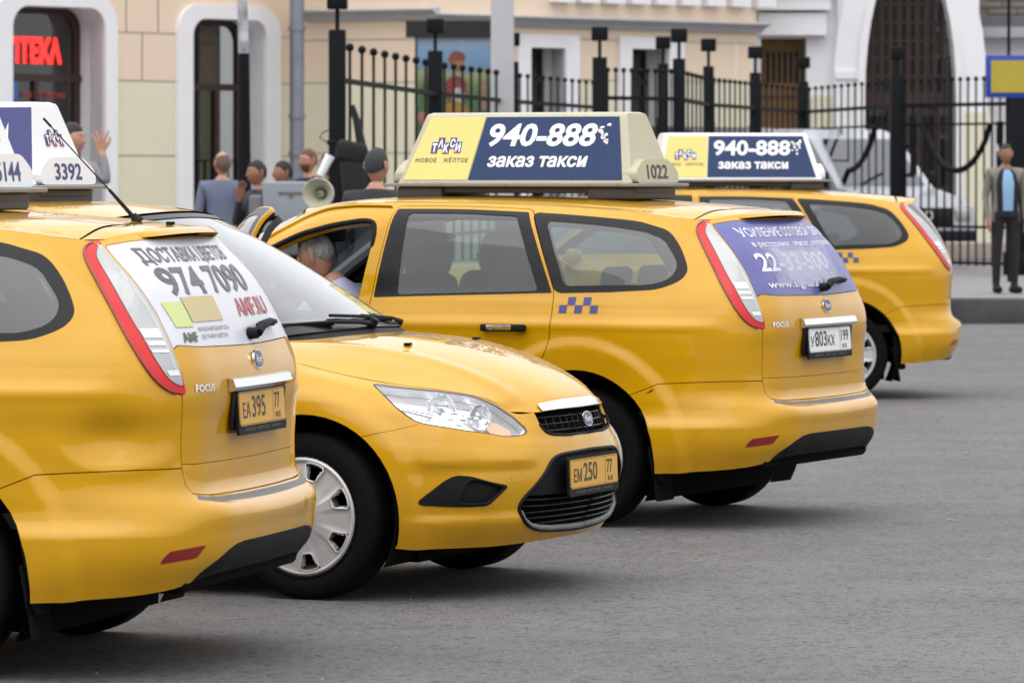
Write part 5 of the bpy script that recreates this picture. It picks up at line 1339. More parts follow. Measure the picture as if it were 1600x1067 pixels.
def hand(m, skin, wrist, d, n, s, curl=.35, spread=.12, L=.18):
    """wrist point, d hand direction, n palm normal, s thumb side (+1/-1)"""
    w_ = Vector(wrist); d = Vector(d).normalized(); n = (Vector(n) - d * Vector(n).dot(d)).normalized(); t = d.cross(n) * s; k = L / .18
    P = []
    for q in range(4):
        a = w_ + d * .01 * k + t * (.024 - .016 * q) * k; b = w_ + d * (.085 - .004 * abs(q - 1.2)) * k + t * (.032 - .021 * q) * k
        m.tube([a, a * .5 + b * .5, b], [.013 * k, .0135 * k, .0105 * k], skin, 8)
        ln = (.070, .078, .072, .056)[q] * k; dd = (d + t * (1.3 - q) * spread).normalized(); p = b; pts = [b - dd * .004]; 
        for seg, fl in ((.42, .3), (.32, .8), (.26, 1.2)):
            v = (dd * math.cos(curl * fl) + n * math.sin(curl * fl)); p = p + v * ln * seg; pts.append(p.copy())
        m.tube(pts, [.0098 * k, .0090 * k, .0082 * k, .0066 * k], skin, 8)
    a = w_ + d * .025 * k + t * .026 * k; dt = (d * .65 + t * .75).normalized()
    m.tube([a, a + dt * .032 * k, a + (dt + d * .2).normalized() * .062 * k, a + (dt * .9 + d * .5).normalized() * .086 * k], [.013 * k, .0115 * k, .0098 * k, .0075 * k], skin, 8)
def person(label, loc, yaw, H=1.75, shirt=None, trousers=None, skin=None, hair=None, style='short', arms=None, lean=0, head_turn=0, collar=None, jacket=None, beard=None, glasses=False, sit=False, group=None, bare=False, head_tilt=0, neckcol=None):
    """faces -y; arms {'L':(elbow,wrist),'R':...} in body heights; L is the person's left (+x when facing -y)"""
    root = empty('person', loc, yaw, label, 'person', group)
    S = H / 1.75; k = S
    sh_m = jacket or shirt
    lx = math.sin(lean)
    def tp(x, y, z):       # torso lean about the hips
        if z > .95: dz = z - .95; return (x * k, (y - dz * math.sin(lean)) * k, (.95 + dz * math.cos(lean)) * k)
        return (x * k, y * k, z * k)
    J = {}; E = []
    def j(n, p, r, m): J[n] = (p, (r[0] * k, r[1] * k) if isinstance(r, tuple) else r * k, m)
    j('pelvis', tp(0, 0, .96), (.155, .115), 't'); j('waist', tp(0, 0, 1.10), (.150, .115), 's'); j('chest', tp(0, .0, 1.28), (.175, .125), 's'); j('upper', tp(0, .01, 1.40), (.150, .10), 's'); j('neck0', tp(0, .012, 1.475), .062, 's'); j('neck1', tp(0, 0, 1.54), .052, 'k')
    E += [('pelvis', 'waist'), ('waist', 'chest'), ('chest', 'upper'), ('upper', 'neck0'), ('neck0', 'neck1')]
    arms = arms or {}
    for nm, s in (('L', 1), ('R', -1)):
        el, wr_ = arms.get(nm, ((.235 * s, .03, 1.13), (.225 * s, -.05, .885)))
        if nm not in arms: el, wr_ = tp(*el), tp(*wr_)
        else: el, wr_ = tuple(c * k for c in el), tuple(c * k for c in wr_)
        j('sh' + nm, tp(.185 * s, .01, 1.42), .066, 's'); j('el' + nm, el, .046, 's'); J['wr' + nm] = (wr_, .031 * k, 'k' if bare else 's')
        E += [('upper', 'sh' + nm), ('sh' + nm, 'el' + nm), ('el' + nm, 'wr' + nm)]
        if sit: kn, an = (.14 * s, -.44, .98), (.13 * s, -.52, .56)
        else: kn, an = (.105 * s, -.01, .50), (.11 * s, .02, .085)
        j('hp' + nm, (.095 * s * k, 0, .90 * k), .098, 't'); j('kn' + nm, tuple(c * k for c in kn), .064, 't'); j('an' + nm, tuple(c * k for c in an), .048, 't'); j('ft' + nm, (an[0] * k, (an[1] - .15) * k, (an[2] - .045) * k), .036, 'f')
        E += [('pelvis', 'hp' + nm), ('hp' + nm, 'kn' + nm), ('kn' + nm, 'an' + nm), ('an' + nm, 'ft' + nm)]
    body = skin_mesh(J, E, {'s': sh_m, 't': trousers, 'k': skin, 'f': BLK}, 'body', 2)
    b = mobj('body', body, root)
    if not sit:
        for s in (1, -1):
            so_ = MB(); so_.box((s * .11 * k, -.055 * k, .043 * k), (.095 * k, .27 * k, .082 * k), BLK, rot=(0, 0, s * .12), bev=.032); so_.build('shoe', root)
    hp = Vector(tp(0, -.018, 1.635)); h = head_mesh(skin).build('head', root); h.location = hp; h.rotation_euler = (head_tilt, 0, head_turn); h.scale = (k * 1.02,) * 3
    if hair: 
        hm = hair_mesh(hair, style).build('hair', h)
    if beard:
        bm_ = MB(); V = []; n1, n2 = 13, 6; F = []
        for q in range(n2):
            for i in range(n1):
                ph = -1.35 + 2.7 * i / (n1 - 1); z = -.30 - .68 * q / (n2 - 1); r_ = math.sqrt(max(0, 1 - z * z)); kk = 1 + (z + .1) * .34; V.append((r_ * math.sin(ph) * .074 * kk * 1.08, -r_ * math.cos(ph) * .094 * (1 + (z + .1) * .1) * 1.10 - .004, z * .118 * 1.05))
        for q in range(n2 - 1):
            for i in range(n1 - 1):
                if q < 2 and 4 < i < 7: continue
                F.append((q * n1 + i, q * n1 + i + 1, (q + 1) * n1 + i + 1, (q + 1) * n1 + i))
        bm_.add(V, F, beard, True); bm_.build('beard', h)
    if glasses:
        g = MB()
        for s in (-1, 1):
            g.tube([(s * .031 + .021 * math.cos(t), -.096 + .004 * abs(math.cos(t)), .012 + .017 * math.sin(t)) for t in np.linspace(0, 2 * math.pi, 17)[:-1]], .0016, BLK, 4, closed=True); g.tube([(s * .052, -.092, .016), (s * .078, -.01, .018)], .0015, BLK, 4)
        g.tube([(-.010, -.099, .014), (.010, -.099, .014)], .0016, BLK, 4); g.build('glasses', h)
    hd = MB()
    for nm, s in (('L', 1), ('R', -1)):
        a, w_ = Vector(J['el' + nm][0]), Vector(J['wr' + nm][0]); d = (w_ - a).normalized()
        pn_ = arms.get('palm' + nm, (-.3 * s, 0, -1) if abs(d.z) < .8 else (-s, 0, 0)); hd.tube([w_ - d * .03, w_ + d * .02], [.029 * k, .027 * k], skin, 8)
        cur, spr = arms.get('curl' + nm, (.4, .08)); hand(hd, skin, w_ + d * .01, arms.get('dir' + nm, d), pn_, s * (1 if arms.get('flip' + nm) is None else -1), cur, spr, .185 * k)
    hd.build('hand', root)
    if jacket is not None and collar is not None:       # open jacket: shirt front shows between the lapels
        sf = MB(); V = []
        for z, w2, yy in ((1.455, .030, -.075), (1.40, .055, -.112), (1.28, .070, -.142), (1.15, .065, -.138), (1.03, .06, -.132), (.97, .06, -.128)):
            for t in (-1, -.5, 0, .5, 1): V.append(tp(w2 * t, yy - .006 * (1 - t * t), z))
        sf.add(V, [(r_ * 5 + i, r_ * 5 + i + 1, (r_ + 1) * 5 + i + 1, (r_ + 1) * 5 + i) for r_ in range(5) for i in range(4)], collar, True)
        sf.build('shirt_front', root)
        sf = MB(); V = []
        for z, w2, yy in ((1.46, .060, -.060), (1.40, .105, -.088), (1.28, .135, -.112), (1.15, .130, -.108), (1.00, .125, -.110), (.90, .12, -.112)):
            for t in (-1, -.6, 0, .6, 1): V.append(tp(w2 * t, yy - .020 * (1 - t * t), z))
        sf.add(V, [(r_ * 5 + i, r_ * 5 + i + 1, (r_ + 1) * 5 + i + 1, (r_ + 1) * 5 + i) for r_ in range(5) for i in range(4)], cloth('dark_vest', (.008, .009, .016)), True)
        sf.build('vest', root)
    return root
# ---------------------------------------------------------------- backdrop: real distances, laid out from the station square
def P3(px, py, Z): return ((px - 800) * Z / FPX, Z, CAM_H - (py - YH) * Z / FPX)
def zat(py, Z): return CAM_H - (py - YH) * Z / FPX
PEACH = mat('wall_peach', (.76, .61, .47), .85, noise=(1.3, (.73, .58, .44), .35), bump=(30, .2))
CREAM = mat('wall_cream', (.70, .66, .50), .85, noise=(1.2, (.66, .62, .46), .35), bump=(30, .2))
WPLAS = mat('white_plaster', (.80, .79, .81), .8, noise=(2, (.73, .72, .735), .3), bump=(25, .2))
GROOVE = mat('joint_grey', (.40, .37, .32), .9)
CORN = mat('cornice_grey', (.48, .48, .50), .8, noise=(3, (.38, .38, .40), .3))
BROWN = mat('window_brown', (.035, .014, .010), .45); WOODD = mat('door_wood', (.22, .11, .03), .55, noise=(6, (.14, .07, .02), .3))
DGLASS = glass_mat('shop_glass', (.35, .36, .36), 1.5)
DARKIN = mat('room_dark', (.03, .028, .026), .9); CURT = mat('curtain_grey', (.28, .31, .32), .9); LEADG = mat('lead_grey', (.13, .13, .14), .6)
IRON = mat('black_iron', (.006, .0065, .008), .6, noise=(12, (.008, .009, .011), .3), spec=.12)
BRICK = mat('grey_brick', (.22, .19, .17), .85)
SIGNRED = mat('red_neon', (.9, .02, .02), .4, emis=((1, .02, .015), 1.6))
def wall(name, a, b, z0, z1, holes, m_lo, m_hi, zsplit, reveal, thick=2.2, label=None, cat='building', joints=(), vj=()):
    """vertical wall from a to b (x,y); holes = loops in (s,z); lower and upper colour bands; real recessed joints"""
    a = Vector((a[0], a[1], 0)); b = Vector((b[0], b[1], 0)); L = (b - a).length; t = (b - a) / L; nrm = Vector((t.y, -t.x, 0))
    if nrm.y > 0: nrm = -nrm
    V = []; E = []
    def loop(P, closed=True):
        i0 = len(V); V.extend(P); n = len(P); E.extend([(i0 + i, i0 + (i + 1) % n) for i in range(n if closed else n - 1)])
    loop([(0, z0), (L, z0), (L, z1), (0, z1)]); loop([(0, zsplit), (L, zsplit)], False)
    g = .010; bands = []
    for z in joints: bands.append((0, L, z - g, z + g))
    for s, za, zb in vj: bands.append((s - g, s + g, za, zb))
    for s0, s1, za, zb in bands: loop([(s0, za), (s1, za), (s1, zb), (s0, zb)])
    for h in holes: loop(h)
    ov, oe, of, *_ = geometry.delaunay_2d_cdt([Vector(p) for p in V], E, [], 0, 1e-5)
    C = np.array([np.mean([ov[i][:] for i in f], 0) for f in of]); keep = (C[:, 0] > 0) & (C[:, 0] < L) & (C[:, 1] > z0) & (C[:, 1] < z1)
    for h in holes: keep &= ~pip(C, h)
    gr = np.zeros(len(C), bool)
    for s0, s1, za, zb in bands: gr |= (C[:, 0] > s0) & (C[:, 0] < s1) & (C[:, 1] > za) & (C[:, 1] < zb)
    W = lambda s, z, d=0: tuple(a + t * s + nrm * d + Vector((0, 0, z)))
    m = MB(); F0 = [tuple(f) for f, k, q in zip(of, keep, gr) if k and not q]
    vv = [W(p.x, p.y) for p in ov]; lo = [f for f in F0 if np.mean([ov[i].y for i in f]) < zsplit]; hi = [f for f in F0 if np.mean([ov[i].y for i in f]) >= zsplit]
    m.add(vv, lo, m_lo); m.add(vv, hi, m_hi); m.add([W(p.x, p.y, -.012) for p in ov], [tuple(f) for f, k, q in zip(of, keep, gr) if k and q], GROOVE)
    for h in holes:
        k = len(h); m.add([W(p[0], p[1]) for p in h] + [W(p[0], p[1], -reveal) for p in h], [(i, (i + 1) % k, k + (i + 1) % k, k + i) for i in range(k)], WPLAS)
    m.add([W(0, z0, -thick), W(L, z0, -thick), W(L, z1, -thick), W(0, z1, -thick)], [(0, 1, 2, 3)], DARKIN)
    return m, W, L
def to_wall(a, b):
    a = np.array(a); b = np.array(b); L = np.linalg.norm(b - a); t = (b - a) / L
    def f(px, py):
        r = np.array([(px - 800) / FPX, 1.0]); M = np.array([[t[0], -r[0]], [t[1], -r[1]]]); s, k = np.linalg.solve(M, -a); return (float(s), CAM_H - (py - YH) * k / FPX)
    return f
def arch_loop(x0, x1, zb, zt, r, n=6):
    P = [(x0, zb), (x1, zb)]
    for i in range(n + 1): q = math.pi / 2 * i / n; P.append((x1 - r + r * math.cos(q), zt - r + r * math.sin(q) * 1.0))
    for i in range(n + 1): q = math.pi / 2 * (1 + i / n); P.append((x0 + r + r * math.cos(q), zt - r + r * math.sin(q)))
    return P
def ring_part(W, outer, inner, d0, d1, m, name, parent):
    mb = MB(); k = len(outer)
    V = [W(p[0], p[1], d1) for p in outer] + [W(p[0], p[1], d1) for p in inner] + [W(p[0], p[1], d0) for p in outer] + [W(p[0], p[1], d0 - .25) for p in inner]
    F = []
    for i in range(k):
        j = (i + 1) % k
        F += [(i, j, k + j, k + i), (i, 2 * k + i, 2 * k + j, j), (k + i, k + j, 3 * k + j, 3 * k + i)]
    mb.add(V, F, m); return mb.build(name, parent)
def wbox(mb, W, s0, s1, z0, z1, d0, d1, m):
    V = [W(s, z, d) for s in (s0, s1) for z in (z0, z1) for d in (d0, d1)]; mb.add(V, [(0, 1, 3, 2), (4, 6, 7, 5), (0, 4, 5, 1), (2, 3, 7, 6), (0, 2, 6, 4), (1, 5, 7, 3)], m)
# kerb and pavement
GRAN = mat('kerb_granite', (.060, .060, .064), .7, noise=(2.5, (.028, .028, .03), .15), bump=(40, .4)); PAVE = mat('pavement', (.20, .195, .19), .85, noise=(2, (.16, .155, .15), .3), bump=(60, .3))
KY = 52.0; KZ = .27
m = MB(); m.add([(-60, KY + .16, KZ - .004), (60, KY + .16, KZ - .004), (60, 160, KZ - .004), (-60, 160, KZ - .004)], [(0, 1, 2, 3)], PAVE)
for i in range(60):
    for j in range(1): pass
pv = m.build('pavement', None, kind='structure')
kb = MB(); kb.box((0, 0, 0), (.99, .30, KZ + .05), GRAN, bev=.025); kme = kb.mesh('kerb_stone')
kr = empty('kerb', (0, KY, 0)); kr['kind'] = 'structure'
for i in range(-24, 26):
    o = mobj('kerb_stone', kme, kr); o.location = (i * 1.0, .15 + random.uniform(-.004, .004), (KZ - .05) / 2 + .0 + random.uniform(-.004, .004)); o.rotation_euler = (0, 0, random.uniform(-.004, .004))
# --- facade, three planes
Ax, Bx, Cx, Dx = tuple(np.array(P3(457, 0, 72)[:2]) + 2.4 * (np.array(P3(-90, 0, 66.6)[:2]) - np.array(P3(457, 0, 72)[:2]))), P3(457, 0, 72)[:2], P3(670, 0, 71)[:2], P3(1182, 0, 75.9)[:2]
def facade(name, a, b, label, holes_px, cuts, vcuts, y_split, z1=9.0):
    f = to_wall(a, b); L = math.dist(a, b); zs = f(*y_split)[1]
    hs = []
    for (x0, x1, yt, yb, r) in holes_px:
        s0, s1 = f(x0, 0)[0], f(x1, 0)[0]; zt = f(x1, yt)[1]; zb = f(x1, yb)[1]; hs.append(arch_loop(s0, s1, max(zb, .3), zt, r))
    js = [f(x, y)[1] for x, y in cuts]
    mb, W, L = wall(name, a, b, .0, z1, hs, CREAM, PEACH, zs, .46, joints=js, vj=[(f(x, 0)[0], f(x, y1)[1], f(x, y0)[1]) for x, y0, y1 in vcuts])
    root = empty('building', (a[0], a[1], 0), 0, label, 'building')
    inv_ = Matrix.Translation((-a[0], -a[1], 0))
    o = mb.build('wall', root); o.data.transform(inv_)
    W2 = lambda s, z, d=0, W=W: tuple(Vector(W(s, z, d)) - Vector((a[0], a[1], 0)))
    return root, W2, f, hs
rA, WA, fA, hA = facade('w', Ax, Bx, 'peach and cream station building wing with two arched white framed windows at left', [(15, 160, 14, 900, .30), (297, 412, 33, 900, .26)], [(200, 51.5), (200, 126.8), (200, 243.8), (200, -60)], [(197, -60, 51), (247, -60, 51), (222, 52, 126)], (200, 126))
for h, (ox0, ox1, oyt) in zip(hA, ((-14, 179, -4), (274, 434, 12))):
    s0, s1, zt = fA(ox0, 0)[0], fA(ox1, 0)[0], fA(ox1, oyt)[1]; out = arch_loop(s0, s1, .3, zt, .42); ring_part(WA, out, h, 0, .07, WPLAS, 'window_surround', rA)
def shop_window(root, W, h, transom_z, mull, dep=-.44, z0=.3):
    s0 = min(p[0] for p in h); s1 = max(p[0] for p in h); zt = max(p[1] for p in h)
    fr = MB(); inner = [(s0 + (p[0] - s0) * 1.0, p[1]) for p in h]
    k = len(h); cx = (s0 + s1) / 2; ins = [(cx + (p[0] - cx) * .86, (p[1] - 1.5) * .965 + 1.5 if p[1] > 1.5 else p[1]) for p in h]
    V = [W(p[0], p[1], dep) for p in h] + [W(p[0], p[1], dep) for p in ins] + [W(p[0], p[1], dep - .08) for p in ins]
    fr.add(V, [(i, (i + 1) % k, k + (i + 1) % k, k + i) for i in range(k)] + [(k + i, k + (i + 1) % k, 2 * k + (i + 1) % k, 2 * k + i) for i in range(k)], BROWN)
    wbox(fr, W, s0, s1, transom_z - .05, transom_z + .05, dep - .04, dep + .03, BROWN)
    for m_ in mull: wbox(fr, W, m_ - .04, m_ + .04, z0, transom_z, dep - .04, dep + .02, BROWN)
    wn = fr.build('window', root)
    gl = MB(); gl.add([W(p[0], p[1], dep - .03) for p in h], [tuple(range(k))], DGLASS); gl.build('pane', wn)
    dk = MB(); dk.add([W(s0 - .8, z0, dep - 1.2), W(s1 + .8, z0, dep - 1.2), W(s1 + .8, zt + .3, dep - 1.2), W(s0 - .8, zt + .3, dep - 1.2)], [(0, 1, 2, 3)], DARKIN); dk.build('window_interior', wn)
    return wn
w1 = shop_window(rA, WA, hA[0], zat(122, 68.6), [fA(90, 0)[0]]); w2 = shop_window(rA, WA, hA[1], zat(136, 71), [fA(372, 0)[0]])
fAd = lambda px, py, d: None
sA = math.dist(Ax, Bx); tA = ((Bx[0] - Ax[0]) / sA, (Bx[1] - Ax[1]) / sA); nA = (tA[1], -tA[0])
def fA_in(px, py, d):      # point on a plane d behind the facade
    a2 = (Ax[0] - nA[0] * d, Ax[1] - nA[1] * d); b2 = (Bx[0] - nA[0] * d, Bx[1] - nA[1] * d); return to_wall(a2, b2)(px, py)
t = MB(); q0 = fA_in(-6, 96, .42); q1 = fA_in(96, 62, .42)
text_on(t, 'АПТЕКА', lambda a, b: WA(a, b, -.42), q0[0], q0[1], q1[1] - q0[1], q1[0] - q0[0], SIGNRED, .045); so = t.build('pharmacy_sign', w1)
t = MB(); q0 = fA_in(35, 153, .45); q1 = fA_in(102, 145, .45); text_on(t, 'КРУГЛОСУТОЧНО', lambda a, b: WA(a, b, -.45), q0[0], q0[1], (q1[1] - q0[1]), q1[0] - q0[0], FRED, .03)
q0 = fA_in(14, 156, .43); q1 = fA_in(27, 128, .43); wbox(t, WA, q0[0], q1[0], q0[1], q1[1], -.44, -.42, mat('sign_blue_small', (.02, .12, .40), .4)); t.build('window_lettering', w1)
# curtains and goods in the second window, low grille in front
cm = MB()
for i in range(9):
    s_ = fA(300 + i * 9, 0)[0]; cm.tube([WA(s_, .4, -.62), WA(s_, zat(146, 71), -.62)], .055, mat('curtain_%d' % (i % 3), ((.10, .12, .10), (.16, .13, .09), (.07, .08, .08))[i % 3], .9), 6)
cm.build('curtain', w2)
for i in range(9):
    gm = MB(); s_ = fA(300 + i * 12.5, 0)[0]; gm.tube([WA(s_, .3, -.40), WA(s_, zat(250, 71), -.40)], .012, IRON, 5); gm.build('grille_bar', w2)
gm = MB(); gm.tube([WA(fA(298, 0)[0], zat(251, 71), -.40), WA(fA(410, 0)[0], zat(251, 71), -.40)], .014, IRON, 5); gm.build('grille_rail', w2)
# wing B with downpipe
rB, WB, fB, hB = facade('w', Bx, Cx, 'peach building wing between the downpipe and the corner, grey cornice above', [], [(560, 63), (560, 130), (560, 240)], [], (560, 129))
def cornice(root, W, f, px0, px1, yt, yb, L, mt):
    zt, zb = f(px0, yt)[1], f(px0, yb)[1]; s0, s1 = f(px0, 0)[0], f(px1, 0)[0]; mb = MB()
    prof = [(0, zb), (.06, zb), (.10, zb + (zt - zb) * .35), (.16, zb + (zt - zb) * .5), (.28, zb + (zt - zb) * .75), (.28, zt - .03), (.0, zt)]
    V = [W(s0, z, d) for d, z in prof] + [W(s1, z, d) for d, z in prof]; n = len(prof)
    mb.add(V, [(i, (i + 1) % n, n + (i + 1) % n, n + i) for i in range(n)] + [tuple(range(n)), tuple(range(2 * n - 1, n - 1, -1))], mt); mb.build('cornice', root)
cornice(rB, WB, fB, 478, 688, 15, 34, 0, CORN)
dp = MB(); x, y, _ = P3(464, 0, 71.2); rp = 11.5 * 71.2 / FPX
dp.tube([(0, 0, .3), (0, 0, 9)], rp, mat('downpipe_zinc', (.28, .30, .35), .45, .5, noise=(4, (.20, .215, .25), .3)), 16)
for py in (182, 45, 240): dp.tube([(0, 0, zat(py, 71.2) - .03), (0, 0, zat(py, 71.2) + .03)], rp * 1.18, mat('downpipe_zinc', (0, 0, 0)), 16)
o = dp.build('downpipe', None, label='grey zinc downpipe running down the corner beside the arched window', cat='downpipe'); o.location = (x, y, 0)
# wing C
rC, WC, fC, hC = facade('w', Cx, Dx, 'peach building wing with white framed windows behind the iron fence, dentil cornice', [(826, 880, 76, 700, .02), (984, 1042, 78, 700, .02)], [(1100, 67), (1100, 129)], [(1150, 67, 129)], (1100, 129))
for h, (ox0, ox1, oyt) in zip(hC, ((806, 902, 56), (965, 1066, 60))):
    s0, s1, zt = fC(ox0, 0)[0], fC(ox1, 0)[0], fC(ox1, oyt)[1]; out = arch_loop(s0, s1, .3, zt, .02); ring_part(WC, out, h, 0, .06, WPLAS, 'window_surround', rC)
    shop_window(rC, WC, h, 3.0, [(min(p[0] for p in h) + max(p[0] for p in h)) / 2])
cornice(rC, WC, fC, 664, 1186, 19, 38, 0, CORN)
for i in range(9):
    d_ = MB(); s0 = fC(858 + i * 39.5, 0)[0]; z0 = fC(858 + i * 39.5, 4 + i * 1.0)[1]; wbox(d_, WC, s0, s0 + .40, z0, z0 + .5, 0, .16, WPLAS); d_.build('dentil', rC)
# portal: frontal plane
PZ_ = 77.0
rD = empty('building', (P3(1182, 0, PZ_)[0], PZ_, 0), 0, 'white entrance building with tall arched lattice window and wooden door', 'building'); ox = P3(1182, 0, PZ_)[0]
WDx = lambda px: (px - 800) * PZ_ / FPX - ox
W_D = lambda s, z, d=0: (s, -d, z)
def ell_arch(xc, hw, zb, zs, rise, n=18): return [(xc - hw, zb), (xc + hw, zb)] + [(xc + hw * math.cos(math.pi * i / n), zs + rise * math.sin(math.pi * i / n)) for i in range(n + 1)]
xc = WDx(1421); aw = 71 * PZ_ / FPX
arch_h = ell_arch(xc, aw, .3, zat(150, PZ_), 2.35)
door_h = [(WDx(1189), .3), (WDx(1260), .3), (WDx(1260), zat(60, PZ_)), (WDx(1189), zat(60, PZ_))]
mb, Wd, L = wall('w', (0, 0), (WDx(1530), 0), 0, 9, [arch_h, door_h], WPLAS, WPLAS, 1, .5)
mb.build('wall', rD)
out = ell_arch(xc, aw + .50, .3, zat(150, PZ_), 2.95); k = len(out)
rg = MB(); ring = ell_arch(xc, aw + .12, .3, zat(150, PZ_), 2.5)
ring_part(lambda s, z, d=0: (s, -d, z), out, [(p[0], p[1]) for p in arch_h], 0, .16, WPLAS, 'arch_surround', rD)
ring_part(lambda s, z, d=0: (s, -d, z), ring, [(p[0], p[1]) for p in arch_h], .16, .24, WPLAS, 'arch_moulding', rD)
sp = MB(); V = [(WDx(x), -.02, zat(y, PZ_)) for x, y in ((1327, -40), (1347, -40), (1345, 20), (1340, 62), (1333, 78), (1327, 76))]; sp.add(V, [tuple(range(6))], LEADG); sp.build('spandrel_recess', rD)
en = MB()
for (x0, x1, yt, yb, dd) in ((1178, 1302, -60, -6, .35), (1178, 1296, -4, 17, .30), (1184, 1290, 21, 56, .22)): wbox(en, W_D, WDx(x0), WDx(x1), zat(yb, PZ_), zat(yt, PZ_), 0, dd, WPLAS)
en.build('entablature', rD)
pl = MB(); wbox(pl, W_D, WDx(1176), WDx(1188), .3, 9, 0, .14, WPLAS); wbox(pl, W_D, WDx(1308), WDx(1338), zat(112, PZ_), 9, 0, .10, WPLAS); wbox(pl, W_D, WDx(1304), WDx(1342), zat(124, PZ_), zat(112, PZ_), 0, .20, WPLAS); pl.build('pilaster', rD)
cr_ = MB(); wbox(cr_, W_D, WDx(1268), WDx(1347), .3, zat(150, PZ_), 0, .05, CREAM); wbox(cr_, W_D, WDx(1497), WDx(1545), .3, zat(176, PZ_), 0, .17, CREAM); cr_.build('lower_wall_panel', rD)
dr = MB(); wbox(dr, W_D, WDx(1189), WDx(1260), .3, zat(60, PZ_), -.5, -.46, WOODD); 
wbox(dr, W_D, WDx(1196), WDx(1250), zat(130, PZ_), zat(80, PZ_), -.465, -.455, DARKIN)
dd_ = dr.build('door', rD)
for i in range(7):
    b_ = MB(); wbox(b_, W_D, WDx(1196 + i * 9), WDx(1199 + i * 9), zat(130, PZ_), zat(80, PZ_), -.455, -.42, WOODD); b_.build('door_bar', dd_)
b_ = MB(); wbox(b_, W_D, WDx(1189), WDx(1260), zat(150, PZ_), zat(130, PZ_), -.455, -.40, WOODD); b_.build('door_rail', dd_)
aw_ = MB(); wbox(aw_, W_D, WDx(1349), WDx(1493), zat(166, PZ_), zat(144, PZ_), -.46, -.38, BROWN); wn = aw_.build('arched_window', rD)
g_ = MB(); g_.add([(p[0], .48, p[1]) for p in arch_h], [tuple(range(len(arch_h)))], DGLASS); g_.build('pane', wn)
g_ = MB(); wbox(g_, W_D, WDx(1330), WDx(1512), .3, 7, -1.0, -.95, DARKIN); g_.build('window_interior', wn)
for i in range(9):
    x_ = 1361 + i * 15; g_ = MB(); wbox(g_, W_D, WDx(x_), WDx(x_ + 7.5), .3, 6.5, -.70, -.66, CURT if i not in (7,) else LEADG); g_.build('curtain', wn)
for i in range(11):
    x_ = 1354 + i * 13.6; u_ = (WDx(x_) - xc) / aw
    if abs(u_) < .98:
        zt_ = zat(150, PZ_) + 2.35 * math.sqrt(1 - u_ * u_); g_ = MB(); wbox(g_, W_D, WDx(x_ - 2.6), WDx(x_ + 2.6), zat(146, PZ_), zt_, -.45, -.40, BROWN); g_.build('lattice_bar', wn)
for py in (118, 90, 63, 35, 5, -30, -60):
    z_ = zat(py, PZ_); u_ = max(0, (z_ - zat(150, PZ_)) / 2.35)
    if u_ < .98: hw_ = aw * math.sqrt(1 - u_ * u_); g_ = MB(); wbox(g_, W_D, xc - hw_, xc + hw_, z_ - .018, z_ + .018, -.44, -.39, BROWN); g_.build('lattice_bar', wn)
for x_ in (1352, 1395, 1418, 1440, 1468, 1490):
    g_ = MB(); wbox(g_, W_D, WDx(x_ - 5), WDx(x_ + 5), .3, zat(166, PZ_), -.46, -.39, BROWN); g_.build('door_stile', wn)
# brick building at far right
ox2 = P3(1528, 0, 80)[0]; rE = empty('building', (ox2, 80, 0), 0, 'grey brick building with white cornice at the right edge behind the sign', 'building')
e_ = MB(); e_.box((7, .2, 4.5), (14, .4, 9), BRICK); e_.build('wall', rE)
e_ = MB(); e_.box((7, -.07, .3 + (zat(60, 80)) / 2), (14, .15, zat(60, 80)), WPLAS); e_.build('lower_wall', rE)
e_ = MB(); e_.box((7, -.25, zat(52, 80)), (14.2, .5, .17), CORN); e_.box((7, -.12, zat(44, 80) + .08), (14.1, .24, .18), LEADG); e_.build('cornice', rE)
bc = MB(); bc.box((0, 0, 0), (.46, .03, .095), mat('brick_face', (.25, .215, .19), .85, noise=(8, (.19, .165, .15), .3)), bev=.006); bme = bc.mesh('brick')
for r_ in range(16):
    for c_ in range(4):
        o = mobj('brick', bme, rE); o.location = (.15 + c_ * .48 + (.24 if r_ % 2 else 0), -.012, zat(30, 80) + r_ * .115)
for i in range(10):
    e_ = MB(); e_.box((1.0 + i * 1.0, -.16, 1.2), (.35, .12, 2.2), CREAM); e_.build('lower_wall_panel', rE)
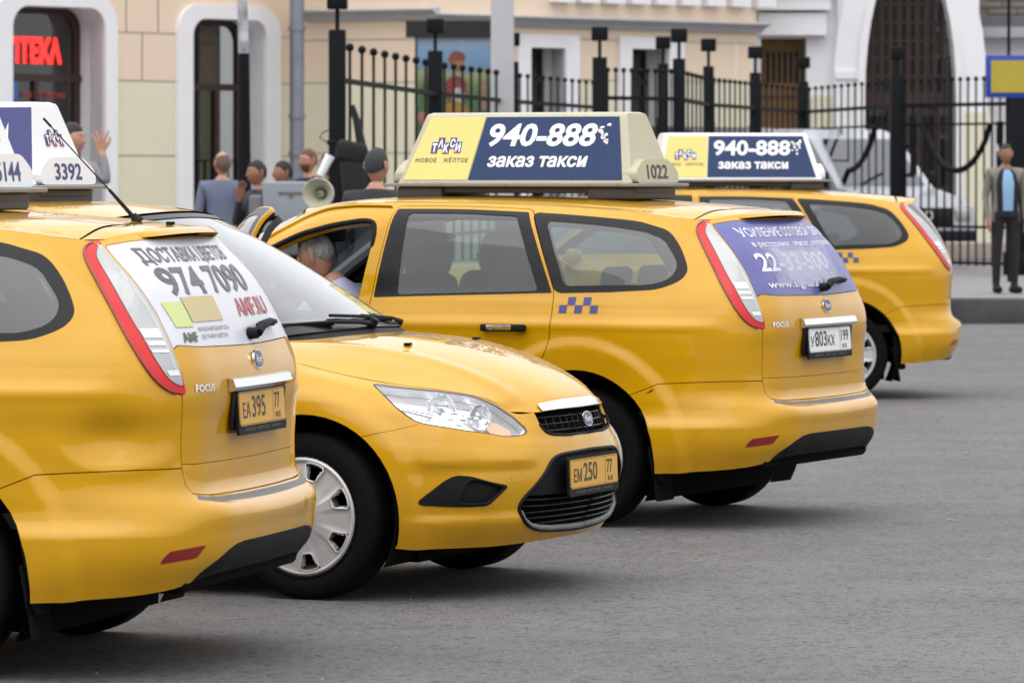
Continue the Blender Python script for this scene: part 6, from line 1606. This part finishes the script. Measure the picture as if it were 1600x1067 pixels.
# ---------------------------------------------------------------- iron fence
def fence_panel(ax, ay, bx, by, ztop, label, n=None, swag=False, base=KZ, posts=(True, False), ball=.034, plates=True):
    root = empty('iron_fence', (ax, ay, base), math.atan2(by - ay, bx - ax), label, 'fence', 'panels of the black iron fence'); L = math.dist((ax, ay), (bx, by)); h = ztop - base
    n = n or max(3, int(L / .135))
    bar = cached(('bar', round(h, 2), ball), lambda: MB().tube([(0, 0, .12), (0, 0, h - .0)], .012, IRON, 6).mesh('fence_bar') )
    def fbar():
        m = MB(); m.tube([(0, 0, .10), (0, 0, h - .03)], .0160 if ball > .036 else .0135, IRON, 6); m.lathe([(0, -ball), (ball * .7, -ball * .7), (ball, 0), (ball * .7, ball * .7), (0, ball)], IRON, 12, 'z', (0, 0, h)); return m.mesh('fence_bar')
    me = cached(('fbar', round(h, 2), ball), fbar)
    for i in range(1, n): o = mobj('fence_bar', me, root); o.location = (L * i / n, 0, 0)
    for z, r_ in ((h - .34, .060), (.62, .045), (.14, .05)):
        m = MB(); m.box((L / 2, 0, z), (L, r_, r_ * .8), IRON); m.build('fence_rail', root)
    if plates:
        for e in (0, 1):
            x0 = .0 if e == 0 else L; s = 1 if e == 0 else -1
            for z in (h - .72, h - 1.12):
                m = MB(); m.box((x0 + s * .17, 0, z - .17), (.36, .03, .035), IRON); m.box((x0 + s * .33, 0, z), (.085, .05, .30), IRON); m.build('fence_plate', root)
    if swag:
        for (u0, u1) in ((.24, .80),):
            m = MB(); pts = [(L * (u0 + (u1 - u0) * t), -.03, h - .60 - .62 * (1 - (2 * t - 1) ** 2) ** .8) for t in np.linspace(0, 1, 15)]
            m.tube(pts, .042, IRON, 6); m.build('swag_rail', root)
            m = MB(); m.box((L / 2, 0, h - .60), (L, .03, .03), IRON); m.build('fence_rail', root)
    return root
def fence_post(x, y, ztop, w, label, cap=.20, neck=.20, base=KZ):
    root = empty('fence_post', (x, y, base), 0, label, 'fence post', 'posts of the black iron fence'); h = ztop - base
    m = MB(); m.box((0, 0, h / 2), (w, w, h), IRON, bev=.01); m.box((0, 0, .15), (w * 1.25, w * 1.25, .30), IRON, bev=.01); m.build('shaft', root)
    m = MB(); m.tube([(0, 0, h - .01), (0, 0, h + neck)], .022, IRON, 6); m.build('neck', root)
    m = MB(); m.box((0, 0, h + neck + cap * .42), (cap, cap, cap * .85), IRON, bev=.018); m.build('cap', root)
PT = [(527, 47.5, 47, .165), (680, 56, 80, .17), (800, 62, 97, .17), (937, 59, 90, .175), (1036, 66, 100, .14), (1061, 60, 92, .15), (1107, 65, 104, .14), (1180, 68.5, 114, .15), (1255, 73, 128, .15), (1403, 66, 116, .19), (1588, 64, 150, .26)]
desc = ['tall black gate post behind the taxi with loudspeaker at its foot', 'black gate post in front of the colourful poster', 'black fence post below the white concrete pole', 'black fence post above the middle of the large blue taxi sign', 'thinner black post just left behind the eighth one, over the sign end', 'black fence post right above the end of the cream roof sign', 'black fence post before the peach wall, right of the cream sign', 'black fence post at the left edge of the wooden door', 'black fence post at the right edge of the wooden door', 'black fence post in front of the arched lattice window', 'broad black fence post behind the man in the beige jacket']
PW = []
for (px, Z, py, w_), d_ in zip(PT, desc): x, y, z = P3(px, py, Z); PW.append((x, y, z)); fence_post(x, y, z, w_, d_)
def fp(i, j, zt_px, label, **k):
    a, b = PW[i], PW[j]; fence_panel(a[0], a[1], b[0], b[1], 2.86, label, **k)
fp(0, 1, 0, 'gate leaf of black bars nearest the camera, tops level with the poster header', n=9, ball=.045)
fp(1, 2, 0, 'black fence panel in front of the colourful poster', n=9, ball=.042)
fence_panel(PW[2][0], PW[2][1], P3(937, 0, 68)[0], 68, 2.86, 'black fence panel between the white pole and the peach windows', n=12)
fp(3, 5, 0, 'black fence panel above the digits of the cream roof sign', n=10)
fp(5, 6, 0, 'short black fence panel before the peach wall', n=7); fp(6, 7, 0, 'black fence panel left of the wooden door', n=9); fp(7, 8, 0, 'black fence panel across the wooden door', n=9)
fp(8, 9, 0, 'black fence panel with hanging swag in front of the white van', n=14, swag=True); fp(9, 10, 0, 'black fence panel with swag left of the man in beige jacket', n=15, swag=True)
fence_panel(PW[10][0], PW[10][1], P3(1760, 0, 64)[0], 64, 2.86, 'black fence panel at the right edge under the blue sign', n=12)
for i in range(7):        # pale stone blocks along the foot of the railings
    sb = MB(); sb.box((0, 0, .14), (.24, .22, .26), mat('stone_block', (.42, .38, .34), .85, noise=(6, (.34, .25, .22), .3)), bev=.03)
    o = sb.build('stone_block', None, label='pale stone block on the ground behind the railings, number %d from the left' % (i + 1) if False else 'pale stone block behind the railings, ' + ('leftmost of the row', 'second from the left', 'third from the left', 'fourth, in the middle of the row', 'third from the right', 'second from the right', 'rightmost of the row')[i], cat='stone block', group='stone blocks behind the railings'); o.location = P3(1440 + i * 20, 0, 67.2)[:2] + (KZ + .12,)
# poster on a stand
x0, x1 = P3(652, 0, 64.5)[0], P3(778, 0, 64.5)[0]; zt, zb = zat(58, 64.5), zat(215, 64.5)
pr = empty('poster_board', ((x0 + x1) / 2, 64.5, KZ), 0, 'large colourful poster of sky, grass and a red costumed figure in a black frame', 'poster'); wd = x1 - x0
m = MB(); m.box((0, .04, (zt + zb) / 2 - KZ), (wd + .06, .05, zt - zb), mat('frame_black', (.01, .01, .012), .4)); m.box((-.0, .0, zt - KZ + .10), (wd + .30, .16, .22), mat('frame_black', (0, 0, 0))); 
for s in (-1, 1): m.box((s * wd / 2, .05, (zt - KZ) / 2), (.06, .06, zt - KZ), mat('frame_black', (0, 0, 0)))
m.build('board_frame', pr)
pm = bpy.data.materials.new('poster_print'); pm.use_nodes = True; n = pm.node_tree; b = n.nodes['Principled BSDF']; tc = n.nodes.new('ShaderNodeTexCoord'); sx = n.nodes.new('ShaderNodeSeparateXYZ'); n.links.new(tc.outputs['Object'], sx.inputs[0])
ns = n.nodes.new('ShaderNodeTexNoise'); ns.inputs['Scale'].default_value = 3.2; ns.inputs['Detail'].default_value = 5; n.links.new(tc.outputs['Object'], ns.inputs[0])
ad = n.nodes.new('ShaderNodeMath'); ad.operation = 'MULTIPLY_ADD'; ad.inputs[1].default_value = .25; n.links.new(ns.outputs[0], ad.inputs[0]); n.links.new(sx.outputs['Z'], ad.inputs[2])
mr = n.nodes.new('ShaderNodeMapRange'); mr.inputs['From Min'].default_value = zb - KZ; mr.inputs['From Max'].default_value = zt - KZ + .15; n.links.new(ad.outputs[0], mr.inputs[0])
cr = n.nodes.new('ShaderNodeValToRGB'); n.links.new(mr.outputs[0], cr.inputs[0]); e = cr.color_ramp.elements
e[0].position = 0; e[0].color = (.03, .10, .02, 1); e[1].position = 1; e[1].color = (.55, .68, .80, 1)
for p_, c_ in ((.35, (.06, .18, .03, 1)), (.55, (.14, .26, .05, 1)), (.66, (.40, .45, .15, 1)), (.72, (.08, .28, .55, 1)), (.85, (.12, .38, .70, 1))): q = e.new(p_); q.color = c_
n.links.new(cr.outputs[0], b.inputs['Base Color']); b.inputs['Roughness'].default_value = .4
hp_ = n.nodes.new('ShaderNodeHueSaturation'); hp_.inputs['Saturation'].default_value = .75; hp_.inputs['Value'].default_value = .6; n.links.new(cr.outputs[0], hp_.inputs['Color']); n.links.new(hp_.outputs[0], b.inputs['Base Color'])
m = MB(); m.box((0, .0, (zt + zb) / 2 - KZ), (wd, .012, zt - zb), pm); po = m.build('print', pr)
m = MB()      # figure blocks: cap, face, coat, apron
def blob(px, py, rx, ry, c, k=14, y=-.008, wob=.2, sd=1):
    r_ = random.Random(sd); cx = P3(px, 0, 64.5)[0] - (x0 + x1) / 2; cz = zat(py, 64.5) - KZ; s_ = 64.5 / FPX
    V = [(cx + rx * s_ * math.cos(2 * math.pi * i / k) * r_.uniform(1 - wob, 1), y, cz + ry * s_ * math.sin(2 * math.pi * i / k) * r_.uniform(1 - wob, 1)) for i in range(k)]; m.add(V, [tuple(range(k))], mat('poster_%s' % sd, tuple(q * .55 for q in c), .5, noise=(9, tuple(q * .25 + .02 for q in c), .12)))
blob(714, 92, 15, 13, (.42, .10, .03), sd=11); blob(716, 104, 12, 10, (.55, .26, .10), y=-.009, sd=12); blob(712, 140, 20, 26, (.40, .04, .03), y=-.010, sd=13); blob(716, 152, 12, 16, (.75, .72, .70), y=-.011, sd=14); blob(712, 172, 22, 14, (.60, .30, .03), y=-.012, sd=15)
blob(756, 150, 9, 26, (.50, .30, .20), y=-.009, sd=16); blob(668, 150, 12, 30, (.10, .22, .05), y=-.009, sd=17); blob(664, 185, 14, 12, (.60, .25, .20), y=-.010, sd=18)
m.build('figure_print', pr)
# poles
wp = empty('concrete_pole', P3(785, 0, 61)[:2] + (KZ,), 0, 'pale concrete pole rising behind the large roof sign', 'pole')
m = MB(); m.box((0, 0, 4.5), (.29, .29, 9), mat('pole_concrete', (.52, .52, .53), .85, noise=(3, (.42, .42, .43), .3), bump=(20, .3)), bev=.02); m.build('shaft', wp)
lp = empty('lamp_pole', P3(381, 0, 49)[:2] + (0,), 0, 'round lamp pole with flaking white paint above and black paint below', 'pole')
zz = zat(84, 49); s_ = 49 / FPX
PEEL = mat('pole_peeling', (.55, .55, .57), .7, noise=(4, (.16, .16, .17), .12), bump=(20, .3))
m = MB(); m.tube([(0, 0, zz), (-3 * s_, 0, zz + .6), (-5 * s_, 0, 9)], [8.6 * s_, 8 * s_, 7 * s_], PEEL, 20); m.build('upper_shaft', lp)
m = MB(); m.tube([(2 * s_, 0, 0), (1 * s_, 0, 1.2), (0, 0, zz)], [12 * s_, 11 * s_, 9 * s_], IRON, 20); m.tube([(2 * s_, 0, 0), (2 * s_, 0, .12)], .14, IRON, 20); m.build('lower_shaft', lp)
# blue and yellow board on a stalk
sg = empty('sign_board', P3(1577, 120, 60), 0, 'blank yellow board with a deep blue border hanging at the right edge', 'sign')
s_ = 60 / FPX; BL_ = mat('board_blue', (.012, .045, .32), .4); YL_ = mat('board_yellow', (.42, .33, .03), .45, noise=(3, (.38, .30, .03), .3))
m = MB(); m.box((34 * s_, 0, 0), (142 * s_, .08, 66 * s_), BL_, bev=.008); m.build('frame', sg)
m = MB(); m.box((34 * s_, -.045, 0), (126 * s_, .012, 50 * s_), YL_); m.build('face', sg)
m = MB(); m.tube([(0, .06, -2.6), (0, .06, 4)], .020, IRON, 8); m.build('stalk', sg)
# ---------------------------------------------------------------- vans behind the fence
def van(name, label, loc, yaw, col, glass, k_=1.0):
    root = empty(name, loc, yaw, label, 'van'); root.scale = (k_, k_, k_); P_ = mat('van_' + label.split()[0], col, .35, 0, .6)
    side = [(0, .35), (5.0, .35), (5.05, .60), (5.0, .95), (4.55, 1.12), (3.95, 1.25), (3.15, 2.05), (2.9, 2.18), (.25, 2.22), (.05, 2.1), (0, 1.2)]
    m = MB(); V = []; n_ = len(side)
    for y, k in ((-.95, 1), (-.80, 1), (.80, 1), (.95, 1)):
        for (x, z) in side:
            tum = .10 * max(0, z - 1.2); yy = y * (1 - tum * .9) if abs(y) > .9 else y * (1 - tum * .9); zz2 = z - (.05 if abs(y) > .9 and z > 1.9 else 0); V.append((x, yy, zz2))
    F = [(r_ * n_ + i, r_ * n_ + (i + 1) % n_, (r_ + 1) * n_ + (i + 1) % n_, (r_ + 1) * n_ + i) for r_ in range(3) for i in range(n_)] + [tuple(range(n_)), tuple(3 * n_ + i for i in range(n_ - 1, -1, -1))]
    m.add(V, F, P_); m.build('body', root)
    m = MB(); m.add([(3.93, -.80, 1.29), (3.93, .80, 1.29), (3.20, .70, 2.03), (3.20, -.70, 2.03)], [(0, 1, 2, 3)], glass); m.build('windscreen', root)
    for s in (1, -1):
        m = MB(); q = lambda x, z: (x, s * (.957 - .085 * max(0, z - 1.2)), z); m.add([q(2.2, 1.25), q(3.75, 1.25), q(3.1, 1.95), q(2.2, 1.98)], [(0, 1, 2, 3)], glass); m.add([q(.5, 1.3), q(2.05, 1.28), q(2.05, 1.98), q(.5, 1.98)], [(0, 1, 2, 3)], glass); m.build('side_window', root)
        m = MB(); m.box((5.0, s * .72, .82), (.10, .30, .20), CLEARL, bev=.03); m.build('headlight', root)
        for x in (.95, 4.05):
            m = MB(); m.lathe([(.0, -.12), (.2, -.12), (.33, -.10), (.33, .10), (.2, .12), (0, .12)], RUB, 20, 'y', (x, s * .82, .33)); m.lathe([(0, .0), (.2, .0)], SILVER, 16, 'y', (x, s * .942, .33)); m.build('wheel', root)
        m = MB(); m.box((3.72, s * 1.08, 1.38), (.12, .22, .26), BLK, bev=.04); m.build('mirror', root)
    m = MB(); m.box((5.03, 0, .80), (.08, 1.02, .28), BLK_GLOSS, bev=.02); m.box((5.03, 0, .45), (.14, 1.86, .26), BLK, bev=.04); gr = m.build('front_grille', root)
    m = MB(); m.lathe([(.05, 0), (.085, 0), (.085, .02), (.05, .02)], CHROME, 20, 'x', (5.07, 0, .82)); m.build('badge', gr)
    m = MB(); m.tube([(3.96, -.5, 1.31), (3.75, .1, 1.50)], .012, BLK, 5); m.tube([(3.96, .1, 1.31), (3.75, .65, 1.50)], .012, BLK, 5); m.build('wiper', root)
    return root
GL_VAN = glass_mat('van_glass', (.10, .14, .18), 1.5)
x, y, _ = P3(1446, 0, 68.6); van('van', 'white van parked behind the railings, windscreen and bonnet facing the square', (x - 4.5 * math.cos(R(58)), y + 4.5 * math.sin(R(58)), KZ), R(-58), (.33, .34, .37), GL_VAN, .90)
x, y, _ = P3(1262, 0, 69.5); van('van', 'black van beside the white one, mostly hidden by the white framed roof sign', (x - 4.5 * math.cos(R(58)), y + 4.5 * math.sin(R(58)), KZ), R(-58), (.012, .012, .014), GL_VAN, .92)
# ---------------------------------------------------------------- the people, where they stand
DENIM = cloth('denim', (.05, .06, .10)); BLKC = cloth('black', (.010, .010, .012)); NAVC = cloth('navy', (.010, .014, .035)); BLUG = cloth('bluegrey', (.15, .17, .25)); GRYC = cloth('grey', (.22, .22, .23)); BEIG = cloth('beige', (.21, .185, .155)); LBLU = cloth('skyblue', (.26, .42, .62)); LIME = cloth('lime', (.40, .55, .12)); LILAC = cloth('lilac_stripe', (.55, .58, .80)); DKG = cloth('charcoal', (.030, .030, .038))
def at_px(px, Z, z=0): return P3(px, 0, Z)[:2] + (z,)
person('man seen from behind in a blue-grey shirt, close-cropped balding head, by the lamp pole', at_px(347, 50), R(180), 1.82, BLUG, DENIM, SKIN, mat('hair_cropped', (.13, .085, .065), .8, bump=(120, .6)), 'bald', head_turn=R(25), bare=True)
person('dark haired man facing left, chin resting on his raised hand beside the loudspeaker', at_px(404, 45.5), R(-62), 1.72, DKG, BLKC, SKIN2, HAIRD, 'thick', arms={'R': ((-.19, -.16, 1.14), (-.06, -.17, 1.40)), 'L': ((.20, -.10, 1.12), (.0, -.24, 1.10)), 'dirR': (.2, .1, 1)})
person('dark haired man in a lime shirt facing left, right behind the loudspeaker', at_px(445, 47.5), R(-70), 1.72, LIME, DENIM, SKIN2, HAIRD, 'thick')
person('auburn haired bearded man with glasses in a navy jumper by the downpipe', at_px(484, 52), R(-55), 1.86, NAVC, DENIM, SKIN, HAIRR, 'thick', beard=HAIRR, glasses=True)
person('dark haired person almost hidden behind the tall gate post, megaphone beside the face', at_px(515, 53.5), R(-60), 1.82, DKG, DENIM, SKIN2, HAIRD, 'short')
person('man with greying hair seen from behind, charcoal jacket, left of the cream roof sign', at_px(588, 33.5), R(168), 1.775, DKG, BLKC, SKIN, HAIRDG, 'thick', head_turn=R(-20))
person('person raising an open hand in front of the pharmacy window', at_px(111, 40.5), R(165), 2.02, GRYC, BLKC, SKIN, HAIRD, 'thick', arms={'R': ((-.30, .06, 1.33), (-.235, -.0, 1.54)), 'palmR': (0, -1, 0), 'curlR': (.12, .42), 'dirR': (.1, 0, 1), 'L': ((.25, .02, 1.16), (.26, -.05, .93))}, head_turn=R(-100))
person('man in an open beige jacket over blue shirt and black trousers standing on the pavement', at_px(1571, 54.3, KZ), R(8), 1.66, LBLU, BLKC, SKIN2, HAIRD, 'short', jacket=BEIG, collar=LBLU)
# driver of the taxi with the open door
cth = POSE['C'][1]; fx, fy = math.cos(cth), math.sin(cth)
def inC(x, y, z): return (POSE['C'][0][0] + fx * x - fy * y, POSE['C'][0][1] + fy * x + fx * y, z)
person('white haired driver in a lilac shirt leaning forward in the taxi with the open door', inC(2.10, .58, -.262), cth + R(90), 1.68, LILAC, BLKC, SKIN, HAIRG, 'thick', sit=True, lean=R(30), arms={'L': ((.24, -.42, 1.12), (.12, -.60, 1.12)), 'R': ((-.24, -.42, 1.12), (-.10, -.60, 1.12))}, bare=True, head_tilt=R(18))
# loudspeaker, megaphone, camera
SPK = mat('speaker_grey', (.26, .28, .31), .6, noise=(5, (.20, .215, .24), .3))
sp = empty('loudspeaker', at_px(461, 43.5), 0, 'weathered grey loudspeaker cabinet on a stand, behind the open taxi door', 'loudspeaker')
s_ = 43.5 / FPX; m = MB(); zt = zat(284, 43.5); m.box((0, 0, zt - .33), (98 * s_, .36, .66), SPK, bev=.02); m.build('cabinet', sp)
m = MB(); m.box((0, -.182, zt - .10), (50 * s_, .012, .025), LEADG, bev=.003); m.box((-.03, -.184, zt - .125), (.03, .014, .03), mat('rust', (.18, .09, .04), .8)); m.build('catch', sp)
m = MB(); m.box((0, 0, .52), (.10, .10, 1.05), IRON); m.box((0, 0, .03), (.6, .5, .05), IRON); m.build('stand', sp)
m = MB(); m.box((-60 * s_, .0, zt - .42), (.12, .30, .60), LEADG, bev=.02); m.build('side_box', sp)
HORN = mat('horn_cream', (.52, .53, .40), .5, noise=(6, (.42, .43, .33), .3))
mg = empty('megaphone', (P3(497, 303, 41.5)[0], 41.5, zat(303, 41.5)), R(-90 - 10), 'cream horn loudspeaker pointing at the camera, next to the grey cabinet', 'megaphone'); s_ = 41.5 / FPX; r_ = 24 * s_
m = MB(); m.lathe([(r_ * 1.04, .0), (r_, .012), (r_ * .93, -.01), (r_ * .62, -.07), (r_ * .40, -.13), (r_ * .28, -.18), (r_ * .34, -.20), (r_ * .6, -.16), (r_ * .98, -.06), (r_ * 1.04, 0)], HORN, 36, 'x'); m.build('horn', mg)
m = MB(); m.lathe([(0, -.07), (r_ * .16, -.075), (r_ * .22, -.10), (r_ * .22, -.17), (0, -.17)], HORN, 20, 'x'); m.lathe([(0, -.068), (r_ * .09, -.069)], BLK, 12, 'x'); m.build('driver_unit', mg)
m = MB(); m.lathe([(0, -.20), (.07, -.20), (.075, -.30), (.05, -.36), (0, -.36)], HORN, 20, 'x'); m.tube([(-.28, 0, 0), (-.28, 0, -1.1)], .02, IRON, 8); m.tube([(-.28, 0, -1.1), (-.28, 0, -zat(303, 41.5))], .03, IRON, 8); m.build('bracket', mg)
bt = MB(); a = P3(500, 275, 44); b_ = P3(516, 243, 44); bt.tube([(0, 0, 0), (b_[0] - a[0], 0, b_[2] - a[2])], [.035, .045], WHT, 12); bt.tube([(-.06, 0, -.12), (0, 0, 0)], [.02, .032], LEADG, 10)
o = bt.build('baton', None, label='white tube held up beside the tall gate post', cat='tube'); o.location = a
tv = empty('camera_bag', P3(553, 250, 46), 0, 'large black camera bag on a stand right beside the tall gate post', 'bag'); s_ = 46 / FPX
m = MB(); m.box((-4 * s_, 0, 12 * s_), (48 * s_, .22, 34 * s_), BLKC, bev=.05, rot=(0, R(12), 0)); m.box((2 * s_, 0, -34 * s_), (42 * s_, .20, 80 * s_), BLKC, bev=.07, rot=(0, R(-6), 0)); m.build('bag', tv)
m = MB(); m.tube([(14 * s_, 0, 10 * s_), (4 * s_, .02, 62 * s_), (-4 * s_, .02, 85 * s_)], [.05, .035, .03], BLKC, 8); m.tube([(30 * s_, 0, -60 * s_), (14 * s_, 0, 20 * s_)], [.07, .04], BLKC, 8); m.build('strap', tv)
m = MB(); m.tube([P for P in [(-26 * s_, 0, 26 * s_), (-44 * s_, 0, 28 * s_), (-54 * s_, 0, 35 * s_), (-48 * s_, 0, 43 * s_), (-30 * s_, 0, 50 * s_), (-20 * s_, 0, 60 * s_)]], .006, IRON, 5); m.box((-36 * s_, 0, 27 * s_), (12 * s_, .06, 8 * s_), IRON, bev=.01); m.build('cable', tv)
m = MB(); m.tube([(0, 0, -.2), (0, 0, -CAM_H - .05 + .0)], .03, IRON, 8); m.build('stand', tv)
# ---------------------------------------------------------------- unseen building added behind the camera to block low sky and darken reflections
ob = empty('building', (0, -46, 0), 0, 'long three storey building added out of view behind the photographer to darken reflections', 'building')
FAC = mat('unseen_facade', (.30, .25, .19), .85, noise=(.5, (.26, .215, .165), .3)); FGL = mat('unseen_window', (.03, .035, .04), .15)
m = MB(); m.box((0, -5, 5.5), (150, 10, 11), FAC); m.box((0, .12, 11), (151, .6, .5), WPLAS); m.box((0, .06, 4.1), (150, .3, .3), WPLAS); m.build('wall', ob)
wmesh = MB().box((0, 0, 0), (1.3, .08, 2.0), FGL).box((0, -.01, 0), (1.6, .08, 2.3), WPLAS).mesh('window')
for r_ in range(3):
    for c_ in range(26): o = mobj('window', wmesh, ob); o.location = (-65 + c_ * 5.2, .05, 2.0 + r_ * 3.3)
